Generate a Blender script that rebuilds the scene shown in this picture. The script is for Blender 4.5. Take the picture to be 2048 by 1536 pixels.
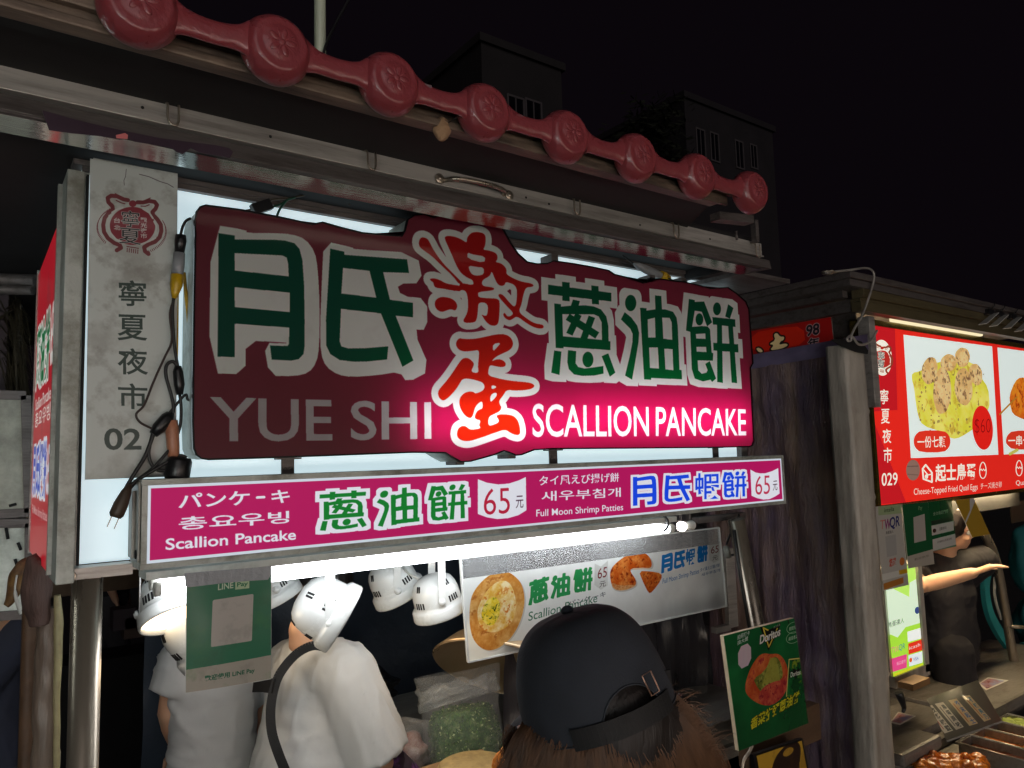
import bpy, bmesh, math, random
import numpy as np
from mathutils import Vector, Matrix, Quaternion, noise as mnoise

for o in list(bpy.data.objects):
    bpy.data.objects.remove(o, do_unlink=True)
SC = bpy.context.scene
COL = SC.collection

# ------------------------------------------------------------------ camera
FPX, CX, CY, CZ = 1489.0, 1024.0, 768.0, 1.85
RW = np.array([[0.80657681, 0.03368994, 0.59016849],
               [-0.59044013, 0.09411053, 0.80157574],
               [-0.02853603, -0.99499156, 0.09579926]])
cam_d = bpy.data.cameras.new('camera')
cam = bpy.data.objects.new('camera', cam_d)
COL.objects.link(cam)
cam_d.sensor_width = 36.0
cam_d.lens = FPX / 2048.0 * 36.0
cam_d.clip_start = 0.02
cam_d.clip_end = 400.0
_r, _u, _b = RW[:, 0], -RW[:, 1], -RW[:, 2]
cam.matrix_world = Matrix(((_r[0], _u[0], _b[0], 0.0), (_r[1], _u[1], _b[1], 0.0),
                           (_r[2], _u[2], _b[2], CZ), (0, 0, 0, 1)))
SC.camera = cam

# ------------------------------------------------------------------ night sky, glow of the street, exposure
world = bpy.data.worlds.new('World')
SC.world = world
world.use_nodes = True
wn = world.node_tree
wn.nodes.clear()
bgn = wn.nodes.new('ShaderNodeBackground')
bgn.inputs[0].default_value = (0.40, 0.26, 0.42, 1)
bgn.inputs[1].default_value = 0.007
won = wn.nodes.new('ShaderNodeOutputWorld')
wn.links.new(bgn.outputs[0], won.inputs[0])
sun_d = bpy.data.lights.new('street_glow', 'SUN')
sun_d.energy = 0.35
sun_d.angle = math.radians(44)
sun_d.color = (1.0, 0.92, 0.90)
sun = bpy.data.objects.new('street_glow', sun_d)
COL.objects.link(sun)
sun.location = (1, -3, 4)
sun.rotation_euler = Vector((0.30, 1.0, -0.25)).to_track_quat('-Z', 'Y').to_euler()
SC.view_settings.view_transform = 'Standard'
SC.view_settings.look = 'None'
SC.view_settings.exposure = 0.0
SC.view_settings.gamma = 1.0
SC.view_settings.use_curve_mapping = False
SC.cycles.use_denoising = True
SC.cycles.max_bounces = 8
SC.cycles.transparent_max_bounces = 12
SC.cycles.sample_clamp_indirect = 4.0
SC.cycles.caustics_reflective = False
SC.cycles.caustics_refractive = False

# ------------------------------------------------------------------ measuring helpers: a sight line met with a real plane
def ray(px, py):
    return RW @ np.array([(px - CX) / FPX, (py - CY) / FPX, 1.0])
def PY(px, py, y):
    d = ray(px, py); return Vector((0, 0, CZ)) + Vector(d * (y / d[1]))
def PX(px, py, x):
    d = ray(px, py); return Vector((0, 0, CZ)) + Vector(d * (x / d[0]))
def PZ(px, py, z):
    d = ray(px, py); return Vector((0, 0, CZ)) + Vector(d * ((z - CZ) / d[2]))
def PD(px, py, t):
    return Vector((0, 0, CZ)) + Vector(ray(px, py) * t)
def rect_px(q, t):
    """four sight lines of a flat rectangular panel -> its corners in space, about t metres away"""
    d = [ray(*p) for p in q]
    k = np.linalg.svd(np.array([d[0], -d[1], d[2], -d[3]]).T)[2][-1]
    k = k / k.mean() * t
    return [Vector((0, 0, CZ)) + Vector(d[i] * k[i]) for i in range(4)]
def CD(x, y, z):
    return Vector(RW @ np.array([x, y, z])).normalized()

# ------------------------------------------------------------------ colours and materials
def lin(c):
    return tuple((x / 12.92 if x <= 0.04045 else ((x + 0.055) / 1.055) ** 2.4) for x in [v / 255.0 for v in c])
def pm(name, col, rough=0.5, metal=0.0, var=0.18, scale=9.0, stretch=(1, 1, 1), bump=0.0, bscale=60.0, spec=0.5,
       trans=0.0, emit=None, estr=0.0, coat=0.0, rvar=0.12, dirt_or_light=None, dscale=3.0, damt=0.5, sss=0.0, dthr=0.55, bdist=0.01):
    m = bpy.data.materials.new(name)
    m.use_nodes = True
    nt = m.node_tree
    b = nt.nodes['Principled BSDF']
    L = lin(col)
    tc = nt.nodes.new('ShaderNodeTexCoord')
    mp = nt.nodes.new('ShaderNodeMapping')
    mp.inputs['Scale'].default_value = stretch
    nt.links.new(tc.outputs['Object'], mp.inputs[0])
    n1 = nt.nodes.new('ShaderNodeTexNoise')
    n1.inputs['Scale'].default_value = scale
    n1.inputs['Detail'].default_value = 6
    nt.links.new(mp.outputs[0], n1.inputs['Vector'])
    cr = nt.nodes.new('ShaderNodeValToRGB')
    cr.color_ramp.elements[0].position = 0.25
    cr.color_ramp.elements[1].position = 0.75
    cr.color_ramp.elements[0].color = tuple(max(0, x * (1 - var)) for x in L) + (1,)
    cr.color_ramp.elements[1].color = tuple(min(1, x * (1 + var)) for x in L) + (1,)
    nt.links.new(n1.outputs['Fac'], cr.inputs[0])
    out = cr.outputs[0]
    if dirt_or_light is not None:
        n2 = nt.nodes.new('ShaderNodeTexNoise')
        n2.inputs['Scale'].default_value = dscale
        n2.inputs['Detail'].default_value = 9
        n2.inputs['Roughness'].default_value = 0.7
        nt.links.new(mp.outputs[0], n2.inputs['Vector'])
        r2 = nt.nodes.new('ShaderNodeMapRange')
        r2.inputs['From Min'].default_value = dthr - 0.1
        r2.inputs['From Max'].default_value = dthr + 0.12
        r2.inputs['To Max'].default_value = damt
        nt.links.new(n2.outputs['Fac'], r2.inputs['Value'])
        mx = nt.nodes.new('ShaderNodeMix'); mx.data_type = 'RGBA'
        nt.links.new(r2.outputs[0], mx.inputs['Factor'])
        nt.links.new(out, mx.inputs[6])
        mx.inputs[7].default_value = lin(dirt_or_light) + (1,)
        out = mx.outputs[2]
    nt.links.new(out, b.inputs['Base Color'])
    mr = nt.nodes.new('ShaderNodeMapRange')
    mr.inputs['To Min'].default_value = max(0.03, rough - rvar)
    mr.inputs['To Max'].default_value = min(1, rough + rvar)
    nt.links.new(n1.outputs['Fac'], mr.inputs['Value'])
    nt.links.new(mr.outputs[0], b.inputs['Roughness'])
    b.inputs['Metallic'].default_value = metal
    b.inputs['Specular IOR Level'].default_value = spec
    b.inputs['Coat Weight'].default_value = coat
    b.inputs['Transmission Weight'].default_value = trans
    if sss:
        b.inputs['Subsurface Weight'].default_value = sss
        b.inputs['Subsurface Radius'].default_value = (0.02, 0.008, 0.005)
    if bump:
        n3 = nt.nodes.new('ShaderNodeTexNoise')
        n3.inputs['Scale'].default_value = bscale
        n3.inputs['Detail'].default_value = 5
        nt.links.new(mp.outputs[0], n3.inputs['Vector'])
        bp = nt.nodes.new('ShaderNodeBump')
        bp.inputs['Strength'].default_value = bump
        bp.inputs['Distance'].default_value = bdist
        nt.links.new(n3.outputs['Fac'], bp.inputs['Height'])
        nt.links.new(bp.outputs[0], b.inputs['Normal'])
    if emit is not None:
        b.inputs['Emission Color'].default_value = lin(emit) + (1,)
        b.inputs['Emission Strength'].default_value = estr
    return m

M = {}
M['steel'] = pm('brushed_steel', (182, 178, 172), 0.42, 0.5, 0.18, 6, (0.6, 6, 8), 0.12, 90, dirt_or_light=(62, 54, 46), dscale=5, damt=0.55, dthr=0.58)
M['steel_dark'] = pm('grimy_steel', (112, 106, 104), 0.5, 0.5, 0.25, 6, (0.7, 5, 7), 0.15, 90, dirt_or_light=(48, 40, 36), dscale=6, damt=0.7, dthr=0.52)
M['chrome'] = pm('polished_steel_tube', (160, 150, 136), 0.3, 0.75, 0.2, 5, (4, 4, 0.4), 0.04, 40, dirt_or_light=(90, 76, 60), dscale=7, damt=0.4, dthr=0.62)
M['alu'] = pm('old_aluminium_frame', (172, 176, 170), 0.5, 0.3, 0.2, 9, (1, 1, 1), 0.1, 120, dirt_or_light=(92, 90, 74), dscale=11, damt=0.7, dthr=0.55)
M['black_plastic'] = pm('black_plastic', (24, 24, 26), 0.35, 0, 0.2, 20)
M['rubber'] = pm('black_cable_rubber', (20, 21, 22), 0.45, 0, 0.2, 30)
M['yellow_tape'] = pm('yellow_tape', (196, 158, 22), 0.4, 0, 0.2, 40, dirt_or_light=(70, 56, 20), dscale=30)
M['tan_tape'] = pm('tan_tape', (176, 120, 92), 0.45, 0, 0.15, 40, dirt_or_light=(70, 40, 34), dscale=40)
M['white_lamp'] = pm('white_enamel', (208, 210, 208), 0.25, 0, 0.05, 6, coat=0.3, dirt_or_light=(120, 112, 98), dscale=20, damt=0.3, dthr=0.62)
M['dark_slot'] = pm('dark_opening', (14, 14, 15), 0.8)
M['white_plastic'] = pm('white_plastic', (196, 196, 190), 0.4, 0, 0.08, 12, dirt_or_light=(110, 104, 90), dscale=18, damt=0.4, dthr=0.6)
M['grey_plastic'] = pm('grey_plastic_cap', (150, 150, 142), 0.4, 0, 0.12, 14, dirt_or_light=(80, 78, 66), dscale=12, damt=0.5)
M['dark_roof'] = pm('dark_underside', (18, 15, 18), 0.8, 0, 0.3, 4, dirt_or_light=(10, 9, 10), dscale=4)
M['gutter'] = pm('painted_gutter', (128, 110, 94), 0.5, 0.2, 0.3, 4, (0.8, 4, 4), 0.1, 60, dirt_or_light=(48, 40, 36), dscale=3.5, damt=0.85, dthr=0.48)
M['red_plastic'] = pm('translucent_red_plastic', (140, 62, 68), 0.3, 0, 0.12, 20, bump=0.25, bscale=70, trans=0.12, sss=0.3, coat=0.2, dirt_or_light=(110, 44, 50), dscale=10, damt=0.35)
M['pale_pole'] = pm('pale_green_paint', (182, 190, 170), 0.4, 0, 0.15, 6, (3, 3, 0.5), 0.05, 40)
M['purple_tarp'] = pm('dark_purple_tarp', (104, 84, 106), 0.31, 0, 0.35, 12, (1.5, 2.5, 0.5), 1.0, 64, spec=0.7, rvar=0.14, dirt_or_light=(140, 112, 86), dscale=2.5, damt=0.85, dthr=0.48)  # brown patches paint warm stall light onto the purple
M['purple_hem'] = pm('purple_tarp_hem', (118, 106, 136), 0.5, 0, 0.2, 12, bump=0.3, bscale=50)
M['grey_wrap'] = pm('grey_tape_wrap', (172, 166, 156), 0.5, 0, 0.2, 10, (2, 2, 0.5), 0.35, 60, dirt_or_light=(110, 98, 84), dscale=7, damt=0.6)
M['brown_cloth'] = pm('brown_cloth', (84, 64, 58), 0.7, 0, 0.3, 20, (4, 4, 0.6), 0.4, 60)
M['pvc'] = pm('grimy_plastic_wrap', (122, 108, 96), 0.4, 0, 0.35, 18, (3, 3, 0.4), 0.4, 40, dirt_or_light=(70, 52, 44), dscale=8, damt=0.6)
M['dark_sheet'] = pm('dark_back_tarp', (50, 58, 70), 0.55, 0, 0.35, 3, bump=0.3, bscale=14, bdist=0.03)
M['dusk_sheet'] = pm('smoky_plastic_sheet', (52, 50, 54), 0.3, 0, 0.25, 4, (3, 3, 0.7), 0.4, 18, spec=0.6)
M['asphalt'] = pm('asphalt', (62, 60, 60), 0.85, 0, 0.3, 18, bump=0.4, bscale=160)
M['counter'] = pm('counter_steel', (150, 148, 142), 0.38, 0.6, 0.2, 5, (1, 4, 4), 0.1, 60, dirt_or_light=(80, 66, 52), dscale=6, damt=0.5)
M['tshirt'] = pm('white_cotton', (205, 205, 204), 0.85, 0, 0.05, 8, bump=0.15, bscale=30, bdist=0.006)
M['skin'] = pm('skin', (206, 160, 130), 0.5, 0, 0.08, 14, sss=0.15)
M['cap'] = pm('black_cotton_cap', (42, 46, 54), 0.9, 0, 0.2, 30, bump=0.3, bscale=300, bdist=0.002)
M['strap'] = pm('black_webbing', (12, 12, 14), 0.75, 0, 0.2, 40, bump=0.3, bscale=300, bdist=0.002)
M['hair_dark'] = pm('dark_hair', (26, 20, 18), 0.4, 0, 0.3, 30)
M['dark_trousers'] = pm('dark_grey_trousers', (66, 64, 68), 0.85, 0, 0.15, 12, bump=0.2, bscale=20)
M['dark_shirt'] = pm('black_shirt', (26, 24, 30), 0.85, 0, 0.2, 12, bump=0.2, bscale=20)
M['navy_shirt'] = pm('navy_shirt', (40, 44, 60), 0.85, 0, 0.2, 12, bump=0.2, bscale=20)
M['teal'] = pm('teal_fabric', (44, 150, 154), 0.7, 0, 0.15, 6, bump=0.3, bscale=16)
M['teal_dark'] = pm('dark_teal_fabric', (28, 112, 118), 0.75, 0, 0.15, 6, bump=0.3, bscale=16)
M['wood'] = pm('raw_wood_board', (150, 116, 78), 0.6, 0, 0.2, 6, (1, 8, 8), 0.1, 60)
M['dark_wood'] = pm('old_dark_wood', (84, 62, 44), 0.6, 0, 0.25, 6, (1, 6, 6), 0.2, 50)
M['orange_food'] = pm('fried_batter', (214, 128, 40), 0.35, 0, 0.35, 40, bump=0.6, bscale=60, coat=0.3, dirt_or_light=(120, 56, 16), dscale=30, damt=0.6, dthr=0.5)
M['cake'] = pm('griddle_dough', (178, 150, 96), 0.6, 0, 0.2, 16, bump=0.4, bscale=40, dirt_or_light=(110, 86, 50), dscale=22, damt=0.6)
M['sauce_red'] = pm('brown_sauce', (96, 44, 20), 0.2, 0, 0.2, 20, coat=0.5)
M['sauce_orange'] = pm('chilli_sauce', (160, 84, 18), 0.3, 0, 0.35, 30, bump=0.3, bscale=80)
M['leafgreen'] = pm('chopped_green', (124, 142, 40), 0.5, 0, 0.3, 30, bump=0.5, bscale=60)
M['foliage'] = pm('dark_fronds', (58, 50, 34), 0.7, 0, 0.35, 8)
M['leaf'] = pm('night_leaves', (38, 42, 28), 0.7, 0, 0.35, 3)
M['bark'] = pm('bark', (70, 56, 44), 0.9, 0, 0.3, 10, bump=0.5, bscale=20)
M['facade'] = pm('night_dark_facade', (44, 40, 41), 0.85, 0, 0.25, 0.6, dirt_or_light=(32, 29, 30), dscale=0.5)  # wall colour darkened to stand in for weak night light
M['facade2'] = pm('night_dark_tile', (42, 37, 41), 0.8, 0, 0.25, 0.8, dirt_or_light=(28, 25, 28), dscale=0.6)  # tile colour darkened the same way, for unlit night walls
M['win_frame'] = pm('old_window_frame', (84, 78, 80), 0.6, 0, 0.1, 4)
M['win_glass'] = pm('dark_window_glass', (16, 16, 22), 0.1, 0, 0.1, 4)
M['whiteboard'] = pm('stained_white_panel', (228, 234, 224), 0.45, 0, 0.1, 3, dirt_or_light=(96, 100, 86), dscale=3.5, damt=0.7, dthr=0.5)
M['greyboard'] = pm('grimy_grey_panel', (186, 186, 172), 0.5, 0, 0.15, 3, dirt_or_light=(66, 66, 58), dscale=3.5, damt=0.7, dthr=0.5)
M['film_tape'] = pm('torn_purple_tape', (62, 48, 60), 0.35, 0, 0.25, 10, bump=0.2, bscale=40)
M['duct'] = pm('grey_duct_tape', (142, 146, 150), 0.4, 0.1, 0.15, 20, bump=0.3, bscale=60)
M['acrylic_edge'] = pm('acrylic_edge', (206, 208, 206), 0.25, 0, 0.05, 6)

def emitter(name, col, strength):
    m = bpy.data.materials.new(name); m.use_nodes = True
    nt = m.node_tree; nt.nodes.clear()
    e = nt.nodes.new('ShaderNodeEmission'); o = nt.nodes.new('ShaderNodeOutputMaterial')
    e.inputs[0].default_value = lin(col) + (1,); e.inputs[1].default_value = strength
    nt.links.new(e.outputs[0], o.inputs[0]); return m
M['polished'] = pm('polished_soffit', (214, 216, 214), 0.12, 1.0, 0.1, 8, (1, 4, 4), 0.05, 50, rvar=0.06, dirt_or_light=(150, 148, 146), dscale=6, damt=0.4, dthr=0.62)
M['tube'] = emitter('lit_fluorescent_tube', (246, 250, 255), 12.0)
M['tube_warm'] = emitter('lit_warm_tube', (255, 238, 190), 1.0)
M['bulb'] = emitter('lit_bulb', (255, 246, 240), 14.0)
M['lamp_lens'] = emitter('lit_lamp_lens', (255, 226, 186), 5.0)

def film(name, alpha=0.25, rough=0.12, col=(0.9, 0.92, 0.92)):
    m = bpy.data.materials.new(name); m.use_nodes = True
    nt = m.node_tree; nt.nodes.clear()
    o = nt.nodes.new('ShaderNodeOutputMaterial')
    t = nt.nodes.new('ShaderNodeBsdfTransparent'); t.inputs[0].default_value = (0.95, 0.96, 0.96, 1)
    p = nt.nodes.new('ShaderNodeBsdfPrincipled')
    p.inputs['Base Color'].default_value = col + (1,); p.inputs['Roughness'].default_value = rough
    n = nt.nodes.new('ShaderNodeTexNoise'); n.inputs['Scale'].default_value = 26; n.inputs['Detail'].default_value = 5
    bp = nt.nodes.new('ShaderNodeBump'); bp.inputs['Strength'].default_value = 0.8; bp.inputs['Distance'].default_value = 0.01
    nt.links.new(n.outputs['Fac'], bp.inputs['Height']); nt.links.new(bp.outputs[0], p.inputs['Normal'])
    mx = nt.nodes.new('ShaderNodeMixShader')
    lw = nt.nodes.new('ShaderNodeLayerWeight'); lw.inputs[0].default_value = 0.35
    nt.links.new(bp.outputs[0], lw.inputs['Normal'])
    mr = nt.nodes.new('ShaderNodeMapRange'); mr.inputs['To Min'].default_value = alpha * 0.5; mr.inputs['To Max'].default_value = min(1, alpha * 2.6)
    nt.links.new(lw.outputs['Facing'], mr.inputs['Value'])
    nt.links.new(mr.outputs[0], mx.inputs[0])
    nt.links.new(t.outputs[0], mx.inputs[1]); nt.links.new(p.outputs[0], mx.inputs[2]); nt.links.new(mx.outputs[0], o.inputs[0])
    return m
M['clear_film'] = film('clear_plastic_film', 0.13)
M['frost_film'] = film('wet_clear_acrylic', 0.2, 0.25)

# ------------------------------------------------------------------ object helpers
WL = {}
def wloc(o):
    return WL.get(o.name, Vector((0, 0, 0)))
def tag(o, label=None, cat=None, group=None, kind=None):
    if label: o['label'] = label
    if cat: o['category'] = cat
    if group: o['group'] = group
    if kind: o['kind'] = kind
    return o
def thing(name, label, cat, loc=(0, 0, 0), group=None):
    o = bpy.data.objects.new(name, None); COL.objects.link(o)
    o.location = loc; o.empty_display_size = 0.05
    WL[o.name] = Vector(loc)
    return tag(o, label, cat, group)
def link_mesh(name, me, mats, parent=None, rebase=True, smooth=False):
    o = bpy.data.objects.new(name, me); COL.objects.link(o)
    for m in (mats if isinstance(mats, (list, tuple)) else [mats]):
        me.materials.append(m)
    if smooth:
        for p in me.polygons: p.use_smooth = True
    if parent is not None:
        me.transform(Matrix.Translation(-wloc(parent)))
        o.parent = parent; WL[o.name] = wloc(parent).copy()
    elif rebase and len(me.vertices):
        co = np.empty(len(me.vertices) * 3); me.vertices.foreach_get('co', co); co = co.reshape(-1, 3)
        c = Vector(((co[:, 0].min() + co[:, 0].max()) / 2, (co[:, 1].min() + co[:, 1].max()) / 2, co[:, 2].min()))
        me.transform(Matrix.Translation(-c)); o.location = c; WL[o.name] = c
    return o
def copy_obj(o, parent=None):
    c = o.copy(); COL.objects.link(c); c.parent = parent; WL[c.name] = wloc(o)
    return c

class MB:
    """collects shapes in world metres and links them as one mesh object"""
    def __init__(s): s.bm = bmesh.new(); s.mi = 0
    def _f(s, vs, smooth=False):
        try:
            f = s.bm.faces.new(vs); f.material_index = s.mi; f.smooth = smooth; return f
        except ValueError: return None
    def box(s, a, b, bev=0.0):
        a, b = Vector(a), Vector(b)
        x0, x1 = sorted((a.x, b.x)); y0, y1 = sorted((a.y, b.y)); z0, z1 = sorted((a.z, b.z))
        return s.hexa([(x0, y0, z0), (x1, y0, z0), (x1, y1, z0), (x0, y1, z0), (x0, y0, z1), (x1, y0, z1), (x1, y1, z1), (x0, y1, z1)], bev)
    def hexa(s, c, bev=0.0):
        v = [s.bm.verts.new(p) for p in c]
        fs = [s._f([v[i] for i in q]) for q in ((3, 2, 1, 0), (4, 5, 6, 7), (0, 1, 5, 4), (1, 2, 6, 5), (2, 3, 7, 6), (3, 0, 4, 7))]
        if bev:
            es = list({e for f in fs if f for e in f.edges})
            r = bmesh.ops.bevel(s.bm, geom=es, offset=bev, segments=2, profile=0.6, affect='EDGES')
            for f in r['faces']: f.material_index = s.mi
        return s
    def obox(s, c, ax, ay, az, bev=0.0):
        c, ax, ay, az = Vector(c), Vector(ax), Vector(ay), Vector(az)
        return s.hexa([c - ax - ay - az, c + ax - ay - az, c + ax + ay - az, c - ax + ay - az,
                       c - ax - ay + az, c + ax - ay + az, c + ax + ay + az, c - ax + ay + az], bev)
    def tube(s, pts, r, n=10, caps=True, closed=False):
        pts = [Vector(p) for p in pts]
        rr = list(r) if isinstance(r, (list, tuple)) else [r] * len(pts)
        if len(rr) != len(pts): rr = list(np.interp(np.linspace(0, 1, len(pts)), np.linspace(0, 1, len(rr)), rr))
        rings = []; prev = None
        for i, p in enumerate(pts):
            if closed: t = (pts[(i + 1) % len(pts)] - pts[i - 1])
            else: t = (pts[min(i + 1, len(pts) - 1)] - pts[max(i - 1, 0)])
            t.normalize()
            if prev is None:
                a = t.orthogonal().normalized()
            else:
                a = prev - t * prev.dot(t)
                a = a.normalized() if a.length > 1e-6 else t.orthogonal().normalized()
            prev = a; b = t.cross(a)
            rings.append([s.bm.verts.new(p + (a * math.cos(2 * math.pi * k / n) + b * math.sin(2 * math.pi * k / n)) * rr[i]) for k in range(n)])
        m = len(rings)
        for i in range(m if closed else m - 1):
            A, B = rings[i], rings[(i + 1) % m]
            for k in range(n): s._f([A[k], A[(k + 1) % n], B[(k + 1) % n], B[k]], True)
        if caps and not closed:
            s._f(list(reversed(rings[0]))); s._f(rings[-1])
        return s
    def lathe(s, prof, mat, n=28, squash=(1, 1)):
        """prof: (radius, height) pairs turned round local Z, placed by MAT"""
        rings = []
        for r, h in prof:
            if r < 1e-6: rings.append([s.bm.verts.new(mat @ Vector((0, 0, h)))])
            else: rings.append([s.bm.verts.new(mat @ Vector((r * squash[0] * math.cos(2 * math.pi * k / n), r * squash[1] * math.sin(2 * math.pi * k / n), h))) for k in range(n)])
        for A, B in zip(rings, rings[1:]):
            if len(A) == 1 and len(B) == 1: continue
            for k in range(n):
                if len(A) == 1: s._f([A[0], B[k], B[(k + 1) % n]], True)
                elif len(B) == 1: s._f([A[k], B[0], A[(k + 1) % n]], True)
                else: s._f([A[k], B[k], B[(k + 1) % n], A[(k + 1) % n]], True)
        return s
    def prism(s, poly, d, cap_front=True, cap_back=True):
        """poly: 3D outline, d: extrusion vector"""
        a = [s.bm.verts.new(Vector(p)) for p in poly]; d = Vector(d)
        b = [s.bm.verts.new(Vector(p) + d) for p in poly]
        n = len(a)
        for i in range(n): s._f([a[i], a[(i + 1) % n], b[(i + 1) % n], b[i]])
        if cap_front: s._f(list(reversed(a)))
        if cap_back: s._f(b)
        return s
    def ball(s, c, r, mat=None, sub=2, wob=0.0, seed=0):
        r3 = r if isinstance(r, (list, tuple)) else (r, r, r)
        g = bmesh.ops.create_icosphere(s.bm, subdivisions=sub, radius=1.0)
        rot = mat if mat is not None else Matrix.Identity(3)
        c = Vector(c)
        for v in g['verts']:
            k = 1.0 + (wob * mnoise.noise(v.co * 1.7 + Vector((seed * 3.1, seed, 0))) if wob else 0)
            v.co = c + rot @ Vector((v.co.x * r3[0], v.co.y * r3[1], v.co.z * r3[2])) * k
            for f in v.link_faces: f.material_index = s.mi; f.smooth = True
        return s
    def grid(s, fn, nu, nv, smooth=True):
        V = [[s.bm.verts.new(Vector(fn(i / nu, j / nv))) for i in range(nu + 1)] for j in range(nv + 1)]
        for j in range(nv):
            for i in range(nu): s._f([V[j][i], V[j][i + 1], V[j + 1][i + 1], V[j + 1][i]], smooth)
        return s
    def build(s, name, mats, parent=None, smooth=False, normals=True):
        if normals: bmesh.ops.recalc_face_normals(s.bm, faces=s.bm.faces)
        me = bpy.data.meshes.new(name); s.bm.to_mesh(me); s.bm.free()
        return link_mesh(name, me, mats, parent, smooth=smooth)
def frame_mat(loc, zaxis, up=(0, 0, 1)):
    z = Vector(zaxis).normalized(); x = Vector(up).cross(z)
    x = x.normalized() if x.length > 1e-4 else Vector((1, 0, 0)); y = z.cross(x)
    return Matrix(((x.x, y.x, z.x, loc[0]), (x.y, y.y, z.y, loc[1]), (x.z, y.z, z.z, loc[2]), (0, 0, 0, 1)))
def smooth_path(pts, n=6):
    pts = [Vector(p) for p in pts]; out = []
    for i in range(len(pts) - 1):
        p0, p1, p2, p3 = pts[max(i - 1, 0)], pts[i], pts[i + 1], pts[min(i + 2, len(pts) - 1)]
        for k in range(n):
            t = k / n
            out.append(0.5 * ((2 * p1) + (p2 - p0) * t + (2 * p0 - 5 * p1 + 4 * p2 - p3) * t * t + (3 * p1 - p0 - 3 * p2 + p3) * t ** 3))
    out.append(pts[-1]); return out
rnd = random.Random(5)
# ------------------------------------------------------------------ flat print: drawn as pixels in the sign's own metres
SS = 2
_txt = {}
def glyphs(s, bold=0.0):
    key = (s, bold)
    if key not in _txt:
        c = bpy.data.curves.new('t', 'FONT'); c.body = s; c.size = 1.0; c.offset = bold; c.resolution_u = 4
        o = bpy.data.objects.new('t', c); COL.objects.link(o)
        bpy.context.view_layer.update()
        me = o.evaluated_get(bpy.context.evaluated_depsgraph_get()).to_mesh()
        me.calc_loop_triangles()
        v = np.array([x.co[:2] for x in me.vertices]); t = np.array([x.vertices[:] for x in me.loop_triangles])
        o.evaluated_get(bpy.context.evaluated_depsgraph_get()).to_mesh_clear()
        bpy.data.objects.remove(o); bpy.data.curves.remove(c)
        lo, hi = v.min(0), v.max(0)
        _txt[key] = ((v - lo) / (hi - lo), t)
    return _txt[key]
def fbm(h, w, cells, seed=0, octs=5, rough=0.55):
    rs = np.random.RandomState(seed); out = np.zeros((h, w)); amp, tot = 1.0, 0.0
    for o in range(octs):
        n = max(2, int(cells * 2 ** o)); m = max(2, int(n * w / h))
        g = rs.rand(n + 2, m + 2)
        y = np.linspace(0, n, h); x = np.linspace(0, m, w)
        yi, xi = y.astype(int), x.astype(int); fy, fx = (y - yi)[:, None], (x - xi)[None, :]
        fy, fx = fy * fy * (3 - 2 * fy), fx * fx * (3 - 2 * fx)
        a = g[yi][:, xi] * (1 - fx) + g[yi][:, xi + 1] * fx
        b = g[yi + 1][:, xi] * (1 - fx) + g[yi + 1][:, xi + 1] * fx
        out += amp * (a * (1 - fy) + b * fy); tot += amp; amp *= rough
        if n > max(h, w): break
    return out / tot
def chaikin(p, n=2):
    p = np.asarray(p, float)
    for _ in range(n):
        q = np.roll(p, -1, 0); p = np.stack([p * 0.75 + q * 0.25, p * 0.25 + q * 0.75], 1).reshape(-1, 2)
    return p
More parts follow.
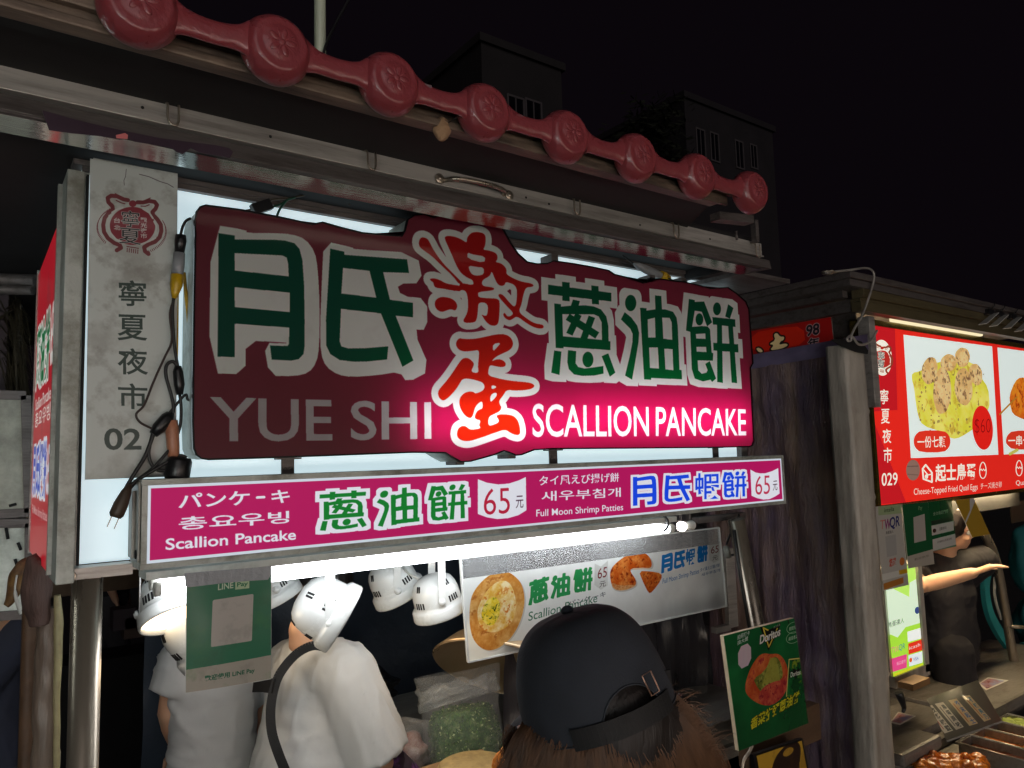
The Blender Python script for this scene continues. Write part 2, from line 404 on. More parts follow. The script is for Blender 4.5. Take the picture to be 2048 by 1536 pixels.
class Canvas:
    def __init__(s, o, u, v, ppm, base):
        s.o, s.u, s.v = Vector(o), Vector(u), Vector(v)
        s.W, s.H = int(s.u.length * ppm), int(s.v.length * ppm)
        s.w, s.h = s.W * SS, s.H * SS
        s.a = np.empty((s.h, s.w, 3), np.float32); s.a[:] = np.array(base) / 255.0
        A = np.array([list(s.u), list(s.v), list(s.o - Vector((0, 0, CZ)))]).T
        K = np.array([[1 / FPX, 0, -CX / FPX], [0, 1 / FPX, -CY / FPX], [0, 0, 1]])
        s.Hm = np.linalg.inv(A) @ RW @ K
    def q(s, pts):
        p = np.asarray(pts, float); k = np.c_[p, np.ones(len(p))] @ s.Hm.T
        return np.c_[k[:, 0] / k[:, 2] * s.w, k[:, 1] / k[:, 2] * s.h]
    def mask(s, polys):
        """even-odd fill of polygons in canvas pixels -> (mask, x0, y0)"""
        al = np.concatenate(polys); pad = 2
        x0, y0 = np.floor(al.min(0)).astype(int) - pad; x1, y1 = np.ceil(al.max(0)).astype(int) + pad
        x0, y0 = max(x0, 0), max(y0, 0); x1, y1 = min(x1, s.w), min(y1, s.h)
        if x1 <= x0 or y1 <= y0: return None
        X = np.arange(x0, x1)[None, :] + 0.5; Y = np.arange(y0, y1) + 0.5
        m = np.zeros((y1 - y0, x1 - x0), bool)
        for p in polys:
            n = len(p)
            for i in range(n):
                (ax, ay), (bx, by) = p[i], p[(i + 1) % n]
                if ay == by: continue
                lo, hi = (ay, by) if ay < by else (by, ay)
                r0, r1 = np.searchsorted(Y, lo), np.searchsorted(Y, hi)
                if r1 <= r0: continue
                xi = ax + (Y[r0:r1] - ay) * (bx - ax) / (by - ay)
                m[r0:r1] ^= X < xi[:, None]
        return m, x0, y0
    def dil(s, mk, rx, ry=None, square=False):
        if mk is None: return None
        m, x0, y0 = mk; ry = ry or rx; rx, ry = int(round(rx)), int(round(ry))
        h, w = m.shape; M_ = np.zeros((h + 2 * ry, w + 2 * rx), bool); M_[ry:ry + h, rx:rx + w] = m
        if square:
            c = np.cumsum(np.pad(M_, ((0, 0), (rx + 1, rx))).astype(np.int32), 1); M_ = (c[:, 2 * rx + 1:] - c[:, :-2 * rx - 1]) > 0
            c = np.cumsum(np.pad(M_, ((ry + 1, ry), (0, 0))).astype(np.int32), 0); M_ = (c[2 * ry + 1:] - c[:-2 * ry - 1]) > 0
        else:
            src = M_.copy()
            for k in range(28):
                dx, dy = int(round(rx * math.cos(k * math.pi / 14))), int(round(ry * math.sin(k * math.pi / 14)))
                sh = np.zeros_like(src); H, W = src.shape
                sh[max(dy, 0):H + min(dy, 0), max(dx, 0):W + min(dx, 0)] = src[max(-dy, 0):H + min(-dy, 0), max(-dx, 0):W + min(-dx, 0)]
                M_ |= sh
                dx //= 2; dy //= 2
                sh = np.zeros_like(src)
                sh[max(dy, 0):H + min(dy, 0), max(dx, 0):W + min(dx, 0)] = src[max(-dy, 0):H + min(-dy, 0), max(-dx, 0):W + min(-dx, 0)]
                M_ |= sh
        x0 -= rx; y0 -= ry
        cx, cy = max(-x0, 0), max(-y0, 0)
        M_ = M_[cy:, cx:]; x0 += cx; y0 += cy
        return M_[:max(0, s.h - y0), :max(0, s.w - x0)], x0, y0
    def put(s, mk, col, alpha=1.0):
        if mk is None: return
        m, x0, y0 = mk; h, w = m.shape
        R_ = s.a[y0:y0 + h, x0:x0 + w]
        if callable(col): c = col(h, w)
        else: c = np.array(col) / 255.0
        if callable(col): R_[m] = R_[m] * (1 - alpha) + c[m] * alpha
        else: R_[m] = R_[m] * (1 - alpha) + c * alpha
    def poly(s, pts, col, sm=0, holes=(), alpha=1.0):
        P = [s.q(chaikin(pts, sm) if sm else pts)] + [s.q(chaikin(h, sm) if sm else h) for h in holes]
        mk = s.mask(P); s.put(mk, col, alpha); return mk
    def ell(s, c, rx, ry, col, rot=0.0, alpha=1.0, wob=0.0, seed=0):
        t = np.linspace(0, 2 * math.pi, 48, endpoint=False)
        k = 1 + wob * np.sin(3 * t + seed) + wob * 0.7 * np.sin(7 * t + seed * 2.3)
        x, y = rx * np.cos(t) * k, ry * np.sin(t) * k
        pts = np.c_[c[0] + x * math.cos(rot) - y * math.sin(rot), c[1] + x * math.sin(rot) + y * math.cos(rot)]
        mk = s.mask([s.q(pts)]); s.put(mk, col, alpha); return mk
    def line_mask(s, pts, wpx, closed=False):
        """a stroke with round ends; pts in photo pixels, width in photo pixels"""
        pts = np.asarray(pts, float); polys = []; acc = None
        if closed: pts = np.r_[pts, pts[:1]]
        allq = []
        for a, b in zip(pts[:-1], pts[1:]):
            d = b - a; L = np.hypot(*d) or 1; t = np.array([-d[1], d[0]]) / L * wpx / 2
            allq.append(np.array([a + t, b + t, b - t, a - t]))
        th = np.linspace(0, 2 * math.pi, 14, endpoint=False)
        for p in pts: allq.append(np.c_[p[0] + wpx / 2 * np.cos(th), p[1] + wpx / 2 * np.sin(th)])
        return s.union([s.mask([s.q(x)]) for x in allq])
    def union(s, mks):
        mks = [m for m in mks if m is not None and m[0].size]
        if not mks: return None
        x0 = min(m[1] for m in mks); y0 = min(m[2] for m in mks)
        x1 = max(m[1] + m[0].shape[1] for m in mks); y1 = max(m[2] + m[0].shape[0] for m in mks)
        U = np.zeros((y1 - y0, x1 - x0), bool)
        for m, x, y in mks: U[y - y0:y - y0 + m.shape[0], x - x0:x - x0 + m.shape[1]] |= m
        return U, x0, y0
    def line(s, pts, wpx, col, closed=False, alpha=1.0):
        mk = s.line_mask(pts, wpx, closed); s.put(mk, col, alpha); return mk
    def affine(s, v, A, B, T):
        a, b, t = s.q([A, B, T]); return a + v[:, :1] * (b - a) + v[:, 1:] * (t - a)
    def text_mask(s, txt, A, B, T, bold=0.0):
        v, tri = glyphs(txt, bold); p = s.affine(v, A, B, T)
        x0, y0 = np.floor(p.min(0)).astype(int) - 1; x1, y1 = np.ceil(p.max(0)).astype(int) + 2
        x0, y0 = max(x0, 0), max(y0, 0); x1, y1 = min(x1, s.w), min(y1, s.h)
        if x1 <= x0 or y1 <= y0: return None
        m = np.zeros((y1 - y0, x1 - x0), bool)
        for t in tri:
            q = p[t] - (x0, y0)
            lo = np.maximum(np.floor(q.min(0)).astype(int), 0); hi = np.minimum(np.ceil(q.max(0)).astype(int) + 1, (x1 - x0, y1 - y0))
            if (hi <= lo).any(): continue
            X = np.arange(lo[0], hi[0])[None] + 0.5; Y = np.arange(lo[1], hi[1])[:, None] + 0.5
            (ax, ay), (bx, by), (cx_, cy_) = q
            e1 = (bx - ax) * (Y - ay) - (by - ay) * (X - ax); e2 = (cx_ - bx) * (Y - by) - (cy_ - by) * (X - bx); e3 = (ax - cx_) * (Y - cy_) - (ay - cy_) * (X - cx_)
            m[lo[1]:hi[1], lo[0]:hi[0]] |= ((e1 >= 0) & (e2 >= 0) & (e3 >= 0)) | ((e1 <= 0) & (e2 <= 0) & (e3 <= 0))
        return m, x0, y0
    def text(s, txt, A, B, T, col, bold=0.0, alpha=1.0):
        mk = s.text_mask(txt, A, B, T, bold); s.put(mk, col, alpha); return mk
    def grime(s, amt=0.12, cells=5, seed=3, col=(70, 66, 56)):
        n = fbm(s.h // 4 + 1, s.w // 4 + 1, cells, seed, 6, 0.65); n = np.kron(n, np.ones((4, 4)))[:s.h, :s.w]
        k = np.clip((n - 0.55) * 5, 0, 1)[..., None] * amt; s.a[:] = s.a * (1 - k) + np.array(col) / 255 * k
    def image(s, name):
        a = s.a.reshape(s.H, SS, s.W, SS, 3).mean((1, 3))
        im = bpy.data.images.new(name, s.W, s.H, alpha=False)
        px = np.ones((s.H, s.W, 4), np.float32); px[..., :3] = np.clip(a, 0, 1)
        im.pixels.foreach_set(px.ravel()); im.update(); im.pack()
        return im
def printed(name, im, rough=0.35, emit=0.0, transl=0.0, coat=0.0, bump=0.0, im2=None, refl=1.0, spec=.5):
    m = bpy.data.materials.new(name); m.use_nodes = True
    nt = m.node_tree; b = nt.nodes['Principled BSDF']; out = nt.nodes['Material Output']
    t = nt.nodes.new('ShaderNodeTexImage'); t.image = im; t.interpolation = 'Linear'; t.extension = 'EXTEND'
    if refl < 1:
        hs = nt.nodes.new('ShaderNodeHueSaturation'); hs.inputs['Value'].default_value = refl
        nt.links.new(t.outputs[0], hs.inputs['Color']); nt.links.new(hs.outputs[0], b.inputs['Base Color'])
    else:
        nt.links.new(t.outputs[0], b.inputs['Base Color'])
    b.inputs['Specular IOR Level'].default_value = spec; b.inputs['Roughness'].default_value = rough; b.inputs['Coat Weight'].default_value = coat
    if bump:
        tc = nt.nodes.new('ShaderNodeTexCoord'); n = nt.nodes.new('ShaderNodeTexNoise'); n.inputs['Scale'].default_value = 9
        bp = nt.nodes.new('ShaderNodeBump'); bp.inputs['Strength'].default_value = bump; bp.inputs['Distance'].default_value = 0.01
        nt.links.new(tc.outputs['Object'], n.inputs['Vector']); nt.links.new(n.outputs['Fac'], bp.inputs['Height']); nt.links.new(bp.outputs[0], b.inputs['Normal'])
    if emit:
        nt.links.new(t.outputs[0], b.inputs['Emission Color']); b.inputs['Emission Strength'].default_value = emit
    if transl:
        tr = nt.nodes.new('ShaderNodeBsdfTranslucent'); t2 = t
        if im2 is not None:
            t2 = nt.nodes.new('ShaderNodeTexImage'); t2.image = im2; t2.extension = 'EXTEND'
        nt.links.new(t2.outputs[0], tr.inputs[0])
        mx = nt.nodes.new('ShaderNodeMixShader'); mx.inputs[0].default_value = transl
        nt.links.new(b.outputs[0], mx.inputs[1]); nt.links.new(tr.outputs[0], mx.inputs[2]); nt.links.new(mx.outputs[0], out.inputs[0])
    return m
def face_mesh(name, o, u, v, mat, parent=None, outline=None, bend=None):
    """flat printed face with its print laid over it; outline: list of 3D points in its plane"""
    o, u, v = Vector(o), Vector(u), Vector(v)
    bm = bmesh.new()
    if outline is None:
        nx, ny = (1, 1) if bend is None else (24, 24)
        V = [[bm.verts.new(o + u * (i / nx) + v * (j / ny) + (bend(i / nx, j / ny) if bend else Vector())) for i in range(nx + 1)] for j in range(ny + 1)]
        for j in range(ny):
            for i in range(nx): bm.faces.new([V[j][i], V[j][i + 1], V[j + 1][i + 1], V[j + 1][i]])
    else:
        f = bm.faces.new([bm.verts.new(p) for p in outline]); bmesh.ops.triangulate(bm, faces=[f])
    uvl = bm.loops.layers.uv.new('UVMap'); uu, vv = u.length_squared, v.length_squared
    for f in bm.faces:
        for l in f.loops:
            d = l.vert.co - o; l[uvl].uv = (d.dot(u) / uu, d.dot(v) / vv)
    nrm = u.cross(v)
    for f in bm.faces:
        f.normal_update()
        if f.normal.dot(nrm) < 0: f.normal_flip()
    me = bpy.data.meshes.new(name); bm.to_mesh(me); bm.free()
    return link_mesh(name, me, mat, parent)
def quad_axes(tl, tr, br, bl):
    u = ((tr - tl) + (br - bl)) / 2; v = ((tl - bl) + (tr - br)) / 2
    o = (tl + tr + br + bl) / 4 - u / 2 - v / 2
    return o, u, v
def Z(x0, y0, s):
    """zoomed-crop coordinates back to photo pixels"""
    return lambda *p: [(x0 + a / s, y0 + b / s) for a, b in p]
# ------------------------------------------------------------------ traced characters of the big sign (photo pixels)
Za = Z(380, 400, 2.926)
Zb = Z(1040, 520, 4.267)
Zc = Z(820, 420, 5.486)
Zd = Z(850, 650, 5.486)
G = {}
G['yue'] = [Za((170,190),(265,205),(265,228),(500,230),(560,235),(615,250),(645,285),(662,350),(672,500),(675,700),(675,850),(668,900),(640,930),(600,938),(482,932),(472,850),(575,853),(583,840),(585,745),(265,722),(265,918),(165,915)),
            Za((265,308),(545,322),(570,335),(578,370),(582,445),(265,410)), Za((265,508),(588,540),(588,655),(265,625))]
G['shi'] = [Za((825,282),(908,300),(908,318),(1275,345),(1287,425),(1135,420),(1175,582),(1310,600),(1310,685),(1208,675),(1312,938),(1248,975),(1122,662),(888,635),(880,825),(890,855),(930,867),(1030,866),(1165,855),(1158,932),(1040,944),(960,945),(880,935),(825,900),(802,850),(800,700)),
            Za((900,395),(1055,412),(1095,570),(890,545))]
YUE_W = Za((127,140),(335,172),(335,190),(500,190),(600,197),(680,225),(735,300),(752,400),(763,600),(762,850),(745,950),(700,1010),(620,1030),(468,1028),(435,833),(568,838),(568,833),(330,820),(327,1020),(113,1012))
SHI_W = Za((787,237),(960,275),(960,285),(1335,308),(1368,485),(1215,488),(1240,560),(1393,575),(1393,760),(1310,755),(1415,995),(1275,1070),(1232,1003),(1100,1025),(950,1035),(870,1022),(800,975),(770,900),(765,750),(775,480))
G['ji'] = [
 Zc((105,350),(120,305),(155,292),(200,310),(225,350),(270,440),(370,580),(480,690),(560,770),(595,805),(550,815),(480,720),(350,600),(250,500),(140,425),(110,390)),
 Zc((225,750),(270,745),(330,760),(400,800),(470,815),(560,826),(580,890),(470,880),(380,860),(290,850),(270,820),(265,790),(235,770)),
 Zc((280,1020),(290,985),(330,955),(390,950),(460,965),(510,1000),(530,1045),(520,1085),(500,1100),(460,1085),(420,1095),(360,1118),(310,1095),(285,1060)),
 Zc((395,285),(440,278),(510,290),(580,320),(635,360),(632,300),(680,245),(740,235),(810,245),(840,280),(840,350),(830,400),(810,432),(880,440),(950,465),(972,500),(968,540),(945,568),(1010,580),(1055,620),(1072,660),(1065,700),(1150,750),(1240,785),(1340,800),(1372,825),(1345,842),(1280,845),(1250,940),(1235,1030),(1200,1115),(1280,1180),(1370,1240),(1470,1255),(1480,1285),(1455,1300),(1380,1290),(1290,1240),(1185,1160),(1140,1190),(1105,1210),(1060,1190),(1030,1150),(1040,1125),(1055,1130),(1075,1165),(1110,1165),(1150,1130),(1080,1060),(1000,970),(975,930),(1000,915),(1040,935),(1090,1000),(1165,1075),(1185,960),(1180,825),(1060,780),(1050,820),(1010,832),(970,810),(940,750),(905,660),(890,720),(800,765),(800,832),(920,845),(938,862),(915,880),(760,895),(755,925),(765,955),(850,965),(985,968),(995,1030),(990,1150),(980,1245),(940,1270),(890,1262),(840,1220),(810,1170),(792,1140),(830,1160),(860,1150),(868,1020),(760,1005),(755,1100),(745,1190),(720,1235),(575,1235),(640,1130),(650,1030),(635,900),(590,870),(550,885),(545,820),(580,795),(710,825),(700,765),(640,740),(570,690),(520,610),(470,490),(420,380),(390,310))]
JI_H = [Zc((638,460),(700,485),(838,505),(825,580),(640,530)), Zc((650,605),(740,620),(820,628),(822,700),(760,718),(700,710),(665,670))]
G['dan'] = Zd((345,215),(360,165),(390,140),(430,152),(560,150),(680,125),(800,98),(890,98),(950,130),(978,190),(970,240),(930,280),(860,310),(780,350),(738,400),(790,375),(850,375),(895,410),(895,450),(850,462),(780,450),(722,435),(705,490),(702,552),(800,580),(950,612),(1120,625),(1190,640),(1215,665),(1190,695),(1120,712),(1000,718),(905,708),(870,770),(820,830),(830,870),(852,905),(830,945),(770,975),(705,1005),(703,1108),(760,1095),(815,1070),(822,1040),(788,995),(830,980),(900,980),(970,990),(1020,1030),(1045,1090),(1058,1170),(1045,1205),(1000,1205),(950,1185),(890,1142),(780,1180),(640,1230),(500,1275),(420,1270),(370,1240),(358,1190),(375,1130),(420,1105),(460,1110),(500,1148),(560,1145),(625,1130),(600,1100),(625,1045),(570,1035),(552,1010),(575,950),(610,925),(645,915),(640,828),(590,860),(555,910),(540,980),(515,1025),(460,1005),(410,940),(385,870),(390,800),(430,750),(490,728),(545,730),(560,755),(660,715),(662,635),(560,600),(480,585),(420,590),(390,640),(340,720),(260,800),(210,832),(165,800),(150,750),(165,700),(240,620),(320,510),(390,400),(430,360),(490,360),(545,410),(545,445),(510,515),(600,528),(590,450),(600,360),(605,270),(540,280),(440,290),(380,270))
DAN_H = [Zd((755,205),(845,190),(800,245),(755,290)), Zd((740,652),(805,678),(740,710)), Zd((728,770),(770,740),(800,745),(795,780),(760,820),(725,848))]
def _ell(c, rx, ry, n=28): return [(c[0] + rx * math.cos(2 * math.pi * k / n), c[1] + ry * math.sin(2 * math.pi * k / n)) for k in range(n)]
def _seg(a, b, w):
    a, b = np.array(a, float), np.array(b, float); d = b - a; t = np.array([-d[1], d[0]]) / np.hypot(*d) * w / 2
    return [tuple(a + t), tuple(b + t), tuple(b - t), tuple(a - t)]
G['cong'] = [[x] for x in (Zb((248,208),(788,278),(788,352),(248,290)), Zb((367,183),(432,190),(432,350),(370,345)), Zb((617,215),(678,222),(683,378),(623,372)),
   Zb(*_seg((415,482),(668,642), 62)), Zb(*_seg((508,462),(430,632), 58)), Zb(*_seg((622,482),(552,672), 58)), Zb((460,335),(520,348),(505,400),(440,395)),
   Zb((300,770),(362,780),(345,980),(275,960)), Zb((418,768),(488,776),(483,880),(505,912),(560,925),(640,915),(720,903),(722,968),(640,985),(540,988),(470,975),(425,930),(412,870)),
   Zb(*_ell((588,848),47,67)), Zb((705,820),(762,795),(822,960),(775,995)))] + [[
   Zb((300,368),(358,375),(358,396),(440,388),(560,385),(640,395),(700,420),(745,480),(762,560),(765,690),(780,692),(780,768),(380,740),(380,752),(313,748)), Zb((370,460),(640,462),(680,480),(705,530),(708,680),(375,650))]]
G['you'] = [[x] for x in (Zb(*_ell((953,365),48,70)), Zb((902,443),(960,490),(1010,560),(1025,620),(1020,700),(1000,820),(965,1020),(905,985),(945,820),(968,700),(970,630),(950,585),(870,505)),
   Zb((1160,300),(1215,305),(1222,440),(1165,440)))] + [[
   Zb((1033,405),(1088,410),(1088,430),(1170,418),(1250,420),(1315,440),(1345,490),(1355,560),(1370,935),(1388,940),(1392,1018),(1128,1005),(1128,1020),(1068,1018)),
   Zb((1098,505),(1160,490),(1165,660),(1103,660)), Zb((1222,490),(1285,492),(1303,530),(1308,680),(1232,670)), Zb((1110,745),(1185,745),(1195,925),(1118,920)), Zb((1240,755),(1310,760),(1318,940),(1250,932))]]
G['bing'] = [[x] for x in (Zb((1450,330),(1500,340),(1500,356),(1580,352),(1648,530),(1605,565),(1560,440),(1500,430),(1470,615),(1425,600)), Zb(*_ell((1540,505),33,52)),
   Zb(*_ell((1690,415),34,55)), Zb((1785,375),(1830,408),(1800,500),(1760,480)), Zb((1650,485),(1845,505),(1848,570),(1655,548)), Zb((1658,705),(1870,718),(1873,788),(1660,770)),
   Zb((1690,540),(1732,545),(1740,1048),(1692,1040)), Zb((1785,550),(1825,555),(1862,1050),(1815,1045)))] + [[
   Zb((1460,570),(1520,566),(1560,562),(1610,566),(1630,590),(1645,790),(1658,795),(1655,858),(1525,855),(1530,940),(1560,970),(1600,960),(1610,940),(1590,885),(1628,862),(1682,1010),(1648,1040),(1635,1020),(1570,1035),(1500,1010),(1475,930)),
   Zb((1510,630),(1590,625),(1592,672),(1513,668)), Zb((1515,740),(1597,740),(1600,785),(1517,780))]]
YS = 1.50                                     # front of the big sign and of the price strip
def planar(p): w = PY(p[0], p[1], YS); return np.array([w.x, w.z])
NORM = {}
for k in ('cong', 'you', 'bing'):
    al = np.array([planar(p) for grp in G[k] for pl in grp for p in pl]); lo, hi = al.min(0), al.max(0)
    NORM[k] = [[(np.array([planar(p) for p in pl]) - lo) / (hi - lo) for pl in grp] for grp in G[k]]
for k in ('yue', 'shi'):
    al = np.array([planar(p) for pl in G[k] for p in pl]); lo, hi = al.min(0), al.max(0)
    NORM[k] = [[(np.array([planar(p) for p in pl]) - lo) / (hi - lo) for pl in G[k]]]
def norm_glyph(cv, key, A, B, T):
    return cv.union([cv.mask([cv.affine(pl, A, B, T) for pl in grp]) for grp in NORM[key]])

# ------------------------------------------------------------------ print of the big lit sign
SIGN = [(393,470),(392,440),(395,424),(402,415),(412,412),(482,421),(557,435),(626,450),(646,446),(681,456),(725,467),(770,471),(805,473),(812,462),(817,440),(831,431),(850,429),(868,436),(886,431),(905,427),(940,423),(968,423),(986,431),(1002,451),(1021,486),(1036,508),(1055,525),(1075,529),(1096,528),(1108,523),(1145,528),(1185,535),(1218,542),(1230,550),(1251,555),(1272,559),(1288,567),(1294,566),(1298,558),(1321,559),(1347,563),(1368,565),(1392,570),(1422,578),(1457,576),(1474,588),(1492,604),(1498,618),(1503,684),(1506,726),(1501,735),(1502,754),(1505,825),(1508,880),(1505,890),(1498,892),(1400,894),(1250,895),(1100,896),(1069,898),(1043,908),(1032,909),(1019,903),(1008,900),(985,909),(941,921),(923,922),(906,913),(892,904),(850,903),(821,903),(688,908),(551,913),(418,917),(404,915),(395,909),(390,897),(388,844),(390,640)]
outline = [PY(x, y, YS) for x, y in SIGN]
sx0, sx1 = min(p.x for p in outline) - .01, max(p.x for p in outline) + .01
sz0, sz1 = min(p.z for p in outline) - .01, max(p.z for p in outline) + .01
so, su, sv = Vector((sx0, YS, sz0)), Vector((sx1 - sx0, 0, 0)), Vector((0, 0, sz1 - sz0))
# the same artwork as printed ink (seen by reflected light) and as coloured acrylic (seen with light coming through)
def draw_sign(BASE, WHITE, GREEN, RED, TX):
    cv = Canvas(so, su, sv, 900, BASE)
    px = cv.w / (sx1 - sx0)
    cv.poly(YUE_W, WHITE, 1); cv.poly(SHI_W, WHITE, 1)
    m1 = cv.union([cv.mask([cv.q(chaikin(p, 1)) for p in [g]]) for g in G['ji'][:3]] + [cv.mask([cv.q(chaikin(G['ji'][3], 2))])])
    m2 = cv.mask([cv.q(chaikin(G['dan'], 2))])
    gm = [cv.union([cv.mask([cv.q(pl) for pl in grp]) for grp in G[k]]) for k in ('cong', 'you', 'bing')]
    for m in gm: cv.put(cv.dil(m, .023 * px, .0185 * px, True), WHITE)
    cv.put(cv.dil(m1, .0185 * px, .0165 * px), WHITE)
    cv.put(cv.dil(m2, .0185 * px, .0165 * px), WHITE)
    for k in ('yue', 'shi'): cv.put(cv.mask([cv.q(pl) for pl in G[k]]), GREEN)
    for m in gm: cv.put(m, GREEN)
    cv.put(m1, RED)
    for h in JI_H: cv.poly(h, WHITE, 1)
    cv.put(m2, RED)
    for h in DAN_H: cv.poly(h, WHITE, 1)
    cv.text('YUE', *Za((120,1417),(838,1410),(120,1152)), TX, .012)
    cv.text('SHI', *Za((945,1408),(1418,1400),(945,1172)), TX, .012)
    cv.text('SCALLION', *Zb((115,1512),(1110,1506),(115,1222)), TX, .012)
    cv.text('PANCAKE', *Zb((1168,1506),(1940,1500),(1168,1250)), TX, .012)
    cv.grime(.05, 6, 4, (70, 40, 40))
    return cv
IM_SIGN = draw_sign((108, 52, 60), (218, 220, 214), (24, 72, 60), (160, 30, 34), (176, 168, 170)).image('big_sign_print')
IM_SIGN_T = draw_sign((204, 12, 84), (248, 250, 250), (6, 124, 48), (246, 40, 8), (248, 246, 248)).image('big_sign_acrylic')

# ------------------------------------------------------------------ print of the magenta price strip
mo = (PY(284, 960, YS), PY(1568, 910, YS), PY(1572, 1008, YS), PY(279, 1141, YS))
mx0 = (mo[0].x + mo[3].x) / 2; mx1 = (mo[1].x + mo[2].x) / 2; mz1 = (mo[0].z + mo[1].z) / 2; mz0 = (mo[2].z + mo[3].z) / 2
FR = .011
cvo, cvu, cvv = Vector((mx0 + FR, YS, mz0 + FR)), Vector((mx1 - mx0 - 2 * FR, 0, 0)), Vector((0, 0, mz1 - mz0 - 2 * FR))
cv = Canvas(cvo, cvu, cvv, 1100, (206, 216, 228))
px = cv.w / cvu.length
MAG = (178, 22, 92)
b_ = int(.0055 * px)
cv.a[b_:-b_, b_:-b_] = np.array(MAG) / 255
W2 = (224, 226, 236)
Z1, Z2, Z3, Z4 = Z(290, 930, 5.689), Z(620, 920, 5.689), Z(940, 910, 5.689), Z(1240, 900, 6.0235)
cv.text('パンケ', *Z1((382,500),(1198,452),(382,326)), W2, .02)
cv.line(Z1((1280,371),(1362,366)), 5, W2)
cv.text('キ', *Z1((1442,438),(1655,430),(1442,286)), W2, .02)
cv.text('총요우빙', *Z1((388,745),(1648,662),(388,592)), W2, .015)
cv.text('Scallion Pancake', *Z1((238,972),(1725,852),(238,838)), W2, .02)
for k, A, B, T in (('cong',(115,812),(652,768),(115,366)), ('you',(765,768),(1252,712),(765,340)), ('bing',(1350,704),(1800,662),(1350,296))):
    m = norm_glyph(cv, k, *Z2(A, B, T)); cv.put(cv.dil(m, .0095 * px, .0075 * px, True), W2); cv.put(m, (12, 122, 44))
cv.poly(Z3((97,275),(200,315),(330,335),(450,325),(560,290),(643,250),(650,630),(560,685),(440,720),(320,730),(200,710),(97,672)), W2)
cv.text('65', *Z3((165,685),(462,664),(165,385)), (178, 28, 60), -.005)
cv.text('元', *Z3((530,606),(616,600),(530,466)), (70, 40, 60))
cv.text('タイ風えび揚げ餅', *Z3((795,352),(1705,306),(795,236)), W2, .012)
cv.text('새우부침개', *Z3((820,530),(1725,476),(820,414)), W2, .01)
cv.text('Full Moon Shrimp Patties', *Z3((762,728),(1752,652),(762,622)), W2, .01)
BLU = (22, 70, 226)
for k, A, B, T in (('yue',(165,674),(450,652),(165,320)), ('shi',(545,638),(856,618),(545,304)), ('bing',(1240,580),(1536,560),(1240,264))):
    m = norm_glyph(cv, k, *Z4(A, B, T)); cv.put(cv.dil(m, .0085 * px, .0062 * px, True), W2); cv.put(m, BLU)
m = cv.text_mask('蝦', *Z4((905,606),(1216,584),(905,282)), .012); cv.put(cv.dil(m, .0085 * px, .0062 * px, True), W2); cv.put(m, BLU)
cv.poly(Z4((1580,235),(1640,270),(1700,282),(1760,280),(1840,255),(1915,218),(1932,525),(1880,560),(1810,592),(1740,598),(1660,580),(1595,552)), W2)
cv.text('65', *Z4((1640,542),(1816,528),(1640,314)), (186, 40, 76), -.005)
cv.text('元', *Z4((1852,490),(1906,482),(1852,374)), (70, 40, 60))
IM_STRIP = cv.image('price_strip_print')

# ------------------------------------------------------------------ grey name plate 寧夏夜市 02
def emblem(cv, Zf, mar, dark, pale, full=True):
    cv.ell(Zf((1345,1100))[0], 290 / ZS, 243 / ZS, mar)
    for pts in (((1290,772),(1230,760),(1150,722),(1075,716),(1030,745),(1040,800),(1090,850),(1095,890),(1040,935),(990,1000),(970,1090),(980,1180),(1030,1260),(1110,1320),(1180,1345),(1195,1380),(1140,1412)),
                ((1412,798),(1480,800),(1560,780),(1630,790),(1660,830),(1640,880),(1600,920),(1610,960),(1660,1010),(1705,1080),(1712,1160),(1690,1240),(1630,1300),(1550,1330),(1490,1370),(1500,1420),(1545,1456))):
        cv.line(Zf(*pts), 9.0 / 6.4 * ZS if False else 52 / ZS, dark)
    cv.line(Zf((1130,690),(1220,745)), 14 / ZS, dark); cv.line(Zf((1500,775),(1575,742)), 14 / ZS, dark)
    for pts in (((1085,930),(1150,890),(1220,870)), ((1480,880),(1560,930),(1605,1000)), ((1050,970),(1030,1060),(1040,1140)), ((1620,1040),(1650,1100),(1640,1200)), ((1070,1200),(1130,1270),(1210,1310)), ((1460,1330),(1560,1290),(1635,1250))):
        cv.line(Zf(*pts), 22 / ZS, pale)
    cv.ell(Zf((1350,815))[0], 48 / ZS, 42 / ZS, mar)
    cv.line(Zf((1140,775),(1200,805),(1250,818)), 14 / ZS, dark); cv.line(Zf((1455,845),(1510,848),(1560,828)), 14 / ZS, dark)
    for t, A, B, T in (('寧',(1205,1110),(1435,1125),(1205,900)), ('夏',(1170,1320),(1450,1340),(1170,1120))):
        m = cv.text_mask(t, *Zf(A, B, T), .0); cv.put(cv.dil(m, 3, 3), pale); cv.put(m, (34, 40, 42))
    if full:
        for i, t in enumerate('觀光夜市'): cv.text(t, *Zf((1445,1050+i*68),(1530,1055+i*68),(1445,988+i*68)), pale, .02)
        for i, t in enumerate('台北'): cv.text(t, *Zf((1105,1062+i*90),(1190,1066+i*90),(1105,995+i*90)), pale, .02)
        for k in range(26):
            a = 2.45 + k * .062; x, y = 1340 + 440 * math.cos(a), 1110 + 300 * math.sin(a)
            cv.line(Zf((x, y), (x - 12, y + 22)), 9 / ZS, dark)
            a = -.42 + k * .062; x, y = 1345 + 420 * math.cos(a), 1150 + 300 * math.sin(a)
            cv.line(Zf((x, y), (x + 12, y + 22)), 9 / ZS, dark)
    cv.line(Zf((1270,1362),(1418,1385)), 12 / ZS, dark)
    for k in range(6): cv.line(Zf((1275 + k * 27, 1385 + k * 4),(1272 + k * 27, 1430 + k * 4)), 11 / ZS, dark)
ZS = 6.4
YPL = 1.555
pl = [PY(*p, YPL) for p in ((180,319),(355.5,345),(352,952),(170.3,957.3))]
plo, plu, plv = quad_axes(*pl)
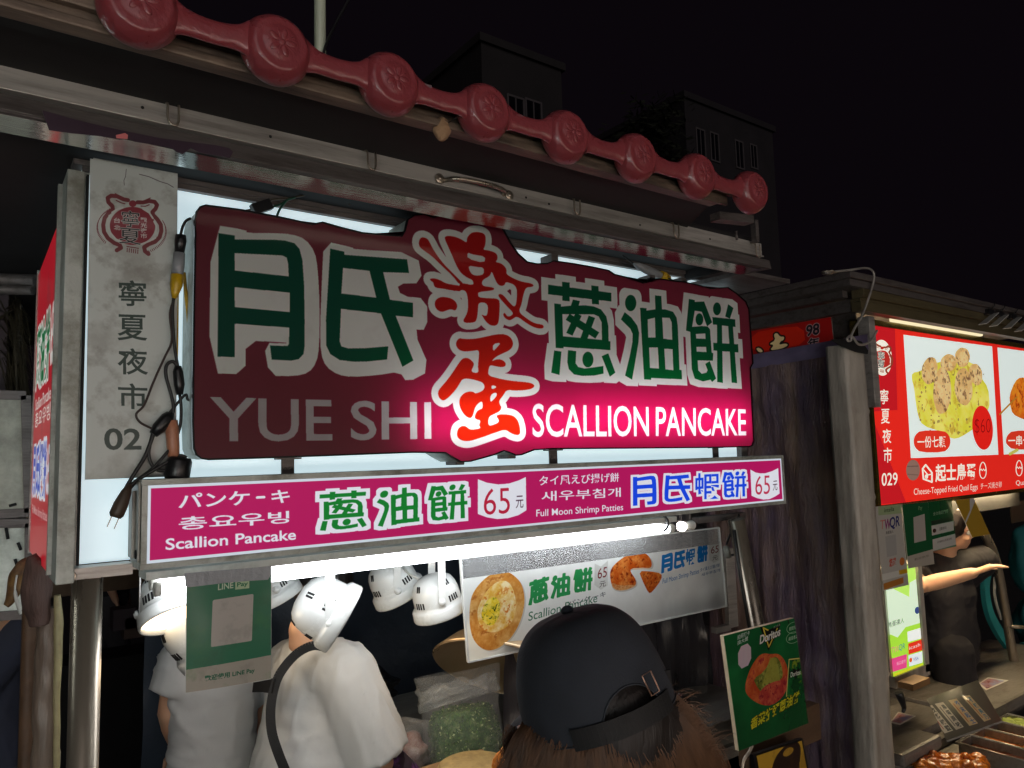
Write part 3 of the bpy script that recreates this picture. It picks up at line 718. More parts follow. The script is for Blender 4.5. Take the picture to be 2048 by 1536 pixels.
cv = Canvas(plo, plu, plv, 1800, (190, 196, 192))
cv.grime(.35, 6, 8, (120, 116, 108)); cv.grime(.3, 14, 21, (96, 88, 80))
emblem(cv, Z(60, 280, 6.4), (128, 44, 56), (112, 48, 54), (196, 200, 196))
Zp = Z(0, 500, 2.926)
INK = (44, 62, 56)
for t, A, B, T in (('寧',(705,326),(868,328),(705,174)), ('夏',(696,527),(870,528),(696,375)), ('夜',(695,727),(873,728),(695,571)), ('市',(696,928),(868,930),(696,776))):
    cv.text(t, *Zp(A, B, T), INK, .012)
cv.text('02', *Zp((612,1170),(830,1167),(612,1042)), INK, .018)
cv.line(Z(60, 280, 6.4)((1440,440),(1560,470),(1700,530),(1800,560),(1870,602)), 1.6, (96, 84, 92))
cv.line(Z(60, 280, 6.4)((1272,375),(1262,470),(1240,520),(1245,580)), 1.2, (90, 84, 84))
IM_PLATE = cv.image('name_plate_print')

# ------------------------------------------------------------------ red advert on the left flank
AX = PY(111, 1138, 1.56).x - .006
ad = (Vector((AX, 2.10, 1.66)), Vector((0, -.445, 0)), Vector((0, 0, .66)))
cv = Canvas(*ad, 900, (176, 26, 40))
def flank(y, z): return np.array([[(2.10 - y) / .445 * cv.w, (z - 1.66) / .66 * cv.h]])
def flank_text(t, y0, y1, z0, z1, col, bold, rim=None):
    v, tri = glyphs(t, bold); old = cv.affine
    cv.affine = lambda vv, A, B, T: np.c_[(flank(y0, z0)[0, 0] + vv[:, 0] * (flank(y1, z0)[0, 0] - flank(y0, z0)[0, 0])), flank(y0, z0)[0, 1] + vv[:, 1] * (flank(y0, z1)[0, 1] - flank(y0, z0)[0, 1])]
    m = cv.text_mask(t, 0, 0, 0, bold); cv.affine = old
    if rim: cv.put(cv.dil(m, 14, 12, True), rim)
    cv.put(m, col)
flank_text('蔥油餅', 2.08, 1.74, 2.03, 2.18, (16, 110, 62), .04, (226, 228, 220))
flank_text('65', 1.72, 1.66, 2.05, 2.18, (226, 228, 220), .03)
flank_text('Scallion Pancake', 2.06, 1.68, 1.985, 2.012, (226, 228, 220), .01)
flank_text('총요우빙', 2.06, 1.68, 1.945, 1.98, (226, 228, 220), .01)
flank_text('月氏蝦餅', 2.08, 1.73, 1.79, 1.91, (36, 70, 190), .04, (226, 228, 236))
flank_text('65', 1.72, 1.66, 1.80, 1.90, (226, 228, 236), .03)
flank_text('Full Moon Shrimp Patties', 2.06, 1.68, 1.745, 1.77, (220, 190, 186), .01)
cv.grime(.4, 5, 15, (120, 60, 60))
IM_FLANK = cv.image('flank_advert_print')

# ------------------------------------------------------------------ green payment card
YL = 1.488
Zl = Z(360, 1130, 5.69)
lc = [PY(*p, YL) for p in Zl((88,100),(1032,15),(1046,1300),(62,1452))]
lo_, lu_, lv_ = quad_axes(*lc)
cv = Canvas(lo_, lu_, lv_, 2200, (62, 122, 94))
cv.poly(Zl((-40,1212),(1150,1045),(1150,1700),(-40,1700)), (176, 170, 158))
cv.text('LINE', *Zl((390,303),(566,284),(390,234)), (196, 208, 186), .02)
cv.poly(Zl((585,207),(748,197),(748,292),(588,304)), (178, 200, 164))
cv.text('Pay', *Zl((608,286),(732,276),(608,222)), (52, 116, 84), .02)
cv.poly(Zl((348,412),(790,360),(800,370),(800,880),(790,892),(342,945),(332,935),(334,425)), (186, 180, 172))
cv.text('歡迎使用 LINE Pay', *Zl((275,1342),(845,1262),(275,1268)), (30, 100, 72), .02)
cv.grime(.3, 4, 33, (86, 140, 84)); cv.grime(.1, 9, 35, (60, 62, 56))
IM_LINE = cv.image('payment_card_print')

# ------------------------------------------------------------------ hanging acrylic menu board
YMB = 1.75
Zm = Z(900, 1040, 3.413)
mb = [PY(*p, YMB) for p in Zm((80,265),(1832,50),(1893,590),(118,968))]
mbo, mbu, mbv = quad_axes(*mb)
mb_split = .80                                  # the print fills the lower part, the top stays clear acrylic
cv = Canvas(mbo, mbu, mbv * mb_split, 1300, (232, 236, 234))
px = cv.w / mbu.length
n1 = fbm(cv.h // 4 + 1, cv.w // 4 + 1, 4, 3, 6); n1 = np.kron(n1, np.ones((4, 4)))[:cv.h, :cv.w]
cv.a *= (0.94 + .1 * n1)[..., None]
def food(c1, c2, c3, cells, seed):
    def fn(h, w):
        n = fbm(h, w, cells, seed, 6, .65)[..., None]; n2 = fbm(h, w, cells * 2.3, seed + 9, 6, .65)[..., None]
        A, B, C_ = [np.array(c) / 255.0 for c in (c1, c2, c3)]
        k = np.clip((n - .35) * 3.2, 0, 1); c = A * (1 - k) + B * k
        k2 = np.clip((n2 - .57) * 7, 0, 1); return c * (1 - k2) + C_ * k2
    return fn
cv.poly(Zm((122,560),(160,470),(245,385),(335,372),(400,400),(480,480),(505,575),(500,665),(470,765),(410,855),(320,915),(240,908),(170,848),(130,745)), (168, 166, 160), 2, alpha=.5)
cv.poly(Zm((110,560),(150,470),(240,390),(330,368),(400,400),(470,470),(495,570),(490,660),(460,760),(400,850),(310,905),(230,900),(160,840),(120,740)), food((196, 132, 58), (228, 186, 118), (170, 104, 44), 5, 2), 2)
cv.poly(Zm((160,640),(200,540),(250,470),(330,430),(400,470),(440,600),(430,700),(380,760),(290,790),(200,760)), food((222, 170, 66), (238, 222, 176), (206, 118, 40), 5, 6), 2)
cv.poly(Zm((190,650),(230,560),(290,540),(330,600),(320,690),(280,745),(220,720)), food((226, 196, 40), (240, 222, 110), (110, 120, 30), 6, 12), 2)
for a, b in (((300,600),(290,640)), ((255,690),(270,684)), ((282,625),(288,640))): cv.line(Zm(a, b), 2.0, (70, 84, 26))
GR2, BL2 = (44, 142, 78), (28, 120, 196)
for k, A, B, T in (('cong',(525,620),(655,590),(525,462)), ('you',(675,588),(806,572),(675,436)), ('bing',(830,562),(957,548),(830,410))):
    m = norm_glyph(cv, k, *Zm(A, B, T)); cv.put(cv.dil(m, .0022 * px), GR2)
def shield(pts, col): cv.poly(Zm(*pts), col, 0, alpha=.8)
shield(((970,375),(1015,400),(1062,362),(1068,530),(1022,556),(975,520)), (202, 204, 200))
cv.text('65', *Zm((995,482),(1058,472),(995,412)), (120, 44, 48))
cv.text('元', *Zm((1010,540),(1054,534),(1010,502)), (70, 66, 64))
cv.text('Scallion Pancake', *Zm((527,728),(1000,636),(527,668)), (60, 116, 90))
cv.text('パンケーキ', *Zm((800,652),(1058,602),(800,616)), (80, 90, 96))
cv.poly(Zm((1080,440),(1125,390),(1205,340),(1285,330),(1350,355),(1385,410),(1375,450),(1320,440),(1235,438),(1215,450),(1278,520),(1270,562),(1185,586),(1110,570),(1088,510)), (176, 170, 160), 2, alpha=.6)
cv.poly(Zm((1078,430),(1120,380),(1200,330),(1280,316),(1340,343),(1370,400),(1365,440),(1310,430),(1235,428),(1215,442),(1268,512),(1262,552),(1180,575),(1110,560),(1085,500)), food((198, 86, 26), (226, 140, 66), (132, 44, 14), 5, 31), 2)
cv.poly(Zm((1236,428),(1310,430),(1364,440),(1362,446),(1300,440),(1240,440)), (226, 206, 176))
cv.poly(Zm((1088,508),(1150,540),(1262,540),(1262,552),(1180,577),(1110,562)), food((214, 160, 104), (226, 190, 140), (190, 110, 60), 6, 35), 1, alpha=.7)
cv.poly(Zm((1280,450),(1360,458),(1440,478),(1442,520),(1380,600),(1355,606),(1310,520)), food((198, 86, 26), (224, 130, 56), (126, 40, 14), 5, 41), 1)
for k, A, B, T in (('yue',(1440,474),(1512,460),(1440,358)), ('shi',(1526,456),(1596,444),(1526,346)), ('bing',(1684,426),(1752,414),(1684,318))):
    m = norm_glyph(cv, k, *Zm(A, B, T)); cv.put(cv.dil(m, .0022 * px), BL2)
m = cv.text_mask('蝦', *Zm((1602,440),(1668,430),(1602,332)), .012); cv.put(cv.dil(m, .0008 * px), BL2)
shield(((1762,290),(1798,312),(1832,282),(1838,420),(1800,436),(1768,412)), (204, 206, 202))
cv.text('65', *Zm((1778,374),(1830,366),(1778,326)), (120, 44, 48))
cv.text('元', *Zm((1790,420),(1826,415),(1790,390)), (70, 66, 64))
cv.text('Full Moon Shrimp Patties', *Zm((1450,560),(1700,508),(1450,516)), (52, 110, 172))
cv.text('タイ風えび揚げ餅', *Zm((1708,490),(1842,466),(1708,464)), (60, 96, 140))
cv.text('새우부침개', *Zm((1718,522),(1846,498),(1718,500)), (60, 96, 140))
IM_MENU = cv.image('menu_board_print')

# ------------------------------------------------------------------ green snack placard
YD = 1.40
Zq = Z(1430, 1220, 4.862)
dc = [PY(*p, YD) for p in Zq((80,265),(775,68),(905,1110),(240,1360))]
dO, dU, dV = quad_axes(*dc)
cv = Canvas(dO, dU, dV, 1600, (24, 84, 44))
n1 = fbm(cv.h, cv.w, 3, 17, 4)
cv.a *= (0.75 + .55 * n1)[..., None]
def star(p, col): cv.poly(Zq(*p), col)
star(((362,246),(460,300),(580,258),(556,330),(468,492),(430,400)), (20, 22, 16))
cv.line(Zq((398,268),(470,460),(545,300)), 2.4, (206, 178, 70)); cv.line(Zq((398,268),(450,300)), 2.4, (206, 178, 70))
m = cv.text_mask('Doritos', *Zq((374,420),(580,372),(374,336)), .03); cv.put(cv.dil(m, 5), (20, 22, 16)); cv.put(m, (216, 214, 206))
cv.text('多力多滋', *Zq((506,296),(572,280),(506,274)), (206, 206, 190))
cv.text('拍照打卡', *Zq((138,338),(262,312),(138,292)), (206, 206, 206), .01)
cv.text('換大獎', *Zq((142,388),(250,360),(142,346)), (206, 206, 206), .01)
cv.poly(Zq((150,412),(280,380),(300,585),(172,622)), (196, 176, 186), 1)
for c, t in (((714,322), '期間限定'), ((716,414), '鹹蛋香菜')):
    e = _ell(c, 70, 52); cv.line(Zq(*e), .9, (150, 180, 150), True)
    cv.text(t, *Zq((c[0]-46, c[1]+24),(c[0]+46, c[1]+14),(c[0]-46, c[1]-12)), (206, 214, 200))
cv.poly(Zq((250,800),(260,720),(300,610),(370,520),(430,508),(490,530),(570,535),(630,590),(680,690),(690,780),(690,870),(640,960),(540,1010),(440,990),(340,930),(270,860)), food((176, 70, 34), (204, 112, 60), (150, 40, 50), 4, 51), 2)
cv.poly(Zq((330,730),(440,680),(500,570),(560,560),(610,640),(640,760),(600,790),(500,800),(420,870),(370,800)), food((96, 100, 36), (150, 156, 74), (60, 66, 30), 5, 55), 1)
cv.poly(Zq((490,560),(560,580),(590,720),(610,790),(430,800)), (152, 150, 62), 0, alpha=.8)
cv.poly(Zq((390,900),(440,820),(540,790),(640,790),(680,730),(690,870),(640,960),(540,1010),(440,990)), food((168, 54, 50), (196, 96, 66), (130, 30, 44), 4, 58), 1)
cv.poly(Zq((688,610),(832,618),(830,960),(690,960)), food((18, 70, 34), (30, 110, 54), (120, 140, 40), 3, 61))
cv.line(Zq((688,612),(836,622)), 2.2, (214, 196, 110)); cv.line(Zq((688,612),(684,950)), 1.6, (206, 190, 110))
star(((728,700),(770,720),(812,712),(760,815)), (18, 20, 16))
cv.text('Doritos', *Zq((714,782),(814,770),(714,736)), (216, 214, 206), .02)
m = cv.text_mask('香菜炸彈蔥油餅', *Zq((335,1206),(818,1018),(335,1092)), .03); cv.put(cv.dil(m, 4), (20, 40, 20)); cv.put(m, (196, 190, 40))
cv.line(Zq((590,140),(640,215),(660,270)), 2.2, (30, 60, 30)); cv.line(Zq((700,130),(760,170),(720,200),(770,210)), 1.2, (90, 140, 80))
IM_SNACK = cv.image('snack_placard_print')
fc = [PY(*p, 1.40) for p in Zq((405,1418),(842,1272),(905,1610),(470,1780))]
fo, fu, fv = quad_axes(*fc)
cv = Canvas(fo, fu, fv, 1200, (178, 140, 44))
cv.poly(Zq((540,1536),(600,1470),(700,1430),(780,1450),(830,1520),(830,1700),(520,1700)), (40, 24, 18), 2)
cv.ell(Zq((790,1420))[0], 9, 6, (30, 30, 20), .5); cv.ell(Zq((690,1510))[0], 11, 7, (168, 130, 44))
cv.grime(.3, 4, 71, (90, 60, 20))
IM_YEL = cv.image('yellow_card_print')

# ------------------------------------------------------------------ red lit menu box of the neighbouring stall
YR2 = 1.55
r0, r1 = PY(1733, 648, YR2), PY(1757, 1008, YR2)
RX0 = (r0.x + r1.x) / 2; RZ1 = 2.338; RZ0 = 1.612
ro, ru, rv = Vector((RX0, YR2, RZ0)), Vector((1.75, 0, 0)), Vector((0, 0, RZ1 - RZ0))
cv = Canvas(ro, ru, rv, 800, (226, 40, 30))
px = cv.w / ru.length
Zr, Zs_ = Z(1728, 580, 6.4), Z(1728, 800, 6.4)
cv.poly(Zr((0,380),(395,420),(430,1536),(80,1560)) + Zs_((540,1310),(150,1340)), (190, 26, 34))
cv.a[:, int(.27 * px):int(.30 * px)] = np.array((226, 40, 30)) / 255
OFF = (244, 240, 224)
cv.ell(Zr((230,867))[0], 128 / 6.4, 230 / 6.4, OFF, -.06)
ZS = 10.4
_e = lambda *p: [(1728 + (230 + (a - 1345) * .36) / 6.4, 580 + (880 + (b - 1090) * .50) / 6.4) for a, b in p]
ZS = 14.0
emblem(cv, _e, (178, 44, 36), (140, 60, 40), OFF, False)
for t, zf, A, B, T in (('寧', Zr, (205,1462),(312,1462),(205,1268)), ('夏', Zs_, (218,305),(330,300),(218,115)), ('夜', Zs_, (236,553),(350,552),(236,368)), ('市', Zs_, (250,805),(357,800),(250,608)), ('029', Zs_, (226,1102),(430,1090),(226,935))):
    cv.text(t, *zf(A, B, T), OFF, .01)
PH = (224, 236, 232)
cv.poly(Zr((505,572),(1640,722)) + Zs_((1720,700),(600,745)), PH)
cv.poly(Zr((1708,735),(3400,960)) + Zs_((3460,640),(1790,698)), PH)
cv.poly(Zr((615,1060),(720,1040),(770,1000),(850,960),(930,930),(1080,900),(1300,900),(1430,960),(1500,1120),(1590,1250),(1610,1450)) + Zs_((1600,100),(1500,300),(1300,440),(1180,500),(1090,480),(980,400),(750,330),(690,200),(660,20)) + Zr((640,1250),(612,1150)), food((210, 204, 60), (232, 222, 110), (196, 168, 60), 4, 81), 1)
eg = food((206, 164, 100), (226, 196, 138), (122, 86, 60), 3.2, 91)
for c, a, b, r in (((1260,860),95,125,0), ((1080,930),100,110,.2), ((840,1030),100,175,.15), ((1430,1080),85,140,-.2), ((1000,1290),115,300,.02), ((1275,1240),115,240,-.05)):
    cv.ell(Zr(c)[0], a / 6.4, b / 6.4, eg, r, wob=.02, seed=c[0])
rs = random.Random(9)
for _ in range(90):
    x, y = rs.uniform(700, 1560), rs.uniform(1000, 1850)
    cv.ell(Zr((x, y))[0], rs.uniform(5, 15) / 6.4, rs.uniform(8, 24) / 6.4, (110, 84, 56), alpha=.55)
cv.ell(Zs_((1518,355))[0], 131 / 6.4, 282 / 6.4, (224, 34, 26), -.08)
cv.text('$60', *Zs_((1415,450),(1622,446),(1415,236)), (160, 18, 16), -.012)
def pill(zf, x0, x1, y0, y1, col):
    r = 90; cv.poly(zf((x0 + r, y0),(x1 - r, y0),(x1 - 20, y0 + 60),(x1, y0 + 140),(x1 - 20, y1 - 60),(x1 - r, y1),(x0 + r, y1),(x0 + 20, y1 - 60),(x0, y0 + 140),(x0 + 20, y0 + 60)), col, 1)
pill(Zs_, 632, 1110, 390, 670, (222, 52, 34)); cv.text('一份七顆', *Zs_((684,615),(1046,606),(684,462)), OFF, .015)
pill(Zs_, 1812, 2300, 392, 634, (214, 56, 36)); cv.text('一串七顆', *Zs_((1846,592),(2210,580),(1846,452)), OFF, .015)
cv.poly(Zr((1930,1170),(2010,1110),(2120,1150),(2200,1300),(2200,1536)) + Zs_((2150,280),(2020,240),(1900,180),(1870,60)) + Zr((1860,1350)), food((206, 96, 22), (222, 140, 36), (150, 48, 14), 4, 101), 1)
cv.line(Zr((1955,1370),(1740,1590)), 3.2, (178, 120, 40)); cv.line(Zs_((1960,640),(1870,690)), 6, (196, 190, 90))
cv.ell(Zs_((628,897))[0], 88 / 6.4, 133 / 6.4, (134, 104, 92), .02)
cv.line(Zs_((560,850),(690,846)), 2, (96, 76, 70)); cv.line(Zs_((560,950),(690,960)), 2, (110, 84, 76))
cv.line(Zs_((790,830),(750,880),(760,1010),(870,1050),(870,930),(790,830)), 3.4, OFF)
cv.line(Zs_((760,890),(820,960),(860,950)), 2.4, OFF); cv.ell(Zs_((800,980))[0], 3.4, 4.6, OFF)
def egg(x, y, s):
    cv.line(Zs_(*[(x + s * 42 * math.sin(t) * (1 + .12 * math.cos(t)), y + s * 104 * math.cos(t)) for t in np.linspace(0, 2 * math.pi, 22)]), 1.8, OFF)
    cv.line(Zs_(*[(x - s * 40 + k * s * 16, y - (k % 2) * s * 24 + 6) for k in range(6)]), 1.5, OFF)
egg(1522, 900, 1); egg(1986, 872, .94)
cv.text('起士鳥蛋', *Zs_((912,1054),(1434,1022),(912,822)), OFF, .025)
cv.text('Cheese-Topped Fried Quail Eggs', *Zs_((638,1242),(1456,1168),(638,1134)), OFF)
cv.text('チーズ焼き卵', *Zs_((1492,1146),(1762,1120),(1492,1062)), OFF)
cv.text('Quail Eggs', *Zs_((1945,1112),(2230,1092),(1945,1030)), OFF)
IM_RED = cv.image('red_menu_print')

# red banner with 98 on the neighbour's flank (a plane running away from the street)
SX = 2.925
Zt = Z(1480, 560, 7.314)
nb = [PX(*p, SX) for p in Zt((-60,690),(1300,415),(1380,880),(-40,1180))]
no_, nu_, nv_ = quad_axes(*nb)
cv = Canvas(no_, nu_, nv_, 1100, (150, 24, 22))
cv.poly(Zt((160,780),(560,700),(930,680),(960,940),(560,1010),(160,1060)), (206, 40, 20), 1, alpha=.8)
a = [Zt((490,800),(540,770),(585,830),(650,830),(640,880),(590,900),(570,950),(650,930),(700,940),(690,970),(600,1010),(430,1035),(500,950),(420,940),(520,880)), Zt((230,1000),(290,990),(345,1050),(280,1065))]
for p in a:
    m = cv.mask([cv.q(chaikin(p, 1))]); cv.put(cv.dil(m, 16), (24, 22, 18)); cv.put(m, (226, 194, 140))
m = cv.text_mask('98', *Zt((968,836),(1162,800),(968,666)), .03); cv.put(cv.dil(m, 5), (176, 150, 150)); cv.put(m, (30, 20, 28))
m = cv.text_mask('年', *Zt((990,1010),(1160,980),(990,862)), .03); cv.put(cv.dil(m, 5), (176, 150, 150)); cv.put(m, (30, 20, 28))
IM_98 = cv.image('banner_print')

# small cards under the red box and the lit payment screen
def card_canvas(px_quad, y, ppm, base):
    c = [PY(*p, y) for p in px_quad]; return quad_axes(*c)
Zk = Z(1730, 980, 6.4)
CARDS = {}
def small(name, quad, y, base):
    o, u, v = quad_axes(*[PY(*p, y) for p in Zk(*quad)]); c = Canvas(o, u, v, 1100, base); CARDS[name] = (o, u, v); return c
c = small('qr', ((143,215),(455,180),(565,1215),(232,1290)), 1.535, (190, 186, 178))
cv = c
cv.poly(Zk((143,215),(455,180),(470,330),(150,330)), (150, 176, 120), alpha=.7)
cv.text('intella', *Zk((225,300),(352,290),(225,246)), (50, 70, 46)); cv.text('T', *Zk((175,510),(232,505),(175,396)), (206, 120, 110))
cv.text('W', *Zk((232,520),(312,512),(232,388)), (140, 40, 110), .02); cv.text('QR', *Zk((300,530),(430,510),(300,370)), (44, 50, 110), .02)
cv.text('鳥蛋達人', *Zk((250,580),(350,570),(250,540)), (60, 60, 60)); cv.poly(Zk((243,605),(380,590),(402,850),(274,872)), (172, 170, 166))
cv.text('悠遊', *Zk((305,1000),(395,985),(300,890)), (196, 70, 50), .02); cv.ell(Zk((470,940))[0], 5, 8, (206, 120, 60))
cv.poly(Zk((215,1080),(540,1035),(552,1110),(225,1160)), (216, 214, 206)); cv.poly(Zk((430,1050),(540,1035),(546,1090),(440,1105)), (220, 170, 40))
cv.poly(Zk((236,1200),(490,1140),(495,1215),(245,1280)), (196, 130, 60))
IM_C1 = cv.image('code_card_print')
cv = small('green', ((478,185),(805,150),(890,950),(560,1002)), 1.53, (36, 96, 58))
cv.poly(Zk((545,850),(900,800),(900,1010),(545,1010)), (186, 178, 166)); cv.poly(Zk((600,370),(745,345),(775,680),(622,695)), (190, 182, 174))
cv.text('Pay', *Zk((662,305),(712,300),(662,240)), (150, 190, 140)); cv.text('歡迎使用', *Zk((632,918),(812,892),(632,888)), (120, 114, 104))
IM_C2 = cv.image('green_card_print')
cv = small('list', ((805,150),(1110,115),(1168,722),(870,785)), 1.54, (30, 92, 52))
cv.text('全台指定門市', *Zk((865,335),(1058,308),(865,290)), (190, 200, 180)); cv.poly(Zk((845,460),(1130,420),(1135,540),(855,585)), (206, 204, 198)); cv.poly(Zk((862,635),(1155,582),(1168,722),(872,782)), (206, 204, 198))
cv.ell(Zk((885,525))[0], 3.6, 4.2, (80, 50, 40)); cv.text('活動辦法', *Zk((945,530),(1040,515),(945,490)), (70, 66, 60)); cv.text('詳情請洽店員說明', *Zk((925,690),(1110,655),(925,660)), (110, 104, 100)); cv.poly(Zk((842,400),(1125,362),(1128,410),(845,450)), (46, 66, 46))
IM_C3 = cv.image('list_card_print')
cv = small('yellow', ((1160,125),(1390,110),(1600,560),(1370,612)), 1.52, (186, 150, 52))
cv.text('好康優惠', *Zk((1215,240),(1390,215),(1215,195)), (120, 90, 30)); cv.poly(Zk((1250,330),(1450,285),(1500,385),(1300,420)), (176, 100, 50)); cv.poly(Zk((1255,330),(1330,310),(1362,405),(1290,428)), (206, 204, 200)); cv.ell(Zk((1510,500))[0], 8, 8, (130, 90, 40))
IM_C4 = cv.image('yellow_tag_print')
Zv = Z(1728, 1180, 6.4)
so_ = [PY(*p, 1.62) for p in Zv((250,-260),(660,-330),(755,990),(385,1105))]
sO, sU, sV = quad_axes(*so_)
cv = Canvas(sO, sU, sV, 1000, (206, 226, 200))
cv.poly(Zv((150,-420),(700,-420),(690,-120),(560,-60),(560,120),(250,-60)), (176, 224, 96))
cv.poly(Zv((300,560),(420,620),(520,500),(720,460),(800,1200),(300,1200)), (160, 214, 60))
cv.text('鳥蛋達人', *Zv((290,490),(500,440),(290,420)), (60, 76, 60)); cv.text('TW', *Zv((345,818),(440,800),(345,740)), (206, 130, 130)); cv.text('QR', *Zv((440,800),(520,780),(440,715)), (60, 130, 140))
cv.poly(Zv((545,560),(715,525),(730,660),(555,690)), (226, 230, 226)); cv.poly(Zv((560,710),(735,672),(745,810),(568,846)), (214, 50, 30)); cv.text('icash', *Zv((575,790),(715,755),(575,745)), (236, 226, 220)); cv.poly(Zv((565,860),(745,822),(752,965),(580,1000)), (216, 226, 228))
cv.text('VISA', *Zv((630,940),(700,925),(630,896)), (70, 80, 140)); cv.ell(Zv((597,920))[0], 3, 4.5, (214, 90, 40)); cv.poly(Zv((350,880),(545,840),(548,1010),(370,1050)), (214, 70, 130)); cv.text('街口支付', *Zv((415,975),(530,945),(415,930)), (236, 200, 210))
cv.ell(Zv((668,300))[0], 5, 7, (50, 66, 120)); cv.poly(Zv((380,1070),(752,975),(760,1020),(388,1110)), (196, 200, 40))
IM_SCREEN = cv.image('payment_screen_print')
# ================================================================== SETTING
LANE = 9.0
g = MB(); g.box((-60, -40, -0.2), (80, 90, 0)); tag(g.build('ground', M['asphalt']), kind='structure')

def building(name, label, p0, p1, ytop, Y, depth, mat, wins, rot=0.0):
    """apartment block far behind: left and right photo columns and roof row give its real width and height"""
    a, b = PY(p0, ytop, Y), PY(p1, ytop, Y); h = a.z
    t = thing(name, label, 'building', ((a.x + b.x) / 2, Y, 0), 'apartment blocks behind the stalls')
    w = MB(); w.box((a.x, Y, 0), (b.x, Y + depth, h)); w.box((a.x - .15, Y - .15, h), (b.x + .15, Y + depth, h + .35)); w.build('wall', mat, t)
    for (u, v, ww, hh) in wins:
        q = PY(u, v, Y); f = MB(); x, z = q.x, q.z; e = .09
        f.box((x - e, Y - .06, z - hh - e), (x, Y - .004, z + e)); f.box((x + ww, Y - .06, z - hh - e), (x + ww + e, Y - .004, z + e))
        f.box((x, Y - .06, z), (x + ww, Y - .004, z + e)); f.box((x, Y - .06, z - hh - e), (x + ww, Y - .004, z - hh)); f.box((x + ww / 2 - .03, Y - .05, z - hh), (x + ww / 2 + .03, Y - .004, z))
        fo_ = f.build('window', M['win_frame'], t)
        gl = MB(); gl.box((x + .01, Y - .02, z - hh + .01), (x + ww - .01, Y - .006, z - .01)); gl.build('pane', M['win_glass'], fo_)
    return t
building('apartment_block', 'faint grey block with two pale window frames behind the garland', 962, 1120, 84, 24, 8, M['facade'], [(1016, 192, .75, 1.0), (1052, 200, .75, 1.0)])
building('apartment_block', 'dim block with railings and tall windows above the last garland discs', 1368, 1540, 196, 25, 8, M['facade2'], [(1392, 258, .6, 1.5), (1420, 266, .6, 1.5), (1470, 282, .6, 1.5), (1500, 290, .5, 1.3)])

def tree(name, label, base, h, crown_c, crown_r, n, seed, mat=M['leaf'], size=.16, group=None):
    t = thing(name, label, 'tree', base, group); rs = random.Random(seed)
    tr = MB(); b = Vector(base); c = Vector(crown_c)
    tr.tube(smooth_path([b, b + (c - b) * .35 + Vector((.1, 0, 0)), b + (c - b) * .7, c], 4), [.16 - .009 * i for i in range(13)], 8)
    for k in range(7):
        a = rs.uniform(0, 6.28); d = Vector((math.cos(a), math.sin(a), rs.uniform(.2, .8))) * crown_r[0] * .8; s0 = b + (c - b) * rs.uniform(.6, .95)
        tr.tube(smooth_path([s0, s0 + d * .5 + Vector((0, 0, .1)), s0 + d], 3), [.05, .045, .04, .035, .028, .022, .015], 6)
    tr.build('trunk', M['bark'], t)
    lf = MB(); cl = [(Vector((rs.gauss(0, .5), rs.gauss(0, .5), rs.gauss(0, .45))), rs.uniform(.25, .5)) for _ in range(14)]
    for _ in range(n):
        cc, rr = rs.choice(cl); v = cc + Vector((rs.gauss(0, rr), rs.gauss(0, rr), rs.gauss(0, rr * .8))) * .8
        p = c + Vector((v.x * crown_r[0], v.y * crown_r[1], v.z * crown_r[2]))
        a = Vector((rs.gauss(0, 1), rs.gauss(0, 1), rs.gauss(0, .6))).normalized(); bb = a.orthogonal().normalized(); s = size * rs.uniform(.6, 1.3)
        lf._f([lf.bm.verts.new(p - a * s), lf.bm.verts.new(p + bb * s * .4), lf.bm.verts.new(p + a * s), lf.bm.verts.new(p - bb * s * .4)])
    lf.build('crown', mat, t, normals=False)
tc_ = PY(1260, 285, 14)
tree('street_tree', 'dark rounded tree crown behind the middle of the garland', (tc_.x, 14, 0), tc_.z, tc_, (1.0, 1.0, .75), 2600, 3)

# tall pale pole behind the garland
pp = PY(640, 60, 1.75)
m = MB(); m.tube([(pp.x, 1.75, 2.47), (pp.x, 1.75, 4.2)], .0145, 16); m.tube([(pp.x, 1.75, 2.55), (pp.x, 1.75, 2.59)], .017, 16)
tag(m.build('metal_pole', M['pale_pole']), 'pale green pole rising behind the red garland', 'pole')
m = MB(); m.tube(smooth_path([PY(641, 140, 1.73), PY(650, 95, 1.73), PY(672, 45, 1.74), PY(700, -8, 1.74), PY(716, -60, 1.74)], 6), .0035, 8)
tag(m.build('black_cable', M['rubber']), 'black cable leaning against the pale green pole', 'cable')

# the row of unseen stalls on the other side of the lane, behind the viewer
for k, (xc, col_) in enumerate(((-2.3, (236, 244, 238)), (0.1, (255, 232, 222)), (2.5, (255, 236, 214)))):
    t = thing('market_stall', ['unseen stall across the lane with added cool white light panel', 'unseen stall across the lane with added pinkish white light panel', 'unseen stall across the lane with added warm white light panel'][k], 'food stall', (xc, -2.9, 0), 'market stalls in a row')
    m = MB(); m.box((xc - 1, -3.3, .1), (xc + 1, -2.6, .84), .01); m.build('counter', M['counter'], t)
    m = MB(); m.box((xc - .95, -2.66, .86), (xc + .95, -2.62, 1.38), .005); m.build('light_panel', emitter('added_light_panel', col_, LANE * (1.7, .9, .55)[k]), t)  # unseen glowing slab, added low down to light the stall fronts
    m = MB(); m.box((xc - 1.02, -3.3, 1.4), (xc + 1.02, -2.6, 1.44)); m.box((xc - 1.0, -3.3, .85), (xc - .97, -2.62, 2.4)); m.box((xc + .97, -3.3, .85), (xc + 1.0, -2.62, 2.4)); m.box((xc - 1.1, -3.4, 2.4), (xc + 1.1, -2.4, 2.44)); m.build('frame', M['steel'], t)
# ================================================================== THE SCALLION PANCAKE STALL
stall = thing('market_stall', 'steel night market stall with pancake signs and white lit backboard', 'food stall', (1.2, 1.9, 0), 'market stalls in a row')
XL, XR = .137, 2.165
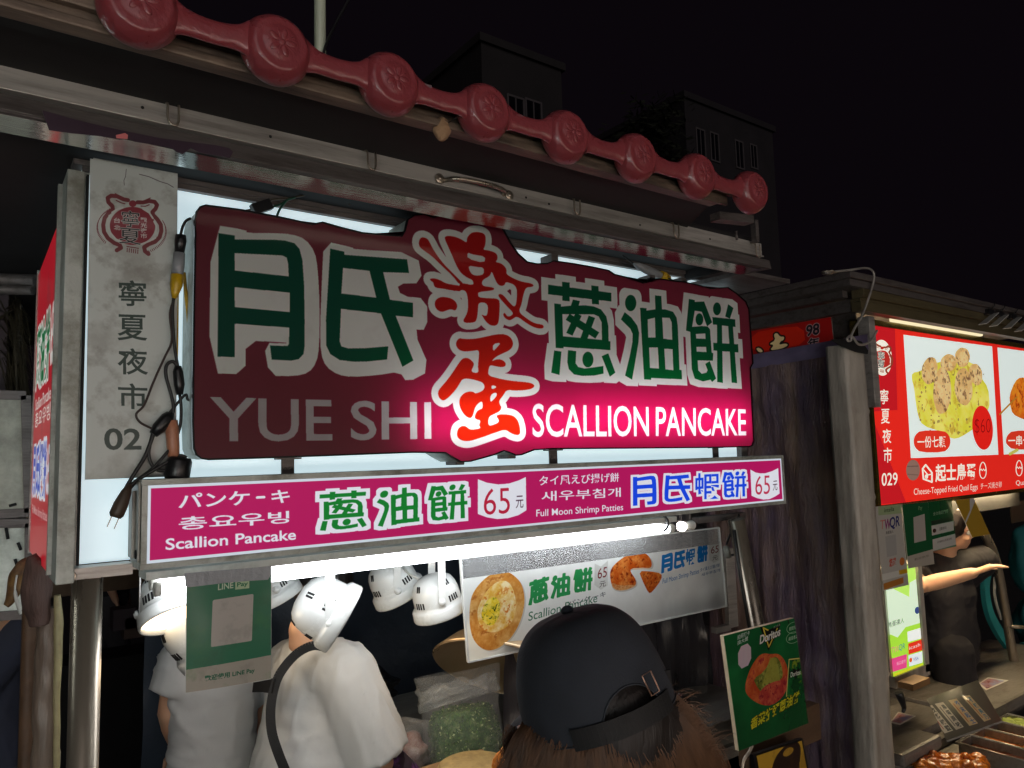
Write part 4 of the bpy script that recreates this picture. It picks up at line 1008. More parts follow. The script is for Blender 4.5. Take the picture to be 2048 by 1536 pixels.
# corner column, rails, backboard
m = MB(); zc0 = PY(100, 1172, 1.56).z; m.box((XL, 1.56, zc0), (.166, 1.70, 2.405), .002)
col_o = m.build('corner_column', M['alu'], stall)
m = MB(); m.box((.166, 1.572, zc0 + .004), (.262, 1.62, PY(150, 1138, 1.56).z - .001)); m.box((.262, 1.572, zc0 + .012), (XR, 1.60, zc0 + .037)); m.build('bottom_rail', M['steel'], stall)
rr = PY(143, 1154, 1.56)
m = MB(); m.lathe([(0, .004), (.0042, .004), (.0055, .003), (.007, .006), (.0085, .004), (.009, 0)], frame_mat((rr.x, 1.5715, rr.z), (0, -1, 0)), 20); m.build('bolt', M['chrome'], stall)
ZBB = zc0 + .026
m = MB(); m.box((.1665, 1.62, ZBB), (XR - .02, 1.635, 2.43))
M['backlit'] = pm('backlit_white_panel', (214, 226, 230), 0.4, 0, 0.03, 4, emit=(206, 228, 236), estr=.74, dirt_or_light=(150, 160, 150), dscale=9, damt=.25, dthr=.62)
m.build('backboard', M['backlit'], stall)
m = MB(); m.box((.15, 1.60, 2.432), (XR + .02, 1.65, 2.475)); m.box((.166, 1.605, 2.421), (XR, 1.6195, 2.432)); m.build('board_top_rail', M['steel_dark'], stall)
m = MB(); m.box((XR - .02, 1.60, ZBB), (XR + .012, 1.66, 2.4315), .002); m.build('board_end_post', M['steel_dark'], stall)
m = MB(); m.box((.1675, 1.606, ZBB), (.178, 1.6195, 2.42)); m.build('board_side_trim', M['steel'], stall)
# roof lip: two stacked fascia rails with a soffit behind
YF = 1.30
zf = [PY(350, 208, YF).z, PY(350, 251, YF).z, PY(480, 288, YF).z, PY(480, 318, YF).z]
xr1, xr2 = PY(1524, 505, YF).x, PY(1541, 528, YF).x
m = MB(); m.box((-.5, YF, zf[1]), (xr1, YF + .025, zf[0]), .0015); m.box((-.5, YF - .006, zf[1] - .004), (xr1, YF + .02, zf[1] - .0004), .001)
fascia = m.build('roof_fascia', M['steel'], stall)
m = MB(); m.box((-.5, YF + .02, zf[3] + .004), (xr1 - .01, YF + .06, zf[0] + .02)); m.build('fascia_core', M['dark_roof'], stall)
m = MB(); m.hexa([(-.5, YF - .002, zf[3]), (xr2, YF - .002, zf[3]), (xr2, YF + .10, zf[3] + .004), (-.5, YF + .10, zf[3] + .004),
                  (-.5, YF + .002, zf[2]), (xr2, YF + .002, zf[2]), (xr2, YF + .10, zf[2] + .002), (-.5, YF + .10, zf[2] + .002)], .0015)
m.build('drip_rail', M['steel_dark'], stall)
m = MB(); m.box((-.5, YF + .012, zf[3] - .0022), (xr2 - .03, YF + .085, zf[3] - .0008)); m.build('soffit_strip', M['polished'], stall)
m = MB(); m.box((-1.6, YF + .101, zf[2] + .03), (xr2 - .02, 4.2, zf[2] + .05)); m.box((xr2 - .03, YF + .09, zf[2]), (xr2 - .012, 4.2, zf[2] + .03)); m.build('roof_panel', M['dark_roof'], stall)
m = MB(); m.hexa([(XR + .02, YF + .1, zf[3] + .006), (xr2, YF + .1, zf[3] + .006), (xr2, 2.4, zf[3] + .02), (XR + .02, 2.4, zf[3] + .02),
                  (XR + .02, YF + .1, zf[3] + .02), (xr2, YF + .1, zf[3] + .02), (xr2, 2.4, zf[3] + .03), (XR + .02, 2.4, zf[3] + .03)]); m.build('soffit_end', M['steel_dark'], stall)
# torn plastic strip stuck along the drip rail
tz = lambda x, y: PY(x, y, YF - .006)
up = [(84, 220), (140, 236), (200, 251), (260, 264), (320, 276), (380, 284), (430, 290), (458, 296), (466, 304)]
dn = [(98, 260), (140, 266), (200, 272), (240, 279), (256, 277), (268, 283), (300, 288), (344, 296), (354, 304), (366, 308), (382, 296), (400, 305), (440, 312), (460, 316)]
m = MB(); m.prism([tz(*p) for p in up] + [tz(*p) for p in reversed(dn)], (0, .0012, 0))
tag(m.build('torn_tape', M['film_tape']), 'torn dark purple plastic strip peeling off the drip rail', 'tape strip')
m = MB(); m.prism([PY(*p, YF - .0085) for p in ((232, 270), (250, 266), (256, 270), (255, 278), (233, 276))], (0, .0012, 0)); 
tag(m.build('sticker_scrap', pm('pink_sticker', (214, 120, 120), .5)), 'small pink and white sticker scrap on the torn tape', 'sticker')
# hooks and handle on the fascia
def hook(px_, py_, sc=1.0):
    c = PY(px_, py_, YF - .003); w, h = .0085 * sc, .021 * sc
    h_ = MB(); h_.tube(smooth_path([c + Vector((-w, .004, h)), c + Vector((-w, -.012, h * .6)), c + Vector((-w, -.014, -h * .5)), c + Vector((-w * .3, -.014, -h)), c + Vector((w * .6, -.014, -h)), c + Vector((w, -.014, -h * .5)), c + Vector((w, -.013, h * .7))], 4), .0022, 8)
    return h_.build('hook', M['chrome'], fascia)
hook(343, 231); hook(737, 322); hook(1147, 413, 1.05); hook(1345, 461, 1.1); hook(1508, 501, 1.1)
ha, hb = PY(879, 358, YF - .002), PY(1018, 391, YF - .002)
m = MB()
for c in (ha, hb):
    m.lathe([(.0001, -.004), (.010, -.004), (.0115, -.002), (.0115, 0)], frame_mat(c, (0, 1, 0)), 18); m.lathe([(0, -.0065), (.0035, -.006), (.005, -.004)], frame_mat(c, (0, 1, 0)), 14)
hd = hb - ha; o_ = Vector((0, -1, 0))
m.tube(smooth_path([ha + hd * .08, ha + hd * .12 + o_ * .014, ha + hd * .25 + o_ * .026, ha + hd * .5 + o_ * .030, ha + hd * .75 + o_ * .026, ha + hd * .88 + o_ * .014, ha + hd * .92], 5), .0052, 12)
m.build('handle', M['chrome'], fascia)
m = MB()
for x, y in ((285, 215), (541, 273), (1052, 395), (1098, 408), (1280, 450), (1420, 478)):
    c = PY(x, y, YF - .0005); m.lathe([(0, -.0016), (.0022, -.0012), (.0028, 0)], frame_mat(c, (0, 1, 0)), 10)
tag(m.build('screw', M['dark_slot'], fascia), kind='stuff')
# front posts, counter and dark interior
pl_ = PY(168.5, 1400, 1.63)
m = MB(); m.tube([(pl_.x, 1.63, 0), (pl_.x, 1.63, zc0 + .004)], .0262, 28); m.build('front_post', M['chrome'], stall)
pa, pb = PY(1476, 1058, 1.60), PY(1513, 1255, 1.60)
m = MB(); m.tube([pa + (pa - pb) * .1, pb + (pb - pa) * 3.2], .028, 20); m.build('end_post', M['chrome'], stall)
m = MB(); m.tube([PY(1468, 1060, 1.585), PY(1484, 1170, 1.585), PY(1498, 1250, 1.585), PY(1515, 1330, 1.585)], .006, 8); m.build('conduit', M['rubber'], stall)
m = MB(); m.box((.30, 1.68, .82), (2.3, 2.30, .86), .004); m.box((.30, 1.70, .1), (2.3, 2.24, .8195)); m.build('counter', M['counter'], stall)
def fold(x0, x1, z0, z1, y, amp, fr, seed=0):
    return lambda u, v: (x0 + (x1 - x0) * u, y + amp * mnoise.noise(Vector((u * fr + seed, v * fr * .35, seed))) + amp * .3 * mnoise.noise(Vector((u * fr * 3, v * fr * 1.3, seed + 4))), z0 + (z1 - z0) * v)
m = MB(); m.grid(fold(.55, 3.1, 0, 2.3, 3.05, .10, 7, 2), 60, 30)
tag(m.build('rear_tarp', M['dark_sheet']), 'dark navy tarpaulin hanging at the back of the pancake stall', 'tarp')
m = MB(); m.grid(fold(1.40, 2.34, .8, 1.63, 1.98, .05, 5, 8), 50, 40)
tag(m.build('plastic_windbreak', M['dusk_sheet']), 'smoky crumpled plastic sheet below the hanging menu board', 'plastic sheet')

# ================================================================== AWNING AND GARLAND ABOVE
aw = thing('awning', 'dark awning with grimy beige gutter carrying the red garland', 'awning', (.6, 1.1, 2.37))
zg = PY(434, 150, 1.055).z; zt = PY(460, 95, 1.03).z
m = MB(); m.box((-.9, 1.043, zg + .010), (1.40, 1.052, zt + .010), .001); m.box((-.9, 1.026, zg), (1.35, 1.055, zg + .014), .003); m.box((-.9, 1.030, zg + .030), (1.41, 1.042, zt + .012), .003)
m.build('gutter', M['gutter'], aw)
m = MB(); m.hexa([(-.9, 1.0555, zt - .012), (1.37, 1.0555, zt - .012), (1.72, 1.50, zf[0] + .022), (-.9, 1.50, zf[0] + .022), (-.9, 1.0555, zt + .006), (1.37, 1.0555, zt + .006), (1.72, 1.50, zf[0] + .05), (-.9, 1.50, zf[0] + .05)])
m.build('awning_panel', M['dark_roof'], aw)
ea, eb = PY(1440, 432, 1.10), PY(1508, 438, 1.10)
m = MB(); m.hexa([ea + Vector((0, 0, -.008)), eb + Vector((0, 0, -.010)), eb + Vector((0, .03, -.010)), ea + Vector((0, .03, -.008)), ea + Vector((0, 0, .012)), eb + Vector((0, 0, .010)), eb + Vector((0, .03, .010)), ea + Vector((0, .03, .012))], .001)
m.build('end_bracket', M['steel_dark'], aw)
e0, e1 = PY(1506, 440, 1.28), PY(1520, 500, 1.28)
m = MB(); m.box((e0.x, 1.272, zf[0] - .01), (e0.x + .014, 1.29, e0.z), .001); m.build('end_strut', M['steel_dark'], aw)
m = MB(); m.tube([PY(1472, 462, 1.28), PY(1474, 480, 1.28)], .004, 6); m.build('end_pin', M['steel_dark'], aw)
m = MB(); c = PY(883, 258, 1.035); m.ball(c, (.016, .012, .02), sub=3, wob=.2, seed=4)
tag(m.build('foam_lump', pm('dirty_foam', (150, 120, 90), .9, bump=.6, bscale=90)), 'lump of brownish foam stuck under the gutter', 'foam lump')

gar = thing('light_garland', 'unlit red plastic garland of embossed discs along the awning edge', 'garland', (.8, 1.0, 2.43))
DX = [.161, .338, .516, .694, .875, 1.058, 1.242, 1.428]; GZ = 2.433; RD = .050
disc = MB(); mt = frame_mat((0, 0, 0), (0, -1, 0))
disc.lathe([(0, .0245), (.012, .0245), (.024, .0235), (.0262, .0222), (.028, .0226), (.033, .0212), (.0352, .0216), (.039, .019), (.0445, .0125), (.0485, .003), (RD, -.006), (.0475, -.015), (.040, -.022), (.02, -.024), (0, -.024)], mt, 44)
for k in range(5):
    a = k * 2 * math.pi / 5 + .3
    disc.ball(mt @ Vector((.0125 * math.cos(a), .0125 * math.sin(a), .0238)), (.0085, .0048, .0016), (mt.to_3x3() @ Matrix.Rotation(a, 3, 'Z')), 2)
    disc.tube([mt @ Vector((.007 * math.cos(a + .6), .007 * math.sin(a + .6), .0244)), mt @ Vector((.020 * math.cos(a + .6), .020 * math.sin(a + .6), .0240))], .0006, 6)
disc.ball(mt @ Vector((0, 0, .0245)), (.0045, .0045, .0010), mt.to_3x3(), 2)
d0 = disc.build('medallion', M['red_plastic'], gar)
def lk(u, v):
    x = -.048 + .096 * u; s = (x / .048) ** 2
    a = v * 2 * math.pi
    return (x, -.0035 + .0085 * math.sin(a) * (1 + .2 * s), (-.005 + .006 * s) + (.0165 + .0100 * s * s) * math.cos(a))
lkm = MB(); lkm.grid(lk, 16, 20); l0 = lkm.build('link', M['red_plastic'], gar)
for i, x in enumerate(DX):
    d = d0 if i == 0 else copy_obj(d0, gar)
    d.location = Vector((x, 1.0, GZ)); d.rotation_euler = (0, rnd.uniform(-.5, .5), 0)
    if i < 7:
        l = l0 if i == 0 else copy_obj(l0, gar)
        l.location = Vector(((x + DX[i + 1]) / 2, 1.0, GZ + .001))
for o in (d0, l0):    # shared data was built round the origin, not round the garland's base
    o.data.transform(Matrix.Translation(wloc(gar)))
for o in list(gar.children): o.location = o.location - wloc(gar)
for a, b in (((918, 232), (893, 248)), ((1088, 273), (1066, 282))):
    m = MB(); m.tube([PY(*a, 1.005), PY(*b, 1.03)], .0009, 5); m.build('tie_wire', M['rubber'], gar)
for x, y in ((857, 182), (1041, 242)):
    q = PY(x, y, .9895); m = MB(); m.box(q + Vector((-.006, 0, -.011)), q + Vector((.006, .0008, .011))); m.build('label_sticker', pm('dull_sticker', (112, 92, 96), .5), gar)

# ================================================================== SIGNS ON THE STALL
sg = thing('lightbox_sign', 'large maroon shaped lightbox with green characters reading YUE SHI SCALLION PANCAKE', 'sign', (sx0 + .9, YS, sz0))
# the face is a pane of translucent acrylic, lit from inside by the box's own tubes (only the right and lower ones work)
fm = printed('big_sign_face', IM_SIGN, .22, 0, .40, im2=IM_SIGN_T)
face_mesh('sign_face', so, su, sv, fm, sg, [p + Vector((0, .004, 0)) for p in outline])
rim = MB(); n = len(outline); cen = Vector((sum(p.x for p in outline) / n, YS, sum(p.z for p in outline) / n))
def inset(P_, d):
    out = []
    for i, p in enumerate(P_):
        t = (P_[(i + 1) % len(P_)] - P_[i - 1]); nn = Vector((-t.z, 0, t.x)).normalized()
        out.append(p + nn * d)
    return out
area = sum(outline[i].x * outline[(i + 1) % n].z - outline[(i + 1) % n].x * outline[i].z for i in range(n))
sgn = -1 if area > 0 else 1
i1 = inset(outline, sgn * .0035)
for A, B in ((outline, [p + Vector((0, .012, 0)) for p in outline]), (i1, outline), (i1, [p + Vector((0, .006, 0)) for p in i1])):
    va, vb = [rim.bm.verts.new(p) for p in A], [rim.bm.verts.new(p) for p in B]
    for k in range(n): rim._f([va[k], va[(k + 1) % n], vb[(k + 1) % n], vb[k]])
rim.build('sign_rim', pm('black_glossy_rim', (26, 20, 24), .2, coat=.4), sg)
box_ = MB(); box_.prism([p + Vector((0, .012, 0)) for p in inset(outline, sgn * .001)], (0, .085, 0), cap_front=False)
box_.build('sign_box', M['alu'], sg)
box_ = MB(); box_.prism([p + Vector((0, .014, 0)) for p in inset(outline, -sgn * .004)], (0, .080, 0), cap_front=False); box_.build('bounce_liner', pm('bounce_liner_grey', (92, 90, 92), .8), sg)  # dark inner shell added to cut light bouncing inside the box
zlamp = PY(1000, 850, YS).z
for x0_, x1_, zz, pw in ((.84, 1.34, zlamp, .85), (1.34, 2.10, zlamp + .012, 1.6)):
    ld = bpy.data.lights.new('sign_lamp', 'AREA'); ld.shape = 'RECTANGLE'; ld.size = x1_ - x0_; ld.size_y = .03; ld.energy = pw; ld.color = (1, .97, .98)
    lo2 = bpy.data.objects.new('sign_lamp', ld); COL.objects.link(lo2); lo2.parent = sg
    lo2.location = Vector(((x0_ + x1_) / 2, YS + .078, zz)) - wloc(sg); lo2.rotation_euler = (math.radians(-104), 0, 0)
for x, y in ((576, 932), (1107, 912), (1432, 905)):
    c = PY(x, y, YS + .07); b = MB(); b.box(c + Vector((-.014, 0, -.022)), c + Vector((.014, .004, .02)), .0008); b.box(c + Vector((-.026, -.01, .014)), c + Vector((.026, .012, .0175)))
    for dx in (-.006, .007): b.lathe([(.0015, -.0015), (.003, -.001), (.0032, 0)], frame_mat(c + Vector((dx, 0, -.006)), (0, 1, 0)), 10)
    b.build('bracket', M['steel_dark'], sg)
tabs = MB()
for x, y in ((912, 920), (1015, 908), (1101, 520), (1296, 560), (1358, 565)):
    c = PY(x, y, YS + .05); tabs.box(c + Vector((-.012, -.02, -.012)), c + Vector((.012, .03, .012)), .002)
tag(tabs.build('mounting_tab', M['steel_dark'], sg), kind='stuff')

ms = thing('price_lightbox', 'long magenta lightbox strip with two prices of 65 yuan', 'sign', (1.29, YS, mz0))
face_mesh('strip_face', cvo + Vector((0, .003, 0)), cvu, cvv, printed('price_strip_face', IM_STRIP, .5, .80, refl=.3, spec=.2), ms)
fr = MB()
fr.box((mx0, YS, mz1 - FR), (mx1, YS + .085, mz1), .001); fr.box((mx0, YS, mz0), (mx1, YS + .085, mz0 + FR), .001)
fr.box((mx0 + .001, YS + .0002, mz0 + FR), (mx0 + FR, YS + .084, mz1 - FR)); fr.box((mx1 - FR, YS + .0002, mz0 + FR), (mx1 - .001, YS + .084, mz1 - FR))
fr.box((mx0 + .002, YS - .001, mz0 + .006), (mx1 - .002, YS, mz0 + .0072)); fr.box((mx0 + .002, YS - .001, mz1 - .0065), (mx1 - .002, YS, mz1 - .0055))
fr.build('frame', M['alu'], ms)
bk = MB(); bk.box((mx0 + FR, YS + .07, mz0 + FR), (mx1 - FR, YS + .083, mz1 - FR)); bk.build('back_panel', M['white_plastic'], ms)
ec = MB(); ec.box((mx0 - .004, YS + .004, mz0 + .014), (mx0, YS + .078, mz1 - .004), .0015); ec.box((mx0 - .010, YS + .03, mz0 + .02), (mx0 - .004, YS + .066, mz1 - .02), .002)
eo = ec.build('end_cap', M['grey_plastic'], ms)
b = MB(); b.lathe([(0, -.002), (.008, -.0018), (.0085, 0)], frame_mat((mx0 - .0042, YS + .016, mz0 + .028), (1, 0, 0)), 18); b.build('plug', M['dark_slot'], eo)

pt = thing('name_plate', 'grey stall plate with round dragon emblem and number 02', 'sign', (plo.x + .08, YPL, plo.z))
face_mesh('plate_print', plo, plu, plv, printed('plate_face', IM_PLATE, .4, coat=.1), pt)
m = MB(); m.box(plo + Vector((0, .0006, 0)), plo + plu + plv + Vector((0, .004, 0))); m.build('plate_back', M['alu'], pt)
m = MB(); m.box((XL + .032, 1.56, zc0 + .03), (XL + .0355, 1.575, 2.40)); m.build('plate_gap', M['dark_slot'], pt)

fl = thing('side_advert', 'red advert on the stall flank with green and blue outlined characters', 'sign', (AX, 1.88, 1.66))
face_mesh('advert_print', ad[0], ad[1], ad[2], printed('flank_face', IM_FLANK, .3, .62, refl=.4), fl)
m = MB(); m.box((AX + .0008, 1.655, 1.66), (AX + .012, 2.10, 2.32)); m.box((AX - .003, 2.10, 1.655), (AX + .012, 2.112, 2.33)); m.box((AX - .001, 1.640, 1.655), (AX + .012, 1.655, 2.40)); m.build('advert_frame', M['alu'], fl)

lp = thing('payment_card', 'green mobile payment card taped under the left of the price strip', 'payment sign', (lo_.x + .08, YL, lo_.z))
bend = lambda u, v: Vector((0, -.004 * math.sin(math.pi * u) * (1 - v) + .002 * (1 - v), 0))
face_mesh('card_print', lo_, lu_, lv_, printed('payment_face', IM_LINE, .18, 0, .12, coat=.5, bump=.15), lp, bend=bend)
m = MB(); m.grid(lambda u, v: tuple(lo_ + lu_ * (u * 1.012 - .006) + lv_ * (v * 1.006 - .006) + bend(u, v) + Vector((0, .0012, 0))), 12, 12); m.build('card_sleeve', M['acrylic_edge'], lp)
tq = [(50, 95), (300, 72), (560, 52), (800, 34), (1040, 10), (1032, 120), (1000, 168), (800, 180), (500, 205), (250, 236), (110, 252), (62, 246)]
m = MB(); m.prism([PY(*Zl(p)[0], YL - .003) for p in tq], (0, .0006, 0))
tag(m.build('duct_tape', M['duct']), 'grey duct tape holding the green payment card', 'tape')

mbt = thing('menu_board', 'hanging clear acrylic board with pancake and shrimp patty photos', 'menu board', (mbo.x + .5, YMB, mbo.z))
face_mesh('menu_print', mbo, mbu, mbv * mb_split, printed('menu_face', IM_MENU, .2, 0, .5, coat=.3), mbt)
m = MB(); m.grid(lambda u, v: tuple(mbo + mbu * u + mbv * (mb_split + (1 - mb_split) * v)), 4, 2); m.build('clear_strip', M['frost_film'], mbt)
m = MB()
for a, b in ((mbo, mbo + mbu), (mbo, mbo + mbv), (mbo + mbu, mbo + mbu + mbv), (mbo + mbv, mbo + mbu + mbv)):
    d = (b - a).normalized(); m.obox((a + b) / 2 + Vector((0, .002, 0)), (b - a) / 2, Vector((0, .004, 0)), d.cross(Vector((0, 1, 0))) * .0022)
m.build('acrylic_edge', M['acrylic_edge'], mbt)
def chain(name, label, a, b, r=.006):
    m = MB(); a, b = Vector(a), Vector(b); k = max(2, int((b - a).length / .016))
    for i in range(k):
        c = a.lerp(b, (i + .5) / k); s = (b - a).length / k * .62; ax = Vector((1, 0, 0)) if i % 2 else Vector((0, 1, 0))
        m.tube([c + ax * (.0035 * math.cos(t)) + Vector((0, 0, s * math.sin(t))) for t in np.linspace(0, 2 * math.pi, 10, endpoint=False)], .0009, 5, closed=True)
    return tag(m.build(name, M['steel_dark']), label, 'chain')
c1 = PY(1030, 1076, 1.70); c2 = PY(1031, 1110, 1.742); chain('hanging_chain', 'short chain above the first price of the hanging menu', c1, c2)
c3 = PY(1362, 1050, 1.70); chain('hanging_chain', 'short chain beside the caged bulb at the end of the tube', c3 + Vector((0, 0, .03)), PY(1362, 1068, 1.742))
# ================================================================== LAMPS UNDER THE STRIP
ta, tb = PY(318, 1168, 1.66), PY(1332, 1057, 1.66); tz_ = (ta.z + tb.z) / 2
fx = thing('fluorescent_lamp', 'long lit white fluorescent fitting below the magenta strip', 'lamp', (1.0, 1.66, tz_))
for yy, dz in ((1.645, -.003), (1.69, .003)):
    m = MB(); m.tube([(ta.x, yy, tz_ + dz), (tb.x - .01, yy, tz_ + dz)], .0135, 16); m.build('tube', M['tube'], fx)
m = MB(); m.box((ta.x - .03, 1.63, tz_ + .0175), (tb.x + .02, 1.705, tz_ + .034), .002); m.build('batten', M['white_plastic'], fx)
m = MB()
for yy, dz in ((1.645, -.003), (1.69, .003)):
    for x, d in ((ta.x, -1), (tb.x, 1)): m.tube([(x - (.0 if d < 0 else .01), yy, tz_ + dz), (x + d * .012, yy, tz_ + dz)], .0142, 14)
tag(m.build('end_holder', M['white_plastic'], fx), kind='stuff')
m = MB(); q = PY(1330, 1048, 1.63); m.tube(smooth_path([q + Vector((-.008, 0, .03)), q + Vector((.004, -.008, .012)), q + Vector((.003, -.008, -.008)), q + Vector((-.008, 0, -.022))], 5), .004, 8)
tag(m.build('cable_tie', M['rubber']), 'black cable tie round the end of the lit tube', 'cable tie')
bc = PY(1363, 1053, 1.66)
bt = thing('caged_bulb', 'small lit bulb in a wire cage at the end of the tube', 'lamp', bc)
m = MB(); m.ball(bc, (.017, .016, .016), sub=3); m.build('bulb', M['bulb'], bt)
m = MB()
for k in range(3):
    a = k * math.pi / 3; m.tube([bc + Vector((.022 * math.cos(t), .022 * math.sin(t) * math.cos(a), .022 * math.sin(t) * math.sin(a))) for t in np.linspace(0, 2 * math.pi, 16, endpoint=False)], .0009, 5, closed=True)
m.build('wire_cage', M['steel_dark'], bt)
m = MB(); m.tube([bc + Vector((.016, 0, 0)), bc + Vector((.032, 0, 0)), bc + Vector((.05, 0, 0)), bc + Vector((.058, 0, 0))], [.011, .014, .0165, .012], 16); m.build('socket', M['white_plastic'], bt)
m = MB(); m.box(PY(1398, 1040, 1.66) + Vector((0, 0, -.012)), PY(1478, 1032, 1.69) + Vector((0, 0, .014)), .002)
tag(m.build('cross_bar', M['steel_dark']), 'short dark steel bar between the bulb socket and the end post', 'bar')

def spot_lamp(label, piv, Y, axc, sc=1.0, lit=False, yoke=(0, 0, 1), L=.17, side=None):
    pv = PY(*piv, Y); ax = CD(*axc); t = thing('spot_lamp', label, 'lamp', pv, 'white spot lamps over the counter')
    mt = frame_mat(pv - ax * .012 * sc, -ax); s = sc
    hd = MB(); hd.lathe([(r * s, h * s) for r, h in ((0, .056), (.02, .0555), (.040, .050), (.054, .039), (.062, .024), (.066, .006), (.0675, -.018), (.068, -.024), (.073, -.027), (.077, -.032), (.079, -.054), (.0775, -.058), (.074, -.058), (.072, -.05), (.064, -.034), (.054, -.01), (.02, .02), (0, .025))], mt, 44)
    hd.build('lamp_head', M['white_lamp'], t)
    vs = MB()
    for a0 in (0, math.pi * .5, math.pi, math.pi * 1.5):
        for k in range(4):
            a = a0 + (k - 1.5) * .13 + .35
            for h, rr in ((-.008, .0670), (.036, .0562)):
                if h > 0 and k in (0, 3): continue
                d = Vector((math.cos(a), math.sin(a), 0)); c = mt @ (d * rr * s + Vector((0, 0, h * s)))
                tt = (mt.to_3x3() @ Vector((-math.sin(a), math.cos(a), 0))) * .0024 * s; ll = (mt.to_3x3() @ Vector((d.x * (-.1 if h < 0 else -.45), d.y * (-.1 if h < 0 else -.45), 1))).normalized() * .0085 * s; nn = mt.to_3x3() @ d * .0012 * s
                vs.obox(c, tt, ll, nn, .0008)
    tag(vs.build('vent_slot', M['dark_slot'], t), kind='stuff')
    ln = MB(); ln.lathe([(0, -.050 * s), (.05 * s, -.050 * s), (.0715 * s, -.048 * s)], mt, 32); ln.build('lens', M['lamp_lens'], t)
    sd = Vector(side).normalized() if side else ax.cross(Vector((0, 0, 1))).normalized()
    up_ = Vector(yoke).normalized(); yk = MB(); fw = sd.cross(up_).normalized()
    for q in (-1, 1):
        b0 = pv + sd * q * .0700 * s; b1 = b0 + up_ * L
        yk.obox((b0 + b1) / 2 - up_ * .006, sd * .0014, (b1 - b0) / 2 + up_ * .006, fw * .0105 * s, .0008)
        yk.lathe([(0, .010), (.006, .009), (.0075, .006), (.0105, .004), (.011, 0)], frame_mat(b0 + sd * q * .0012, sd * q), 18)
    yk.obox(pv + up_ * (L + .002), sd * .0710 * s, up_ * .0014, fw * .0105 * s); yk.tube([pv + up_ * (L + .002), pv + up_ * (L + .05)], .006, 8)
    yk.build('yoke', M['white_lamp'], t)
    return t
spot_lamp('large white spot lamp tilted over the bending worker', (652, 1219), 1.80, (.84, .52, .12), 1.12, L=.16, side=CD(.35, .15, -.9))
spot_lamp('lit white spot lamp left of the green payment card', (346, 1200), 1.80, (.42, .80, -.42), 1.0, True, L=.10, side=CD(-.8, .3, -.5))
spot_lamp('small white spot lamp with grey vents right beside the green card', (545, 1172), 2.15, (.40, .9, .1), .92, L=.10)
spot_lamp('white spot lamp with round pivot bolt, higher of the two by the menu', (788, 1164), 2.05, (.43, .89, .12), 1.05, L=.10, side=CD(.3, .1, -.95))
spot_lamp('white spot lamp hanging straight down next to the menu board', (874, 1196), 1.86, (.27, .96, .05), 1.0, L=.12, side=CD(.3, -.1, -.95))
spot_lamp('cream spot lamp mostly hidden behind the green payment card', (400, 1262), 1.86, (.60, .74, .30), 1.12, L=.18)
m = MB(); z0 = PY(652, 1150, 1.8).z + .10
m.box((.35, 1.80, z0 + .03), (2.0, 1.825, z0 + .055)); m.box((.35, 2.06, z0 + .05), (2.0, 2.085, z0 + .075))
tag(m.build('lamp_rail', M['steel_dark']), 'steel rails carrying the white spot lamps', 'rail')
m = MB(); m.tube(smooth_path([PY(805, 1130, 2.0), PY(815, 1145, 1.95), PY(838, 1158, 1.9), PY(860, 1162, 1.87)], 5), .0035, 8)
tag(m.build('power_cable', M['white_plastic']), 'white cord linking the two lamps by the menu board', 'cord')

# ================================================================== CABLES ON THE FACE OF THE STALL
def cable(label, pts, Y, r=.0032, mat=None, name='power_cable', cat='cable', group=None):
    P_ = [PY(p[0], p[1], p[2] if len(p) > 2 else Y) for p in pts]
    m = MB(); m.tube(smooth_path(P_, 6), r, 8)
    return tag(m.build(name, mat or M['rubber']), label, cat, group)
Ze = Z(240, 380, 2.259)
def E_(*p): return Ze(*p)
YC = 1.535
cable('black lead looping over the top left corner of the big sign', E_((320, 128), (298, 140), (282, 170), (272, 215)), YC, .0028)
cable('twin black lead running down from the yellow taped joint', E_((243, 478), (238, 540), (240, 620), (248, 720), (262, 800)), YC, .0030)
cable('thin dark lead crossing the characters towards the number 02', E_((246, 490), (226, 560), (234, 680), (200, 760), (150, 870), (110, 970), (74, 1012), (92, 1050), (150, 1080)), YC, .0022, pm('brown_lead', (50, 34, 30), .5))
cable('black loop above the inline switch beside the big sign', E_((262, 800), (240, 775), (212, 790), (208, 840), (230, 920), (242, 980), (236, 1030)), YC, .0032)
cable('black lead from the inline switch down to the tan taped joint', E_((270, 925), (276, 980), (274, 1050), (262, 1100)), YC, .0030)
cable('black lead from the small adapter towards the sign edge', E_((190, 1050), (250, 975), (295, 925), (305, 945), (320, 952)), YC, .0026)
cable('black lead sweeping from the dark adapter down to the plug', E_((155, 1090), (135, 1150), (110, 1210), (60, 1290), (20, 1360), (0, 1420)), YC, .0036)
cable('black lead looping under the tan taped joint', E_((150, 1090), (130, 1190), (150, 1250), (190, 1268), (240, 1258)), YC, .0032)
cable('black lead running from the round socket to the hanging plug', E_((300, 1210), (270, 1200), (220, 1225), (120, 1285), (60, 1325), (20, 1380)), YC - .006, .0034)
cable('second black lead crossing down to the plug', E_((222, 1175), (150, 1255), (80, 1310), (30, 1370), (-5, 1425)), YC - .003, .0030)
def lump(name, label, cat, pts, rs_, Y, mat):
    m = MB(); m.tube([PY(p[0], p[1], Y) for p in pts], rs_, 14); return tag(m.build(name, mat), label, cat)
lump('cable_joint', 'black cable connector at the top left of the big sign', 'connector', E_((275, 205), (274, 230), (268, 285)), [.010, .011, .009], YC, M['black_plastic'])
lump('cable_joint', 'grey taped joint above the yellow tape', 'connector', E_((268, 285), (264, 340), (258, 385)), [.0105, .0115, .0105], YC, M['duct'])
lump('tape_wrap', 'yellow tape wrap on the cable beside the plate', 'tape', E_((258, 383), (255, 430), (248, 470), (244, 490)), [.0115, .0115, .007, .004], YC, M['yellow_tape'])
